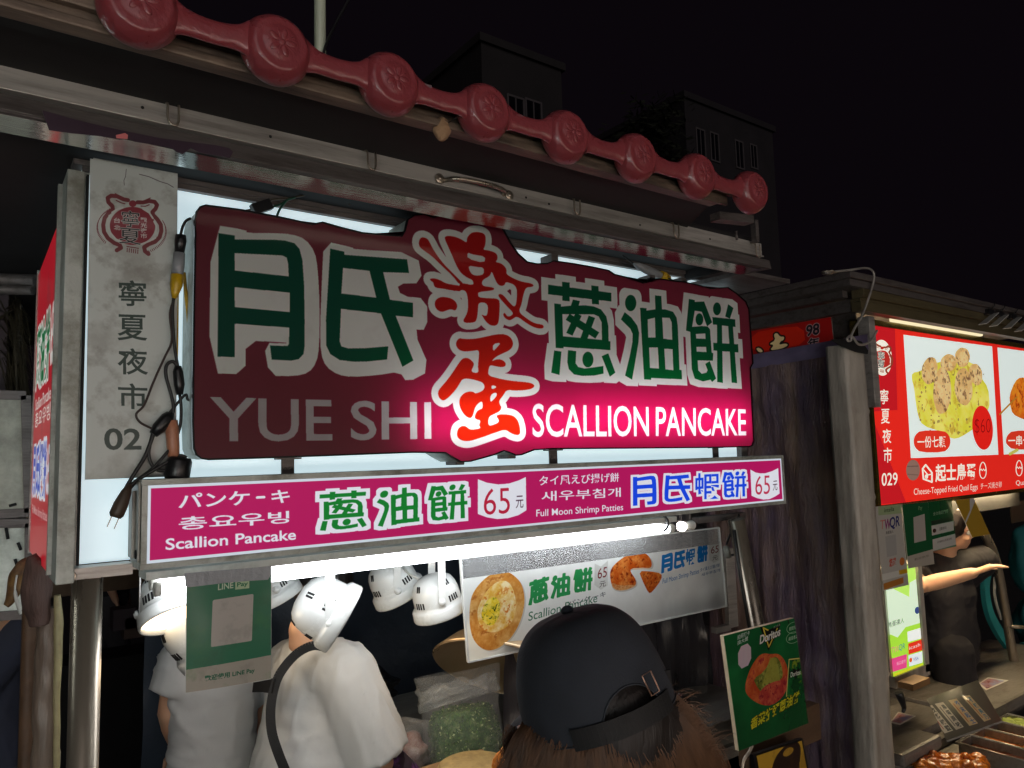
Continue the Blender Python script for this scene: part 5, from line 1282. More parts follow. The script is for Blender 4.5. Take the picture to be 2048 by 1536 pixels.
lump('inline_switch', 'slim black inline switch beside the big sign edge', 'switch', E_((262, 795), (262, 820), (268, 880), (270, 925)), [.006, .0095, .010, .006], YC, M['black_plastic'])
lump('power_adapter', 'dark slanted adapter beside the number 02', 'adapter', E_((228, 1010), (215, 1030), (175, 1075), (150, 1105)), [.008, .0125, .0125, .008], YC, M['black_plastic'])
lump('tape_wrap', 'tan taped cable joint above the round black socket', 'tape', E_((234, 1040), (236, 1090), (240, 1160), (244, 1225)), [.0105, .012, .0115, .010], YC, M['tan_tape'])
sk = PY(*Ze((262, 1258))[0], YC)
m = MB(); m.lathe([(0, .022), (.020, .021), (.0235, .014), (.0235, -.014), (.020, -.021), (0, -.022)], frame_mat(sk, (.15, 0, 1)), 24)
tag(m.build('round_socket', M['black_plastic']), 'round black socket hanging under the tan tape', 'socket')
pgc = PY(236, 1022, 1.50)
pg = thing('hanging_plug', 'dirty two pin plug hanging by the end of the price strip', 'plug', pgc)
dirp = (PY(230, 1035, 1.50) - PY(252, 985, 1.50)).normalized()
m = MB(); m.tube([pgc - dirp * .05, pgc - dirp * .035, pgc - dirp * .012, pgc + dirp * .006, pgc + dirp * .012], [.004, .009, .0125, .0125, .009], 12); m.build('plug_body', pm('dirty_brown_plug', (62, 50, 38), .5), pg)
m = MB(); sd = dirp.cross(Vector((0, 1, 0))).normalized()
for q in (-1, 1): m.obox(pgc + dirp * .02 + sd * q * .006, dirp * .011, sd * .0006, Vector((0, .003, 0)))
m.build('pin', M['chrome'], pg)
cable('yellow strip of tape down the white side of the big sign', [(368, 545, 1.56), (372, 590, 1.56), (377, 640, 1.56), (381, 700, 1.56)], 1.56, .0035, M['yellow_tape'], 'tape_strip', 'tape')
cable('yellow edging down the left side of the lit backboard gap', [(357, 520, 1.553), (356, 600, 1.553), (355, 690, 1.553), (353, 740, 1.553)], 1.553, .0016, M['yellow_tape'], 'tape_strip', 'tape')
# top joints
Zg = Z(480, 370, 5.389)
tp = thing('inverter_box', 'small dark box with cable ties on top of the maroon sign', 'adapter', PY(524, 417, 1.54))
a, b = PY(505, 422, 1.54), PY(541, 410, 1.54); d = (b - a) / 2
m = MB(); m.obox((a + b) / 2 + Vector((0, 0, .002)), d, Vector((0, .008, 0)), d.cross(Vector((0, 1, 0))).normalized() * .0115, .001); m.build('box_body', M['black_plastic'], tp)
cable('thin dark lead arching from the small box up to the board rail', [(480, 423), (505, 418), (530, 405), (548, 399), (575, 397), (610, 390), (640, 383), (660, 387), (690, 400), (700, 410)], 1.57, .0022, pm('olive_lead', (70, 62, 50), .5))
cable('green lead arching above the maroon sign', [(543, 414), (560, 409), (575, 400), (590, 395)], 1.56, .0024, pm('green_lead', (26, 70, 54), .4))
cable('green lead dropping behind the maroon sign edge', [(572, 402), (560, 418), (553, 434)], 1.55, .0026, pm('green_lead_b', (26, 70, 54), .4))
lump('cable_joint', 'grey and yellow taped joint above the green scallion character', 'connector', [(1268, 528), (1276, 531), (1292, 539), (1310, 547), (1336, 556)], [.004, .010, .013, .013, .006], 1.54, M['duct'])
lump('tape_wrap', 'yellow tape wrap at the top right of the maroon sign', 'tape', [(1322, 550), (1330, 553), (1338, 557)], [.0135, .0125, .009], 1.538, M['yellow_tape'])
cable('dark lead rising from the right hand joint to the board rail', [(1268, 528), (1252, 516), (1236, 505), (1215, 498), (1190, 496)], 1.57, .0022)
cable('dark lead hooking over the top right edge of the sign', [(1336, 556), (1350, 562), (1362, 563), (1374, 563)], 1.53, .0024)
cable('black cable dropping beside the end post to a grey plug', [(1478, 1028, 1.66), (1470, 1046, 1.66), (1458, 1075, 1.66), (1453, 1090, 1.66)], 1.66, .0035)
cable('black loop of cable beside the end post', [(1478, 1030, 1.64), (1470, 1070, 1.64), (1474, 1098, 1.64), (1470, 1108, 1.64), (1464, 1110, 1.64)], 1.64, .004)
lump('grey_plug', 'grey and black plug at the right edge of the hanging menu', 'plug', [(1452, 1092), (1452, 1098), (1457, 1114)], [.009, .013, .012], 1.68, M['grey_plastic'])
br = PY(1462, 1165, 1.77)
m = MB(); m.box(br + Vector((-.02, 0, -.16)), br + Vector((.03, .02, .12)), .002); m.box(br + Vector((-.10, -.005, -.166)), br + Vector((-.02, .02, -.145)), .002)
tag(m.build('angle_bracket', M['steel']), 'steel angle bracket behind the right end of the hanging menu', 'bracket')
# ================================================================== PEOPLE
def remeshed(mb, name, mat, parent, vox=.009, smooth=6, wr=None):
    me = bpy.data.meshes.new('tmp'); bmesh.ops.recalc_face_normals(mb.bm, faces=mb.bm.faces); mb.bm.to_mesh(me); mb.bm.free()
    o = bpy.data.objects.new('tmp', me); COL.objects.link(o)
    r = o.modifiers.new('r', 'REMESH'); r.mode = 'VOXEL'; r.voxel_size = vox
    s = o.modifiers.new('s', 'SMOOTH'); s.factor = .5; s.iterations = smooth
    bpy.context.view_layer.update()
    m2 = bpy.data.meshes.new_from_object(o.evaluated_get(bpy.context.evaluated_depsgraph_get()))
    bpy.data.objects.remove(o); bpy.data.meshes.remove(me); m2.materials.clear(); m2.name = name
    if wr:
        ns = [v.normal.copy() for v in m2.vertices]
        for v, n in zip(m2.vertices, ns): v.co += n * wr(v.co)
    return link_mesh(name, m2, mat, parent, smooth=True)
def wrinkle(amp, fx=(9, 9, 5), ridge=True, seed=0.0):
    fx = Vector(fx)
    def f(co):
        p = Vector((co.x * fx.x + seed, co.y * fx.y, co.z * fx.z)); w = Vector((mnoise.noise(p * .6), mnoise.noise(p * .6 + Vector((5, 1, 3))), mnoise.noise(p * .5 + Vector((1, 8, 2))))) * 1.6
        a = mnoise.noise(p + w); b = mnoise.noise(p * 1.9 + w * 1.4); k = mnoise.noise(p * .35 + Vector((3, 3, 3)))
        return amp * ((1 - 2.6 * abs(a)) ** 3 * .9 * (.6 + k) + .5 * max(0, 1 - 3 * abs(b)) ** 2) if ridge else amp * a
    return f
def limb(m, pts, rad, n=12):
    m.tube(pts, rad, n)
    for p, r in zip(pts, rad): m.ball(p, r, sub=2)
def hand(m, w, d, palm_n, s=1.0, curl=.5):
    """palm with four unequal curled fingers and a thumb leaving its side"""
    d = Vector(d).normalized(); pn = Vector(palm_n); pn = (pn - d * pn.dot(d)).normalized(); sd = d.cross(pn)
    m.obox(w + d * .045 * s, d * .045 * s, sd * .036 * s, pn * .012 * s, .006)
    for k, L in enumerate((.070, .080, .075, .058)):
        b = w + d * .085 * s + sd * (.027 - .018 * k) * s; p = [b - d * .02 * s, b]; dd = d.copy(); L *= s
        for f in (.42, .32, .26):
            dd = (dd + pn * curl * .55).normalized(); p.append(p[-1] + dd * L * f)
        m.tube(p, [.0085 * s, .0085 * s, .008 * s, .0074 * s, .006 * s], 8)
    b = w + d * .025 * s + sd * .034 * s; m.tube([b - sd * .012 * s, b + (sd * .8 + d * .6) * .025 * s, b + (sd * .7 + d * 1.2 + pn * .3) * .042 * s, b + (sd * .55 + d * 1.6 + pn * .6) * .05 * s], [.012 * s, .0105 * s, .0095 * s, .007 * s], 8)
def head(m, c, fwd, up=(0, 0, 1), s=1.0):
    f = Vector(fwd).normalized(); u = Vector(up); u = (u - f * u.dot(f)).normalized(); r = f.cross(u)
    B = Matrix((r, f, u)).transposed(); P = lambda x, y, z: Vector(c) + B @ (Vector((x, y, z)) * s)
    m.ball(P(0, -.008, .022), (.074 * s, .094 * s, .095 * s), B, 3)
    m.ball(P(0, .020, -.045), (.056 * s, .066 * s, .068 * s), B, 3); m.ball(P(0, .062, -.092), (.026 * s, .022 * s, .020 * s), B, 2)
    m.tube([P(0, .082, .010), P(0, .098, -.020), P(0, .105, -.036), P(0, .085, -.044)], [.009 * s, .011 * s, .014 * s, .010 * s], 8)
    for q in (-1, 1):
        m.ball(P(.076 * q, -.010, -.012), (.010 * s, .018 * s, .031 * s), B, 2); m.ball(P(.034 * q, .072, .024), (.024 * s, .014 * s, .008 * s), B, 2); m.ball(P(.038 * q, .070, -.025), (.022 * s, .016 * s, .015 * s), B, 2)
    m.ball(P(0, .085, -.066), (.022 * s, .010 * s, .006 * s), B, 2); m.ball(P(0, .083, -.076), (.019 * s, .010 * s, .006 * s), B, 2)
    return P, B
def person(name, label, J, shirt, trousers, group=None, vox=.01, sleeve=1.0, wfx=(9, 9, 5), tw=(.15, .105), wr=.008, hair=True, hands=(True, True), loose=.016, hair_len=.0, collar=.45):
    J = {k: Vector(v) for k, v in J.items()}
    t = thing(name, label, 'person', (J['pelvis'].x, J['pelvis'].y, 0), group)
    fwd = J['fwd'].normalized(); sd = (J['shR'] - J['shL']); sd.z = 0; sd.normalize()
    B = Matrix((sd, Vector((0, 0, 1)).cross(sd), Vector((0, 0, 1)))).transposed()
    up = (J['head'] - J['neck']).normalized()
    m = MB(); P, HB = head(m, J['head'], fwd, J.get('hup', up))
    limb(m, [J['chest'].lerp(J['neck'], .8), J['neck'], J['head'] - up * .05], [.06, .052, .05])
    def torso(mm, e):
        for k in range(7):
            f = k / 6; c = J['pelvis'].lerp(J['chest'], f); w = tw[0] * (1 - .12 * math.sin(f * math.pi)) + e; d = tw[1] + e
            mm.ball(c, (w, d, .11), B, 3)
        mm.ball(J['chest'].lerp(J['neck'], collar), (tw[0] * .9 + e, tw[1] * .85 + e, .10), B, 3)
        for q in ('L', 'R'): mm.tube([J['chest'].lerp(J['neck'], collar + .15), J['sh' + q]], [.07 + e, .056 + e], 12); mm.ball(J['sh' + q], .058 + e, sub=2)
    torso(m, 0)
    for q in ('L', 'R'):
        limb(m, [J['sh' + q], J['sh' + q].lerp(J['el' + q], .5), J['el' + q], J['el' + q].lerp(J['wr' + q], .35), J['wr' + q]], [.05, .045, .036, .037, .026])
        limb(m, [J['hip' + q], J['hip' + q].lerp(J['kn' + q], .5), J['kn' + q], J['kn' + q].lerp(J['an' + q], .35), J['an' + q]], [.085, .074, .054, .053, .035])
        m.tube([J['an' + q] + Vector((0, 0, -.02)) - fwd * .03, J['an' + q] + fwd * .06 + Vector((0, 0, -.035)), J['an' + q] + fwd * .16 + Vector((0, 0, -.045))], [.035, .036, .026], 10)
        hd = J.get('hand' + q, (J['wr' + q] - J['el' + q])); hand(m, J['wr' + q], hd, J.get('palm', Vector((0, 0, -1))), .95)
    remeshed(m, 'body', M['skin'], t, vox, 4)
    s = MB(); torso(s, loose)
    for q in ('L', 'R'):
        e = J['sh' + q].lerp(J['el' + q], min(1, sleeve)); pts = [J['sh' + q], J['sh' + q].lerp(e, .5), e]; rd = [.058 + loose, .060 + loose, .062 + loose]
        if sleeve > 1: pts += [J['el' + q].lerp(J['wr' + q], .9)]; rd = [.058 + loose, .052 + loose, .044 + loose, .032 + loose * .6]
        s.tube(pts, rd, 14); s.ball(pts[0], rd[0], sub=2)
        if sleeve > 1: s.ball(pts[2], rd[2], sub=2)
    sh = remeshed(s, 'shirt', shirt, t, .009, 5, wrinkle(wr, wfx) if wr else None)
    p = MB()
    for k in range(3): p.ball(J['pelvis'] + Vector((0, 0, -.02 - .03 * k)), (tw[0] + .006, tw[1] + .01, .10), B, 3)
    for q in ('L', 'R'): limb(p, [J['hip' + q], J['hip' + q].lerp(J['kn' + q], .5), J['kn' + q], J['kn' + q].lerp(J['an' + q], .5), J['an' + q] + Vector((0, 0, .02))], [.10, .092, .075, .074, J.get('flare', Vector((.07, 0, 0))).x])
    remeshed(p, 'trousers', trousers, t, .012, 5, wrinkle(.006))
    f = MB()
    for q in ('L', 'R'):
        f.tube([J['an' + q] + Vector((0, 0, -.035)) - fwd * .06, J['an' + q] + Vector((0, 0, -.03)), J['an' + q] + fwd * .08 + Vector((0, 0, -.045)), J['an' + q] + fwd * .19 + Vector((0, 0, -.055))], [.036, .045, .043, .030], 12)
    f.build('shoes', M['black_plastic'], t)
    e = MB()
    for q in (-1, 1): e.ball(P(.033 * q, .077, .0), .0115, sub=2)
    e.build('eyes', M['white_plastic'], t)
    if hair:
        h = MB(); h.ball(P(0, -.022, .040), (.086, .102, .098), HB, 3)
        if hair_len: h.tube([P(0, -.06, .02), P(0, -.085, -.06), P(0, -.08, -.06 - hair_len)], [.07, .065, .05], 12)
        remeshed(h, 'hair', M['hair_dark'], t, .008, 3, wrinkle(.006, (30, 30, 8)))
    return t
def J_stand(base, yaw, h=1.62, **kw):
    """joints of a standing figure looking along yaw (0 = into the scene)"""
    f = Vector((math.sin(yaw), math.cos(yaw), 0)); r = Vector((f.y, -f.x, 0)); b = Vector(base); s = h / 1.62; z = Vector((0, 0, 1))
    J = dict(head=b + z * 1.50 * s + f * .02, neck=b + z * 1.36 * s, chest=b + z * 1.20 * s, pelvis=b + z * .88 * s, fwd=f)
    for q, k in (('L', -1), ('R', 1)):
        J['sh' + q] = b + z * 1.31 * s + r * .17 * k * s; J['el' + q] = b + z * 1.03 * s + r * .21 * k * s - f * .02; J['wr' + q] = b + z * .82 * s + r * .2 * k * s + f * .06
        J['hip' + q] = b + z * .84 * s + r * .085 * k * s; J['kn' + q] = b + z * .46 * s + r * .09 * k * s + f * .02; J['an' + q] = b + z * .08 * s + r * .09 * k * s
    J.update({k: Vector(v) for k, v in kw.items()}); return J

# the two workers behind the counter
bB = PY(600, 1500, 2.16)
JB = J_stand((bB.x, 2.16, 0), .75, 1.60, head=PY(650, 1190, 2.22), neck=PY(612, 1258, 2.18), chest=PY(640, 1385, 2.18), pelvis=PY(588, 1640, 2.12), shL=PY(585, 1335, 2.34), shR=PY(690, 1345, 2.02), elR=PY(762, 1530, 1.98), wrR=PY(860, 1600, 2.06), elL=PY(660, 1520, 2.40), wrL=PY(790, 1590, 2.42), hup=Vector((.25, .1, 1)))
wB = person('person', 'worker in white T-shirt with black apron strap bending over the counter', JB, M['tshirt'], M['dark_trousers'], 'workers in the pancake stall', tw=(.145, .12), wr=.010, wfx=(7, 7, 3), loose=.030, sleeve=.9, collar=.22)
bA = PY(430, 1500, 2.62)
JA = J_stand((bA.x, 2.62, 0), -.15, 1.58, head=PY(432, 1212, 2.66), neck=PY(430, 1276, 2.64), chest=PY(428, 1380, 2.62), pelvis=PY(428, 1610, 2.58), shL=PY(366, 1320, 2.60), shR=PY(494, 1318, 2.66), elL=PY(338, 1425, 2.60), wrL=PY(360, 1500, 2.70), elR=PY(520, 1430, 2.72), wrR=PY(505, 1520, 2.80))
wA = person('person', 'worker in white T-shirt seen from behind below the green card', JA, M['tshirt'], M['dark_trousers'], 'workers in the pancake stall', tw=(.142, .10), wr=.009, wfx=(4, 4, 9), loose=.016, sleeve=.62)
# apron of the bending worker
m = MB()
def strap(pts, Y, w, th=.002):
    P_ = smooth_path([PY(p[0], p[1], p[2] if len(p) > 2 else Y) for p in pts], 6)
    for i in range(len(P_) - 1):
        d = (P_[i + 1] - P_[i]); v = (P_[i] - Vector((0, 0, CZ))).normalized(); s = d.cross(v).normalized() * w
        m.obox((P_[i] + P_[i + 1]) / 2, d * .53, s, v * th)
strap([(655, 1296, 1.985), (628, 1291, 1.99), (598, 1304, 2.0), (572, 1330, 2.0), (553, 1362, 1.995), (542, 1410, 1.985), (543, 1460, 1.97), (556, 1505, 1.955), (578, 1560, 1.95), (600, 1620, 1.95)], 2.0, .012)
strap([(506, 1370, 2.07), (525, 1370, 2.03), (548, 1372, 1.99)], 2.0, .018)
m.build('apron_strap', M['strap'], wB)
m = MB(); a, b = PY(775, 1532, 1.97), PY(850, 1590, 2.03); m.tube([a, a.lerp(b, .5), b], [.056, .050, .042], 16)
M['floral'] = pm('floral_sleeve', (46, 30, 40), .7, 0, .3, 30, dirt_or_light=(150, 80, 170), dscale=22, damt=1, dthr=.58)
m.build('arm_sleeve', M['floral'], wB)

# customer at the far left edge, walker in the distance, worker of the neighbouring stall
cl = PD(-34, 1160, 2.45)
JC = J_stand((cl.x, cl.y, 0), 1.0, 1.66); dz = cl.z - JC['head'].z
JC['head'] = cl; JC['neck'] = cl + Vector((-.02, -.01, -.15)); JC['wrR'] = PD(-25, 1300, 2.3); JC['elR'] = PD(-60, 1380, 2.3)
pC = person('person', 'customer in glasses at the edge of the left hand white panel', JC, M['navy_shirt'], M['dark_trousers'], wr=.006)
m = MB(); f = JC['fwd'].normalized(); r = Vector((f.y, -f.x, 0))
for q in (-1, 1):
    c = cl + f * .098 + r * .034 * q + Vector((0, 0, .002)); m.tube([c + r * .024 * math.cos(a) + Vector((0, 0, .018 * math.sin(a))) for a in np.linspace(0, 2 * math.pi, 18, endpoint=False)], .002, 6, closed=True)
    m.tube([c + r * .024 * q, cl + r * .08 * q + f * .03, cl + r * .082 * q - f * .02 + Vector((0, 0, -.004))], .002, 6)
m.tube([cl + f * .1 - r * .012, cl + f * .104, cl + f * .1 + r * .012], .0018, 6)
m.build('glasses', M['black_plastic'], pC)
wk = PY(225, 1200, 6.7)
JW = J_stand((wk.x, 6.7, 0), 1.9, 1.66, hipR=PY(218, 1205, 6.7), knR=PY(243, 1310, 6.6), anR=PY(290, 1395, 6.7), hipL=PY(200, 1205, 6.75), knL=PY(190, 1320, 6.8), anL=PY(186, 1400, 6.8), flare=Vector((.13, 0, 0)))
person('person', 'distant walker in wide dark trousers between the post and the lamps', JW, M['dark_shirt'], M['dark_trousers'], wr=.004)
c2_ = PD(1888, 1185, 3.75)
JN = J_stand((c2_.x, c2_.y, 0), 2.6, 1.62, chest=c2_, neck=c2_ + Vector((0, -.02, .20)), head=PD(1898, 1058, 3.7), shR=PD(1828, 1150, 3.7), shL=PD(1965, 1120, 3.85), elR=PD(1838, 1172, 3.42), wrR=PD(1945, 1146, 3.42), handR=PD(1985, 1132, 3.38) - PD(1945, 1146, 3.42), palm=Vector((0, 0, -1)))
person('person', 'worker in black T-shirt reaching sideways in the red menu stall', JN, M['dark_shirt'], M['dark_shirt'], wr=.008, vox=.008, sleeve=.55)

# woman in the black cap in front of the counter
HC = PD(1182, 1372, .95)
hU = CD(-.30, -.93, .16); hB = CD(.42, .10, -.90); hB = (hB - hU * hB.dot(hU)).normalized(); hR = hB.cross(hU)
LB = Matrix((hR, hB, hU)).transposed()
LP = lambda x, y, z: HC + LB @ Vector((x, y, z))
base = HC + Vector((.02, .02, 0))
JL = J_stand((base.x + .05, base.y + .03, 0), .75, 1.58, fwd=-hB, head=HC + LB @ Vector((0, -.035, -.065)), hup=hU)
JL['neck'] = HC + Vector((.03, .04, -.22))
wm = person('person', 'woman in black baseball cap with long brown hair seen from behind', JL, M['navy_shirt'], M['dark_trousers'], wr=.006, hair=False, sleeve=1.2, tw=(.14, .10))
cap = MB()
A_, B_, C_ = .097, .103, .128
def dome(th, ph, k=1.0):
    c = max(0, math.cos(ph)) ** .55 if ph > 0 else 1.0
    return LP(A_ * k * c * math.sin(th), B_ * k * c * math.cos(th), -.033 + C_ * k * math.sin(ph))
NT, NP = 96, 30
gv = [[None] * NT for _ in range(NP + 1)]
def dz_(th, j):      # the back opening: the rim climbs into an arch
    a = ((th + math.pi) % (2 * math.pi)) - math.pi; w = .44
    base_ = -.02
    if abs(a) < w: return base_ +   .36 * math.sqrt(max(0, 1 - (a / w) ** 2))
    return base_
for i in range(NT):
    th = 2 * math.pi * i / NT; p0 = dz_(th, 0)
    for j in range(NP + 1):
        ph = p0 + (math.pi / 2 - p0) * (j / NP); seam = 1 - .004 * math.exp(-((((th + math.pi / 6) % (math.pi / 3)) - math.pi / 6) / .02) ** 2)
        gv[j][i] = cap.bm.verts.new(dome(th, ph, seam * (1 + .006 * mnoise.noise(Vector((math.sin(th) * 3, math.cos(th) * 3, ph * 3))))))
for j in range(NP):
    for i in range(NT): cap._f([gv[j][i], gv[j][(i + 1) % NT], gv[j + 1][(i + 1) % NT], gv[j + 1][i]], True)
bmesh.ops.remove_doubles(cap.bm, verts=cap.bm.verts, dist=.0004)
cap_o = cap.build('cap', M['cap'], wm, normals=True)
m = MB()
rimp = []
for i in range(NT):
    th = 2 * math.pi * i / NT; rimp.append(dome(th, dz_(th, 0), 1.006))
m.tube(rimp, .0011, 6, closed=True)
m.build('hem', M['cap'], cap_o)
m = MB(); m.ball(LP(0, 0, -.033 + C_ + .003), (.0085, .0085, .006), LB, 2); m.build('button', M['cap'], cap_o)
m = MB()
def brim(u, v):
    a = math.pi + (u - .5) * 1.9; r = 1.0 + .62 * v * math.cos((u - .5) * 1.9 * .9); return LP(A_ * r * math.sin(a), B_ * r * math.cos(a), -.030 - .022 * v + .02 * math.cos((u - .5) * 3))
m.grid(brim, 20, 8); m.build('brim', M['cap'], cap_o)
m = MB()
for i in range(22):
    a0, a1 = -.62 + i * .065, -.62 + (i + 1) * .065
    q = [LP(A_ * 1.012 * math.sin(a), B_ * 1.012 * math.cos(a), z) for a, z in ((a0, -.040), (a1, -.040), (a1, -.016), (a0, -.016))]
    m.prism(q, (LB @ Vector((math.sin(a0), math.cos(a0), 0))) * .0018)
tl = [LP(A_ * 1.03 * math.sin(a), B_ * 1.03 * math.cos(a), 0) - HC for a in (.78, .95, 1.1)]
m.build('strap', M['strap'], cap_o)
def at_px(px_, py_, t): return PD(px_, py_, t)
m = MB()
q = [at_px(1300, 1346, .905), at_px(1340, 1340, .925), at_px(1345, 1372, .925), at_px(1308, 1388, .905)]
m.prism(q, CD(0, 0, 1) * .0018); m.build('strap_tail', M['strap'], cap_o)
m = MB(); m.tube([at_px(1284, 1352, .862), at_px(1301, 1341, .866), at_px(1319, 1381, .866), at_px(1303, 1392, .862)], .0011, 6, closed=True); m.build('buckle', pm('dark_brass', (150, 120, 104), .3, .9), cap_o)
# hair: a dark inner mass and many strands
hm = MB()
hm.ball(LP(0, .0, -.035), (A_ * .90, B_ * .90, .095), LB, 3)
dn = Vector((0, 0, -1))
for px0, px1, t0, t1, r0, r1 in ((1075, 1090, .97, .97, .028, .022), (1140, 1150, .92, .93, .045, .04), (1210, 1230, .90, .91, .05, .048), (1285, 1320, .91, .92, .045, .045), (1335, 1385, .94, .95, .030, .034)):
    a = PD(px0, 1440 - (px0 - 1075) * .12, t0 + .03); b = PD(px1, 1600, t1 + .03); hm.tube([a, a.lerp(b, .5), b, b + dn * .12], [r0, (r0 + r1) / 2, r1, r1 * .8], 12)
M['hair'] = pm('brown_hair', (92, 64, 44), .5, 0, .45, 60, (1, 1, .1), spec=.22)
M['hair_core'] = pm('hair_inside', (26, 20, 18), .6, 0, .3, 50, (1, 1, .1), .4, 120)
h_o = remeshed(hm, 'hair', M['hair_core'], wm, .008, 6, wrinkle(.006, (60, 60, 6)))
st = MB(); rs = random.Random(12)
def ribbon(P_, w):
    v = None
    for i, p in enumerate(P_):
        d = (P_[min(i + 1, len(P_) - 1)] - P_[max(i - 1, 0)]); vw = (p - Vector((0, 0, CZ))); s = d.cross(vw).normalized() * w * (1 - .6 * i / len(P_))
        nv = (st.bm.verts.new(p - s), st.bm.verts.new(p + s))
        if v: st._f([v[0], v[1], nv[1], nv[0]], True)
        v = nv
for k in range(4800):
    f = rs.random(); edge = rs.random() < .30
    if edge: f = rs.uniform(.78, 1.0)
    px0 = 1040 + 300 * f; py0 = float(np.interp(f, (0, .45, .8, 1), (1456, 1490, 1440, 1390))) + rs.uniform(-10, 14); t0 = .935 - .075 * math.sin(math.pi * min(1, f * .95 + .05)) + (.02 if f > .8 else 0) + rs.uniform(-.008, .012)
    spread = (f - .42) * 190 + rs.gauss(0, 16) + (60 * max(0, f - .72)); L = rs.uniform(.75, 1.2); ph = rs.uniform(0, 6.28); am = rs.uniform(2, 7)
    P_ = []
    P_ = [PD(px0 - spread * .12 - (f - .5) * 40, py0 - 46, t0 + .07), PD(px0 - spread * .04 - (f - .5) * 16, py0 - 20, t0 + .035)]
    for i in range(10):
        u = i / 9 * L; P_.append(PD(px0 + spread * (u ** .75) * .9 + am * math.sin(ph + u * 7) * min(1, u * 4), py0 + 190 * u + (-14 * math.sin(u * 3) if f > .75 else 0), t0 - .012 * math.sin(min(1, u) * 3) + rs.uniform(-.001, .001)))
    ribbon(P_, rs.uniform(.00022, .0006))
for k in range(120):        # frizz that stands off on the lit side
    f = rs.random(); px0 = 1345 + 90 * f; py0 = 1385 + 120 * f; a = rs.uniform(-.9, .9); L = rs.uniform(15, 62); t0 = .93
    ribbon([PD(px0 - 10 + L * u * math.cos(a) + 6 * math.sin(u * 3 + a), py0 + L * u * math.sin(a) - 12 * u * (1 - u) * 3, t0) for u in np.linspace(0, 1, 7)], .00028)
for k in range(70):
    px0 = rs.uniform(1010, 1045); py0 = rs.uniform(1448, 1475)
    ribbon([PD(px0 + rs.uniform(-2, 2) - 22 * u * rs.random(), py0 + 60 * u, .955) for u in np.linspace(0, 1, 6)], .0005)
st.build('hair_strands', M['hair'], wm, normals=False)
m = MB(); m.tube(smooth_path([PD(1040, 1452, .94), PD(1046, 1475, .938), PD(1056, 1505, .937), PD(1062, 1545, .937)], 4), [.004] * 12 + [.003], 8); m.build('ear_edge', M['skin'], wm)
# ================================================================== FOOD AND GEAR ON THE COUNTER
CT = .95
cz = bpy.data.objects['counter']; me = cz.data; bpy.data.objects.remove(cz)
m = MB(); m.box((.98, 1.68, CT - .04), (2.36, 2.66, CT), .004); m.box((1.0, 1.70, .08), (2.34, 2.62, CT - .041)); m.build('counter', M['counter'], stall)
rc = PY(1004, 1342, 1.90); ax = CD(-.20, .75, -.63)
m = MB(); mt = frame_mat(rc, -ax); R_ = .214
m.lathe([(R_, 0), (R_ * 1.02, .004), (R_ * 1.0, .010), (.17, .060), (.06, .150), (.03, .17), (0, .172), (0, .166), (.028, .164), (.055, .146), (.164, .058), (R_ * .985, .006), (R_, 0)], mt, 56)
tag(m.build('steel_lid', pm('brushed_lid', (196, 170, 136), .30, .85, .1, 4, (1, 1, 1), .05, 40)), 'large conical steel lid leaning behind the scallion bag', 'pan lid')
# scallion bag: chopped bits under a clear film
bagt = thing('scallion_bag', 'clear plastic bag full of chopped green scallions under the steel lid', 'bag', PZ(945, 1560, CT))
b0, b1 = PY(922, 1418, 2.0), PY(950, 1610, 1.93); bax = (b1 - b0)
core = MB(); core.tube([b0, b0 + bax * .15, b0 + bax * .5, b0 + bax * .85, b1], [.088, .100, .110, .112, .09], 22)
co = remeshed(core, 'scallion_mass', pm('chopped_scallions', (60, 98, 46), .5, 0, .45, 60, bump=.8, bscale=90, dirt_or_light=(160, 178, 120), dscale=48, damt=.9, dthr=.6), bagt, .01, 2, wrinkle(.010, (30, 30, 30)))
bits = MB(); rs = random.Random(4); vs = [v for v in co.data.vertices]
cols = [pm('scallion_dark', (40, 84, 40), .5), pm('scallion_mid', (96, 140, 60), .5), pm('scallion_pale', (206, 220, 160), .5)]
for k in range(2600):
    v = rs.choice(vs); p = v.co + wloc(bagt); n = v.normal
    if n.dot(Vector((0, 0, CZ)) - p) < 0: continue
    bits.mi = rs.choices((0, 1, 2), (5, 4, 2))[0]; a = Vector((rs.gauss(0, 1), rs.gauss(0, 1), rs.gauss(0, 1))).normalized(); b = a.cross(n)
    if b.length < .1: continue
    b.normalize(); s = rs.uniform(.0025, .0065); p = p + n * rs.uniform(0, .004); c = b.cross(a)
    bits._f([bits.bm.verts.new(p - a * s), bits.bm.verts.new(p + b * s * .5), bits.bm.verts.new(p + a * s), bits.bm.verts.new(p - b * s * .5 + n * .001)])
o = bits.build('scallion_bits', cols, bagt, normals=False); o['kind'] = 'stuff'
fl_ = MB()
def bagf(u, v):
    a = u * 2 * math.pi; c = b0 - bax * .42 + bax * 1.42 * v; k = .118 + .004 * math.sin(3 * a + 9 * v) + .006 * mnoise.noise(Vector((math.cos(a) * 2, math.sin(a) * 2, v * 6)))
    if v < .30: k += (.30 - v) * .05
    x = bax.normalized().orthogonal().normalized(); y = bax.normalized().cross(x); return c + x * k * math.cos(a) + y * k * math.sin(a)
fl_.grid(bagf, 40, 26); fl_.build('plastic_film', M['clear_film'], bagt)
cuff = MB()
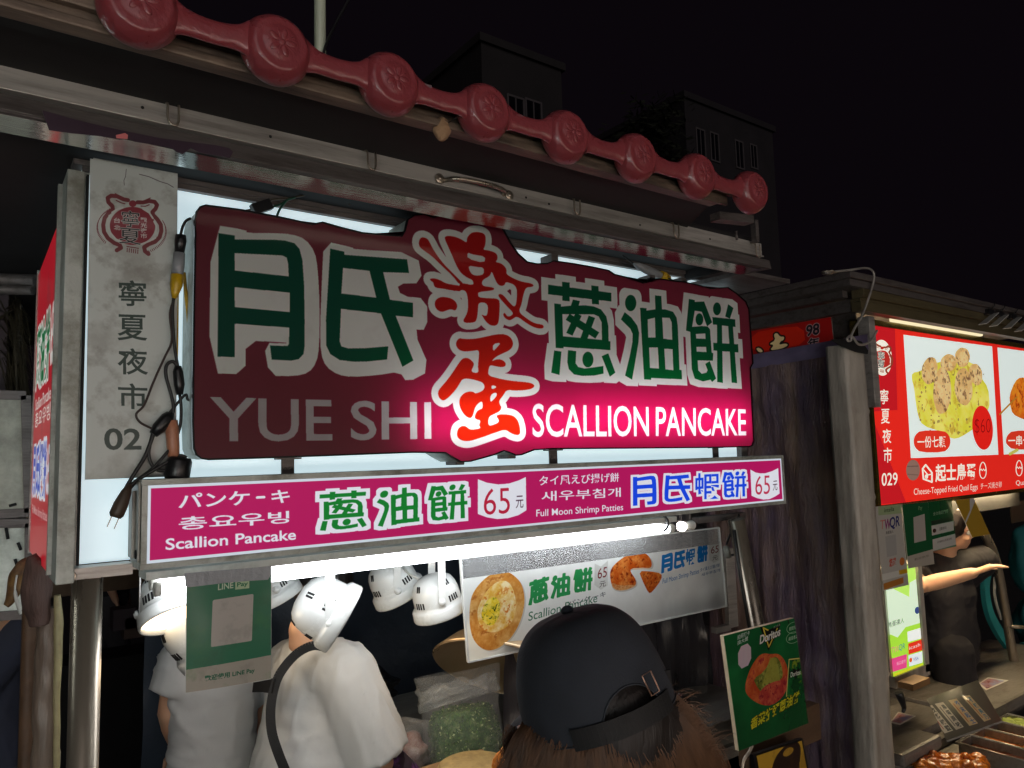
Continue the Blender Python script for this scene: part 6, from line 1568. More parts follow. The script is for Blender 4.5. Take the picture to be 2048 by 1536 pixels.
def cuf(u, v):
    a = u * 2 * math.pi; c = b0 - bax * (.30 - .22 * v) ; k = .120 + .006 * math.sin(5 * a) + .022 * mnoise.noise(Vector((math.cos(a) * 3, math.sin(a) * 3, v * 4)))
    x = bax.normalized().orthogonal().normalized(); y = bax.normalized().cross(x); return c + x * k * math.cos(a) + y * k * math.sin(a) - bax * (.06 * math.cos(a + 1.0) + .10 * (1 - v) * mnoise.noise(Vector((math.cos(a) * 2.5, math.sin(a) * 2.5, 3))))
cuff.grid(cuf, 44, 10); cuff.build('bag_cuff', film('thick_film', .24, .12), bagt)
# other bag with pink wrappers
pb = PZ(800, 1530, CT)
pbt = thing('plastic_bag', 'clear plastic bag with pinkish wrappers beside the scallion bag', 'bag', pb)
m = MB(); pc = PY(812, 1500, 2.06); m.ball(pc, (.11, .10, .085), sub=4, wob=.35, seed=3); m.build('bag_film', M['clear_film'], pbt)
m = MB(); m.ball(pc + Vector((.0, 0, -.012)), (.075, .07, .05), sub=3, wob=.5, seed=8); m.build('wrappers', pm('pink_wrapper', (150, 110, 104), .5, 0, .3, 30, bump=.4, bscale=40, dirt_or_light=(200, 190, 184), dscale=14, damt=.8), pbt)
m = MB(); m.ball(PY(742, 1375, 2.56), (.09, .07, .05), sub=4, wob=.7, seed=5)
tag(m.build('bin_bag', pm('black_bin_bag', (18, 19, 22), .22, 0, .2, 20, bump=.6, bscale=30)), 'crumpled black plastic bag behind the bending worker', 'bag')
# dough rounds and fried pieces
dc_ = PD(940, 1528, 1.97)
m = MB(); m.box((dc_.x - .11, dc_.y - .11, CT), (dc_.x + .11, dc_.y + .11, dc_.z - .018), .006); tag(m.build('chopping_block', M['wood']), 'wooden block under the stacked dough rounds', 'block')
for k in range(3):
    m = MB(); c = dc_ + Vector((.004 * k, -.003 * k, .0065 * (k - 2))); m.lathe([(0, .004), (.078, .004), (.09, .001), (.092, -.002), (.087, -.004), (0, -.004)], Matrix.Translation(c), 48, (1, 1.0))
    for v in m.bm.verts: v.co += Vector((0, 0, .004 * mnoise.noise(v.co * 14 + Vector((k, 0, 0)))))
    tag(m.build('dough_round', M['cake']), ['bottom flat dough round of the stack below the scallion bag', 'middle flat dough round of the stack below the scallion bag', 'top flat tan dough round of the stack below the scallion bag'][k], 'pancake', 'stacked dough rounds')
for k, (u, v, lab) in enumerate(((1012, 1528, 'larger orange fried pancake piece beside the brown hair'), (1040, 1512, 'narrow orange fried pancake piece close to the brown hair'))):
    c = PD(u, v, 1.9); m = MB(); m.ball(c, (.035 - .01 * k, .012, .05), Matrix.Rotation(.5 + .3 * k, 3, 'Y'), 3, .5, k + 2)
    tag(m.build('fried_piece', M['orange_food']), lab, 'food')
# black holder and framed cards right of the woman
sn = thing('snack_placard', 'green snack placard with triangle logo and wrapped pancake picture', 'placard', (dO.x + .17, YD, dO.z))
face_mesh('placard_print', dO, dU, dV, printed('snack_face', IM_SNACK, .22, 0, .1, coat=.4), sn)
m = MB(); e = Vector((0, .0015, 0)); m.prism([dO + e, dO + dU + e, dO + dU + dV + e, dO + dV + e], (0, .012, 0)); m.build('placard_board', pm('pale_board_edge', (226, 206, 176), .4), sn)
m = MB(); m.tube(smooth_path([PY(1505, 1490, 1.41), PY(1498, 1505, 1.41), PY(1488, 1520, 1.41), PY(1484, 1545, 1.41)], 4), .005, 8); m.build('wire_stand', M['chrome'], sn)
yt = thing('framed_card', 'black framed yellow card below the green snack placard', 'placard', (fo.x + .15, 1.40, fo.z))
face_mesh('framed_print', fo, fu, fv, printed('yellow_face', IM_YEL, .4), yt)
m = MB(); d = Vector((0, .003, 0)); m.prism([fo - fu * .05 - fv * .05 + d, fo + fu * 1.05 - fv * .05 + d, fo + fu * 1.05 + fv * 1.04 + d, fo - fu * .05 + fv * 1.04 + d], (0, .012, 0)); m.build('frame', M['black_plastic'], yt)
m = MB(); a = PY(1490, 1460, 1.47); m.box((a.x, 1.46, .9), (a.x + .38, 1.50, a.z), .004)
tag(m.build('counter_end_board', M['dark_wood']), 'dark wooden end board behind the two placards', 'board')

# ================================================================== NEIGHBOURING STALL ON THE RIGHT
s2 = thing('market_stall', 'neighbouring stall with red lit photo menu and grey wrapped post', 'food stall', (3.8, 1.9, 0), 'market stalls in a row')
z2 = 2.497
m = MB(); m.box((2.62, 1.43, z2 - .024), (4.9, 2.6, z2), .003); m.box((2.64, 1.445, z2 - .05), (4.9, 2.6, z2 - .0245)); m.build('roof', M['steel_dark'], s2)
m = MB(); m.box((2.745, 1.452, 2.415), (4.9, 1.50, 2.456), .002); m.box((2.752, 1.47, 2.404), (4.9, 1.51, 2.4149)); m.box((2.756, 1.47, 2.366), (4.9, 1.51, 2.4035), .002)
M['olive_steel'] = pm('olive_fascia_steel', (118, 108, 80), .4, .5, .2, 5, (.6, 5, 7), .1, 70, dirt_or_light=(56, 48, 38), dscale=5, damt=.6)  # olive base tone with random darker patches
m.build('roof_fascia', M['olive_steel'], s2)
m = MB(); m.box((2.70, 1.51, 2.42), (2.735, 2.6, z2 - .051)); m.box((2.76, 1.515, 2.37), (2.80, 2.6, 2.419)); m.build('side_rail', M['steel_dark'], s2)
q0, q1 = PY(1690, 700, 1.50), PY(1738, 760, 1.50)
m = MB(); m.box((2.885, 1.512, 2.0), (2.93, 1.56, 2.364), .002); m.build('corner_post', M['steel'], s2)
m = MB()
def wrapf(u, v):
    z = v * 2.235; a = u * 2 * math.pi; hx, hy = .068 - .0 * v, .045; cx_ = (PY(1716 + (1 - z / 2.2) * 55, 1000, 1.50).x * 0 + q0.x * .5 + q1.x * .5); k = 1 / max(abs(math.cos(a)), abs(math.sin(a))) ** .82
    w = .006 * mnoise.noise(Vector((math.cos(a) * 3, math.sin(a) * 3, z * 3))) + .004 * (1 if (z % .33) < .01 else 0)
    return (cx_ + (hx * k + w) * math.cos(a), 1.545 + (hy * k + w) * math.sin(a), z)
m.grid(wrapf, 32, 150); m.build('post_wrap', M['grey_wrap'], s2)
m = MB(); m.box((2.945, 1.60, 1.0), (2.955, 2.6, 2.40)); m.build('side_wall', M['steel_dark'], s2)
m = MB()
CT2 = .70
ctf = PZ(1842, 1492, CT2)
xa0, xa1, xb0 = PY(1806, 1500, ctf.y).x, PY(1884, 1470, ctf.y).x, PY(1962, 1430, ctf.y).x
m.box((xa0, ctf.y, CT2 - .05), (xa1, 2.0, CT2), .014); m.box((xb0, ctf.y - .01, CT2 - .05), (4.9, 2.0, CT2), .014); m.box((xa1 - .02, ctf.y + .10, CT2 - .06), (xb0 + .02, 1.99, CT2 - .02)); m.box((xa0 + .03, ctf.y + .06, .1), (4.9, 1.98, CT2 - .061)); m.build('counter', pm('worn_grey_ledge', (120, 116, 112), .4, .2, .25, 6, (1, 3, 3), .2, 30, dirt_or_light=(66, 54, 44), dscale=5, damt=.7), s2)
m = MB(); m.grid(fold(2.9, 5.2, .1, 2.4, 2.75, .06, 6, 31), 40, 20); tag(m.build('rear_tarp', M['dark_sheet']), 'dark sheet hanging at the back of the red menu stall', 'tarp')
# its lit red menu
rb = thing('menu_lightbox', 'red lit photo menu box of the neighbouring stall with number 029', 'sign', (RX0 + .8, YR2, RZ0))
face_mesh('menu_face', ro, ru, rv, printed('red_menu_face', IM_RED, .15, .78, coat=.5), rb)
M['gold'] = pm('yellowed_mirror_steel', (150, 132, 66), .22, .8, .35, 9, (2, 1, 8), .1, 60, dirt_or_light=(60, 54, 30), dscale=7, damt=.6)
m = MB(); m.box((RX0 - .018, YR2 - .008, RZ1), (RX0 + 1.76, YR2 + .06, RZ1 + .024), .001); m.box((RX0 - .018, YR2 - .008, RZ0 - .006), (RX0, YR2 + .06, RZ1), .001); m.box((RX0, YR2 + .004, RZ0 - .02), (RX0 + 1.76, YR2 + .08, RZ0)); m.build('frame', M['gold'], rb)
m = MB(); m.box((RX0 + .03, 1.69, 1.50), (RX0 + 1.75, 1.695, 1.64)); m.build('light_block_plate', M['dark_slot'], rb)  # plate added to keep the hidden tube's light off the stall interior
t0, t1 = PY(1784, 628, 1.53), PY(1917, 651, 1.53)
m = MB(); m.box((t0.x, 1.525, RZ1 + .0245), (t1.x + .25, 1.545, RZ1 + .0245 + .018), .006)
tag(m.build('tube_lamp', M['tube_warm']), 'warm lit tube lamp on top of the red menu box', 'lamp')
m = MB(); m.tube([(3.05, 1.665, 1.603), (4.6, 1.665, 1.603)], .012, 12); tag(m.build('tube_lamp', emitter('added_counter_tube', (255, 226, 176), 130.0)), 'hidden warm tube lamp added under the red menu box to light the food', 'lamp')  # hidden tube, added to brighten the counter and food
bn = thing('side_banner', 'red banner with number 98 on the flank of the neighbouring stall', 'banner', (SX, no_.y - .3, no_.z))
face_mesh('banner_print', no_, nu_, nv_, printed('banner_face', IM_98, .3, .12, coat=.3), bn)
m = MB(); m.prism([no_ + Vector((.001, 0, 0)), no_ + nu_ + Vector((.001, 0, 0)), no_ + nu_ + nv_ + Vector((.001, 0, 0)), no_ + nv_ + Vector((.001, 0, 0))], (.006, 0, 0)); m.build('banner_back', M['alu'], bn)
m = MB(); c = PX(*Zt((865, 560))[0], SX - .003); m.lathe([(0, .004), (.006, .003), (.008, 0)], frame_mat(c, (-1, 0, 0)), 14); m.build('screw', M['chrome'], bn)
# dark tarp tied over that flank
dt = thing('flank_tarp', 'wrinkled dark purple tarp covering the flank between both stalls', 'tarp', (2.87, 1.9, 0))
ht = [PX(*p, 2.86) for p in Zt((-40, 1160), (1330, 880))]; hb = [PX(*p, 2.86) for p in Zt((-40, 1370), (1420, 1085))]
def tarp(u, v):
    y = 2.35 - (2.35 - 1.535) * u; zt_ = (ht[0].z + ht[1].z) / 2 - .05; z = .25 + (zt_ - .25) * v; lo = 1 - v * .75
    f = mnoise.noise(Vector((u * 6 + 2.2 * mnoise.noise(Vector((u * 2, z * 1.2, 7))), z * .5, 2))); g_ = mnoise.noise(Vector((u * 24, z * 1.6, 5))); d_ = mnoise.noise(Vector((u * 5 + z * 6, z * 5 - u * 3, 9)))
    return (2.862 - .034 * lo * f - .016 * lo * g_ - .026 * d_ * (1 - .3 * lo) - .10 * lo * lo * .6, y, z)
m = MB(); m.grid(tarp, 130, 110); m.build('tarp_sheet', M['purple_tarp'], dt)
def hemf(u, v):
    y = 2.40 - (2.40 - 1.50) * u; zb, zt_ = hb[0].z + (hb[1].z - hb[0].z) * u, ht[0].z + (ht[1].z - ht[0].z) * u
    return (2.846 - .006 * math.sin(v * 3.1) + .004 * mnoise.noise(Vector((u * 8, v * 3, 0))), y, zb + (zt_ - zb) * v)
m = MB(); m.grid(hemf, 40, 8); m.build('hem', M['purple_hem'], dt)
m = MB(); P_ = [PY(*p, 1.485) for p in Zt((1330, 870), (1600, 850), (1780, 900), (1880, 1030), (1870, 1085), (1700, 1050), (1480, 960))]; m.prism(P_, (0, .004, 0)); tag(m.build('black_flap', M['dark_slot']), 'small black flap under the bent steel hook', 'flap')
# bent wire hook on that corner
hk = [(1652, 546), (1672, 543), (1700, 540), (1728, 536), (1743, 540), (1748, 552), (1744, 575), (1734, 605), (1722, 635), (1710, 655), (1703, 670), (1702, 680), (1697, 682), (1694, 678), (1700, 672), (1707, 676), (1716, 688), (1728, 689), (1740, 683), (1748, 672), (1754, 661)]
m = MB(); m.tube(smooth_path([PY(x, y, 1.43) for x, y in hk], 5), .0042, 10)
tag(m.build('wire_hook', M['steel']), 'bent steel wire hook hanging off the neighbouring roof corner', 'hook')
m = MB(); c = PY(1657, 545, 1.44); m.ball(c, (.025, .02, .008), sub=3, wob=.6, seed=2); tag(m.build('twisted_wire_end', M['chrome']), 'shiny twisted wire knot on the neighbouring roof corner', 'wire')
# clips with white tags at the right end
for k, (u, v) in enumerate(((1978, 625), (1998, 629), (2024, 634), (2046, 640))):
    lab = ['white tag clip nearest the lit tube lamp', 'second white tag clip from the lit tube lamp', 'third white tag clip from the lit tube lamp', 'last white tag clip at the frame edge'][k]
    c = PY(u, v, 1.44); tg = thing('tag_clip', lab, 'clip', c, 'white tag clips on the neighbouring roof edge')
    m = MB(); m.box(c + Vector((-.03, -.012, -.012)), c + Vector((.035, .02, .014)), .004); m.tube([c + Vector((.0, -.01, .01)), c + Vector((.012, -.02, .03)), c + Vector((.02, -.022, .045))], .0022, 6); m.build('jaw', M['black_plastic'], tg)
    a, b = c + Vector((.02, -.02, -.006)), c + Vector((-.16, -.03, -.075))
    m = MB(); d = (a - b); s_ = Vector((0, 0, 1)).cross(d).normalized() * .014; m.prism([a - s_, a + s_, b + s_ * 1.2, b - s_ * 1.2], (0, 0, .003)); m.build('tag', M['white_plastic'], tg)
    m = MB(); cc = a + (b - a) * .14 + Vector((0, 0, -.0008)); m.lathe([(0, 0), (.007, 0), (.0072, -.001)], frame_mat(cc, (0, 0, 1)), 14, (1.0, 1.5)); m.build('hole', M['dark_slot'], tg)
# hanging cards
for nm, lab, im, st_ in (('qr', 'white mobile payment card hanging beside the grey wrapped post', IM_C1, .05), ('green', 'green payment card with white slip hanging under the red menu', IM_C2, .05), ('list', 'green and white list card under the red menu', IM_C3, .05), ('yellow', 'tilted yellow tag card hanging by the steel pipe', IM_C4, .05)):
    o, u, v = CARDS[nm]; t = thing('hanging_card', lab, 'card', o + u / 2, 'cards hanging under the red menu')
    face_mesh('card_print', o, u, v, printed(nm + '_face', im, .25, 0, .2, coat=.4), t)
    m = MB(); e = Vector((0, .001, 0)); m.prism([o + e, o + u + e, o + u + v + e, o + v + e], (0, .002, 0)); m.build('card_back', M['white_plastic'], t)
ps = thing('payment_screen', 'bright green lit payment board behind the hanging cards', 'lit board', (sO.x + .1, 1.62, sO.z))
face_mesh('screen_print', sO, sU, sV, printed('payment_screen_face', IM_SCREEN, .2, .85), ps)
m = MB(); w = sU.length; a = sO; m.box((a.x + w, 1.612, a.z - .03), (a.x + w + .035, 1.68, a.z + sV.z)); m.box((a.x, 1.612, a.z - .045), (a.x + w + .035, 1.68, a.z)); m.box((a.x, 1.63, a.z), (a.x + w, 1.68, a.z + sV.z)); m.build('screen_frame', M['grey_wrap'], ps)
# bent pipe, teal bag, chain bits
m = MB(); m.tube(smooth_path([PY(x, y, 1.72) for x, y in ((1966, 1064), (1976, 1082), (1988, 1110), (1998, 1150), (2006, 1195), (2014, 1240), (2022, 1290), (2032, 1348))], 5), .0225, 18)
m.tube([PY(2022, 1253, 1.70), PY(2060, 1256, 1.66)], .009, 10)
tag(m.build('bent_pipe', M['chrome']), 'bent steel pipe in front of the teal bag', 'pipe')
tb_ = thing('teal_bag', 'large teal canvas bag with pale lining behind the bent pipe', 'bag', PY(2030, 1340, 1.95))
m = MB(); m.ball(PY(2066, 1120, 1.98), (.17, .12, .22), sub=4, wob=.25, seed=3); m.ball(PY(2070, 1245, 1.98), (.17, .10, .16), sub=4, wob=.3, seed=6); m.ball(PY(2060, 1320, 1.9), (.15, .10, .10), sub=3, wob=.3, seed=7); m.build('bag_body', M['teal_dark'], tb_)
m = MB(); P_ = smooth_path([PY(x, y, 1.84) for x, y in ((1990, 1100), (1975, 1140), (1970, 1180), (1978, 1225), (1996, 1262), (2016, 1290))], 5)
for i in range(len(P_) - 1):
    d = P_[i + 1] - P_[i]; s_ = d.cross(Vector((0, 1, 0))).normalized(); m.obox((P_[i] + P_[i + 1]) / 2, d * .55, s_ * .03, Vector((0, .012, 0)))
m.build('flap', M['teal'], tb_)
m = MB(); P_ = smooth_path([PY(x, y, 1.82) for x, y in ((1990, 1155), (1989, 1185), (1994, 1212), (2003, 1238))], 4)
for i in range(len(P_) - 1):
    d = P_[i + 1] - P_[i]; s_ = d.cross(Vector((0, 1, 0))).normalized(); m.obox((P_[i] + P_[i + 1]) / 2, d * .55, s_ * .008, Vector((0, .004, 0)))
m.build('lining', M['white_plastic'], tb_)
m = MB(); a = PY(2030, 1010, 1.8); m.box(a + Vector((-.05, 0, -.10)), a + Vector((.16, .01, .02)), .002)
tag(m.build('beige_board', pm('dim_beige_board', (72, 60, 44), .6)), 'beige board above the teal bag', 'board')
# photo slips, price board, sauce pans, skewers
def slip(label, quad, z, cols_):
    p = [PZ(*q, z + .0015) for q in quad]; m = MB(); m.prism(p, (0, 0, .0008)); o = m.build('photo_slip', M['white_plastic']); tag(o, label, 'photo', 'photo slips lying on the ledge'); ctr = sum((Vector(x) for x in p), Vector()) / 4
    m = MB(); m.prism([ctr + (x - ctr) * .8 + Vector((0, 0, .001)) for x in p], (0, 0, .0006)); m.build('picture', pm('slip_picture', cols_[0], .3, 0, .4, 20, dirt_or_light=cols_[1], dscale=16, damt=.9, dthr=.5), o)
slip('small photo slip on the ledge behind the tilted price board', [(1956, 1368), (1976, 1355), (2017, 1361), (1972, 1381)], CT2, ((150, 70, 50), (130, 160, 200)))
slip('small photo slip on the ledge beside the grey wrapped post', [(1796, 1424), (1832, 1432), (1800, 1450), (1780, 1445)], CT2, ((190, 120, 110), (120, 150, 200)))
Zw = Z(1748, 1330, 6.827)
pq = Zw((725, 460), (1415, 205), (1740, 760), (990, 1030))
T_ = rect_px(pq, 2.62)
o, u, v = quad_axes(*T_)
cv = Canvas(o, u, v, 1200, (92, 88, 76))
for k, (q, c1_, c2_, tx) in enumerate((
      (((800,540),(905,500),(1095,870),(985,925)), (40,44,44), (190,70,60), '孜然椒鹽'), (((940,480),(1045,445),(1230,805),(1130,860)), (40,44,44), (60,60,60), '鳥蛋原味'),
      (((1110,415),(1215,380),(1408,735),(1300,785)), (60,110,180), (200,100,50), '芥末起士'), (((1285,345),(1375,315),(1572,660),(1485,705)), (60,130,160), (200,110,70), '不辣美乃'))):
    q = np.array(q, float); cv.poly(Zw(*q), (222, 214, 196) if k < 2 else (226, 200, 150))
    for i, ch in enumerate(tx):
        f0, f1 = .08 + i * .23, .08 + i * .23 + .19; a0 = q[0] + (q[3] - q[0]) * f1; b0_ = q[1] + (q[2] - q[1]) * f1; a1 = q[0] + (q[3] - q[0]) * f0
        l = q[0] * 0 + a0 * .55 + b0_ * .45; cv.text(ch, *Zw(tuple(l), tuple(a0 * .08 + b0_ * .92), tuple(a1 * .55 + (q[1] + (q[2] - q[1]) * f0) * .45)), c1_, .02)
    cv.line(Zw(tuple(q[0] * .75 + q[1] * .25 + (q[3] - q[0]) * .15), tuple(q[0] * .75 + q[1] * .25 + (q[3] - q[0]) * .85)), 1.3, c2_)
IM_PRICE = cv.image('flavour_board_print')
fb = thing('flavour_board', 'tilted steel flavour board with four paper label strips', 'board', o + u / 2)
face_mesh('board_print', o, u, v, printed('flavour_face', IM_PRICE, .3, coat=.2), fb)
nn = u.cross(v).normalized(); m = MB(); m.prism([o - nn * .001, o + u - nn * .001, o + u + v - nn * .001, o + v - nn * .001], -nn * .006); m.build('board_plate', M['steel'], fb)
ZP = .66
pn0 = PZ(*Zw((1150, 1055))[0], ZP); 
for k, (lab, mt_) in enumerate((('steel sauce pan with dark sauce nearest the skewers', M['sauce_red']), ('steel sauce pan with orange chilli sauce and a brush', M['sauce_orange']), ('third steel sauce pan from the skewers with brown sauce', M['sauce_red']), ('steel pan of chopped greens beyond the sauce pans', M['leafgreen']))):
    x0 = pn0.x + k * .125; y1 = pn0.y - .0; y0 = y1 - .30; w = .112
    t = thing('sauce_pan', lab, 'pan', (x0 + w / 2, (y0 + y1) / 2, ZP - .06), 'steel sauce pans beside the flavour board')
    m = MB(); e = .006
    for a, b in (((x0, y0, ZP - .06), (x0 + .002, y1, ZP)), ((x0 + w - .002, y0, ZP - .06), (x0 + w, y1, ZP)), ((x0 + .002, y0, ZP - .06), (x0 + w - .002, y0 + .002, ZP)), ((x0 + .002, y1 - .002, ZP - .06), (x0 + w - .002, y1, ZP)), ((x0 + .002, y0 + .002, ZP - .06), (x0 + w - .002, y1 - .002, ZP - .057))): m.box(a, b)
    m.tube([(x0 - e, y0 - e, ZP), (x0 + w + e, y0 - e, ZP), (x0 + w + e, y1 + e, ZP), (x0 - e, y1 + e, ZP)], .0042, 6, closed=True)
    m.build('pan_body', M['counter'], t)
    m = MB(); m.grid(lambda a, b: (x0 + .003 + (w - .006) * a, y0 + .003 + (y1 - y0 - .006) * b, ZP - (.03 if k < 3 else .006) + (.004 if k < 3 else .02) * mnoise.noise(Vector((a * 4 + k, b * 8, 0)))), 12, 24); m.build('filling', mt_, t)
m = MB(); m.tube([(pn0.x + .10, pn0.y - .20, ZP + .01), (pn0.x + .30, pn0.y - .28, ZP + .10)], .009, 10)
tag(m.build('brush_handle', pm('orange_handle', (214, 140, 30), .35)), 'orange brush handle lying across the sauce pans', 'brush')
tr = thing('food_tray', 'steel tray of grilled skewers in front of the red menu stall', 'tray', PZ(1900, 1560, ZP - .06))
a = PZ(1806, 1540, ZP - .05)
tx0, ty1 = PZ(1888, 1487, ZP - .03).x - .32, PZ(1888, 1487, ZP - .03).y + .02
m = MB(); m.box((tx0, ty1 - .6, ZP - .066), (tx0 + .43, ty1, ZP - .06)); m.box((tx0 - .004, ty1 - .6, ZP - .066), (tx0, ty1, ZP - .03)); m.box((tx0 - .004, ty1, ZP - .066), (tx0 + .43, ty1 + .004, ZP - .03)); m.tube([(tx0 - .004, ty1 + .004, ZP - .03), (tx0 + .43, ty1 + .004, ZP - .03)], .005, 8); m.build('tray_body', M['counter'], tr)
m = MB(); m.box((PY(1814, 1536, 1.25).x, ty1 - .8, .1), (4.6, ctf.y - .01, ZP - .0665)); tag(m.build('front_table', M['steel_dark']), 'low steel table carrying the skewer tray and sauce pans', 'table')
M['skewer'] = pm('grilled_skewer', (206, 120, 34), .25, 0, .4, 26, bump=.5, bscale=50, coat=.5, dirt_or_light=(120, 46, 14), dscale=20, damt=.8, dthr=.5)
for k in range(2):
    lab = ['front glazed skewer of grilled pieces on the tray', 'rear glazed skewer of grilled pieces on the tray'][k]
    t = thing('skewer', lab, 'skewer', PZ(1900, 1545 - 14 * k, ZP - .02), 'glazed skewers on the tray'); L = PZ(1836, 1532 - 12 * k, ZP - .025); R2 = PZ(1975, 1540 - 14 * k, ZP - .025)
    for i in range(6):
        m = MB(); c = L.lerp(R2, (i + .3) / 6); m.ball(c + Vector((0, 0, .004 * (i % 2))), (.030, .034, .028), sub=3, wob=.45, seed=i + 7 * k); m.build('piece', M['skewer'], t)
    m = MB(); d = (R2 - L); m.tube([L - d * .22, R2], .0018, 6); m.build('stick', M['wood'], t)
m = MB(); c = PZ(1820, 1390, CT); m.obox(PY(1828, 1365, 1.55), Vector((.07, 0, 0)), Vector((0, .03, 0)), Vector((0, 0, .012)))
tag(m.build('cardboard_piece', M['wood']), 'flat tan cardboard piece below the green lit board', 'cardboard')
m = MB(); m.tube(smooth_path([PY(1797, 1385, 1.46), PY(1803, 1400, 1.455), PY(1808, 1415, 1.455), PY(1806, 1425, 1.455)], 4), [.014, .015, .015, .014, .013, .012, .011, .010, .009, .008, .007, .006, .005], 10)
tag(m.build('binder_clip', M['black_plastic']), 'black clip pinned to the edge of the grey wrapped post', 'clip')

m = MB(); m.tube([(-.9, 1.95, 2.2), (-.25, 1.95, 2.2)], .013, 10); tag(m.build('tube_lamp', emitter('added_side_tube', (236, 246, 240), 16.0)), 'unseen white tube lamp added to light the stained panels at left', 'lamp')  # out-of-view tube, added to brighten the panels at the left edge
# ================================================================== LEFT EDGE: PANELS, ROLLED SHEETS, RAGS, FRONDS
def panel(name, label, quad, Y, mat, cat):
    p = [PY(*q, Y) for q in quad]; t = thing(name, label, cat, ((p[0].x + p[1].x) / 2, Y, p[3].z), 'stained panels at the left edge')
    m = MB(); m.prism(p, (0, .02, 0)); m.build('panel', mat, t)
    m = MB(); o_, u_, v_ = quad_axes(*p)
    for a, b in ((o_, o_ + u_), (o_ + v_, o_ + u_ + v_), (o_ + u_, o_ + u_ + v_)): d = (b - a).normalized(); m.obox((a + b) / 2 + Vector((0, .006, 0)), (b - a) / 2, Vector((0, .014, 0)), d.cross(Vector((0, 1, 0))) * .012)
    m.build('panel_frame', M['steel_dark'], t); return t
panel('wall_panel', 'grimy grey panel below the dark fronds at the left edge', [(-260, 790), (50, 786), (60, 1030), (-260, 1036)], 2.45, M['greyboard'], 'panel')
panel('wall_panel', 'whiter panel with pen marks behind the customer in glasses', [(-260, 1050), (62, 1046), (56, 1228), (-260, 1250)], 2.45, M['whiteboard'], 'panel')
for (p, q), lab in zip((((18, 1012), (33, 1008)), ((36, 1085), (42, 1100)), ((30, 1118), (34, 1130)), ((12, 1055), (16, 1078))), ('dark mark on the lower edge of the grimy grey panel', 'upper right dark mark on the whiter left panel', 'dark mark above the mottled glove on the whiter panel', 'slanted dark mark at the top of the whiter panel')):
    m = MB(); m.tube([PY(*p, 2.444), PY(*q, 2.444)], .004, 6); tag(m.build('pen_mark', M['dark_slot']), lab, 'mark')
m = MB(); m.tube([PY(-200, 552, 2.6), PY(72, 562, 2.4)], .018, 10); m.tube([PY(-200, 578, 2.6), PY(66, 580, 2.4)], .014, 10)
tag(m.build('roof_beam', M['steel_dark']), 'dark double beam under the roof at the left edge', 'beam')
m = MB(); m.grid(fold(-1.6, .10, 2.05, 2.44, 2.9, .04, 5, 17), 20, 8); tag(m.build('shade_sheet', pm('dusky_sheet', (70, 58, 62), .7)), 'dusky sheet hanging under the roof at the left edge', 'sheet')
fr_ = MB(); rs = random.Random(6)
for k in range(420):
    a = PD(rs.uniform(-60, 40), rs.uniform(590, 760), 2.6 + rs.uniform(-.2, .3)); e = PD(rs.uniform(20, 66), rs.uniform(640, 870), 2.45 + rs.uniform(-.15, .2)); mid = a.lerp(e, .5) + Vector((0, 0, rs.uniform(.02, .10)))
    P_ = smooth_path([a, mid, e], 4); s_ = Vector((0, 0, 1)).cross(e - a).normalized() * rs.uniform(.003, .008)
    v0 = None
    for i, p in enumerate(P_):
        w = s_ * (1 - i / len(P_)); nv = (fr_.bm.verts.new(p - w), fr_.bm.verts.new(p + w))
        if v0: fr_._f([v0[0], v0[1], nv[1], nv[0]])
        v0 = nv
tag(fr_.build('palm_fronds', M['foliage'], normals=False), 'dark shaggy fronds hanging beside the red flank advert', 'plant')
YQ = 1.80
def ptube(name, label, pts, rad, Y, mat, cat, wob=0):
    m = MB(); P_ = smooth_path([PY(p[0], p[1], Y) for p in pts], 8); k = len(P_); R2 = [np.interp(i / (k - 1), np.linspace(0, 1, len(rad)), rad) for i in range(k)]
    m.tube(P_, R2, 22)
    if wob:
        for v in m.bm.verts: v.co += Vector((mnoise.noise(v.co * 22), mnoise.noise(v.co * 22 + Vector((9, 0, 0))), 0)) * wob
    return tag(m.build(name, mat), label, cat)
ptube('wood_post', 'brown wooden post left of the rolled plastic', [(62, 1180), (57, 1350), (52, 1560), (45, 1900)], [.0145, .0145, .015, .016], 1.86, M['dark_wood'], 'post')
ptube('rolled_sheet', 'grimy rolled plastic sheet standing beside the steel post', [(98, 1215), (96, 1300), (92, 1420), (92, 1560), (90, 1900)], [.017, .022, .024, .024, .024], 1.80, M['pvc'], 'rolled sheet', .006)
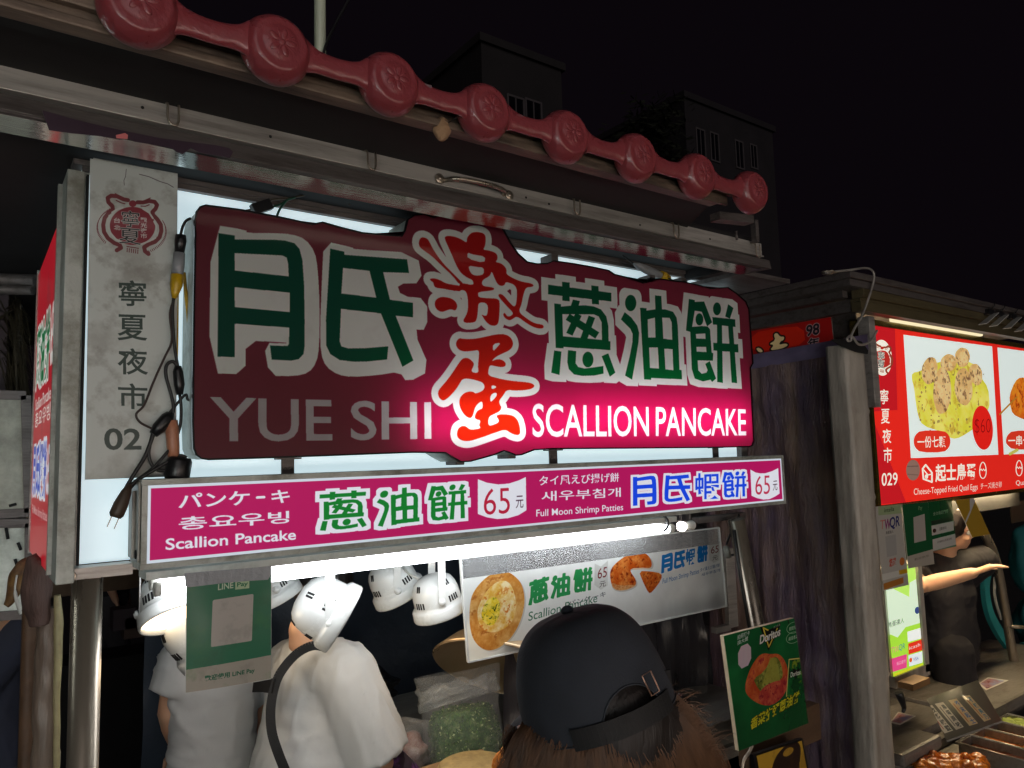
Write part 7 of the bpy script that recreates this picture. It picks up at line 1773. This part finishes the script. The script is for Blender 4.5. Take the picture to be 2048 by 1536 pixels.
ptube('pale_strip', 'pale edge strip on the rolled plastic sheet', [(115, 1190), (117, 1250), (114, 1400), (113, 1560), (112, 1900)], [.006, .0085, .006, .006, .006], 1.775, pm('pale_strip', (160, 150, 110), .5, dirt_or_light=(90, 76, 60), dscale=12), 'strip', .002)
ptube('brown_rag', 'brown cloth tied over the top of the rolled plastic', [(62, 1110), (72, 1140), (74, 1180), (76, 1215), (78, 1250)], [.010, .020, .026, .026, .018], 1.79, M['brown_cloth'], 'cloth', .010)
ptube('hanging_glove', 'mottled brown glove hanging beside the customer in glasses', [(62, 1120), (48, 1130), (38, 1150), (28, 1180), (20, 1200), (10, 1212)], [.008, .014, .018, .016, .011, .006], 1.95, pm('mottled_glove', (120, 90, 48), .6, 0, .4, 40, dirt_or_light=(70, 40, 30), dscale=24, damt=.9, dthr=.5), 'glove', .008)
m = MB(); m.tube(smooth_path([PY(34, 1150, 1.93), PY(30, 1180, 1.93), PY(36, 1212, 1.93), PY(42, 1228, 1.93)], 5), [.002] * 6 + [.0035] * 10, 6)
tag(m.build('white_strap', M['white_plastic']), 'thin white strap hanging from the brown glove', 'strap')
m = MB(); m.grid(fold(.30, 1.0, 1.10, 1.72, 5.2, .05, 5, 41), 16, 8); tag(m.build('beige_tarp', pm('beige_tarp', (112, 92, 72), .7)), 'distant beige sheet behind the lit spot lamp', 'sheet')
rs = random.Random(21)
for k in range(4):
    c = PY(250 + 22 * k, 1235 + 16 * (k % 2), 4.8); m = MB(); m.box(c + Vector((-.06, 0, -.07)), c + Vector((.06, .12, .05)), .004)
    tag(m.build('storage_box', pm('dim_box', ((70, 60, 66), (88, 70, 62), (60, 76, 92), (96, 92, 88))[k], .6)), ['dim grey box in the distance right of the walker', 'brownish box in the distance next to the dim grey box', 'bluish box in the distance under the beige sheet', 'pale box in the distance left of the lit spot lamp'][k], 'box')
rt = MB(); c = PY(285, 1275, 4.8); rt.box(c + Vector((-.5, 0, -.72)), c + Vector((.5, .3, -.09))); tag(rt.build('dark_cabinet', M['dark_slot']), 'black cabinet in the distance under the small boxes', 'cabinet')
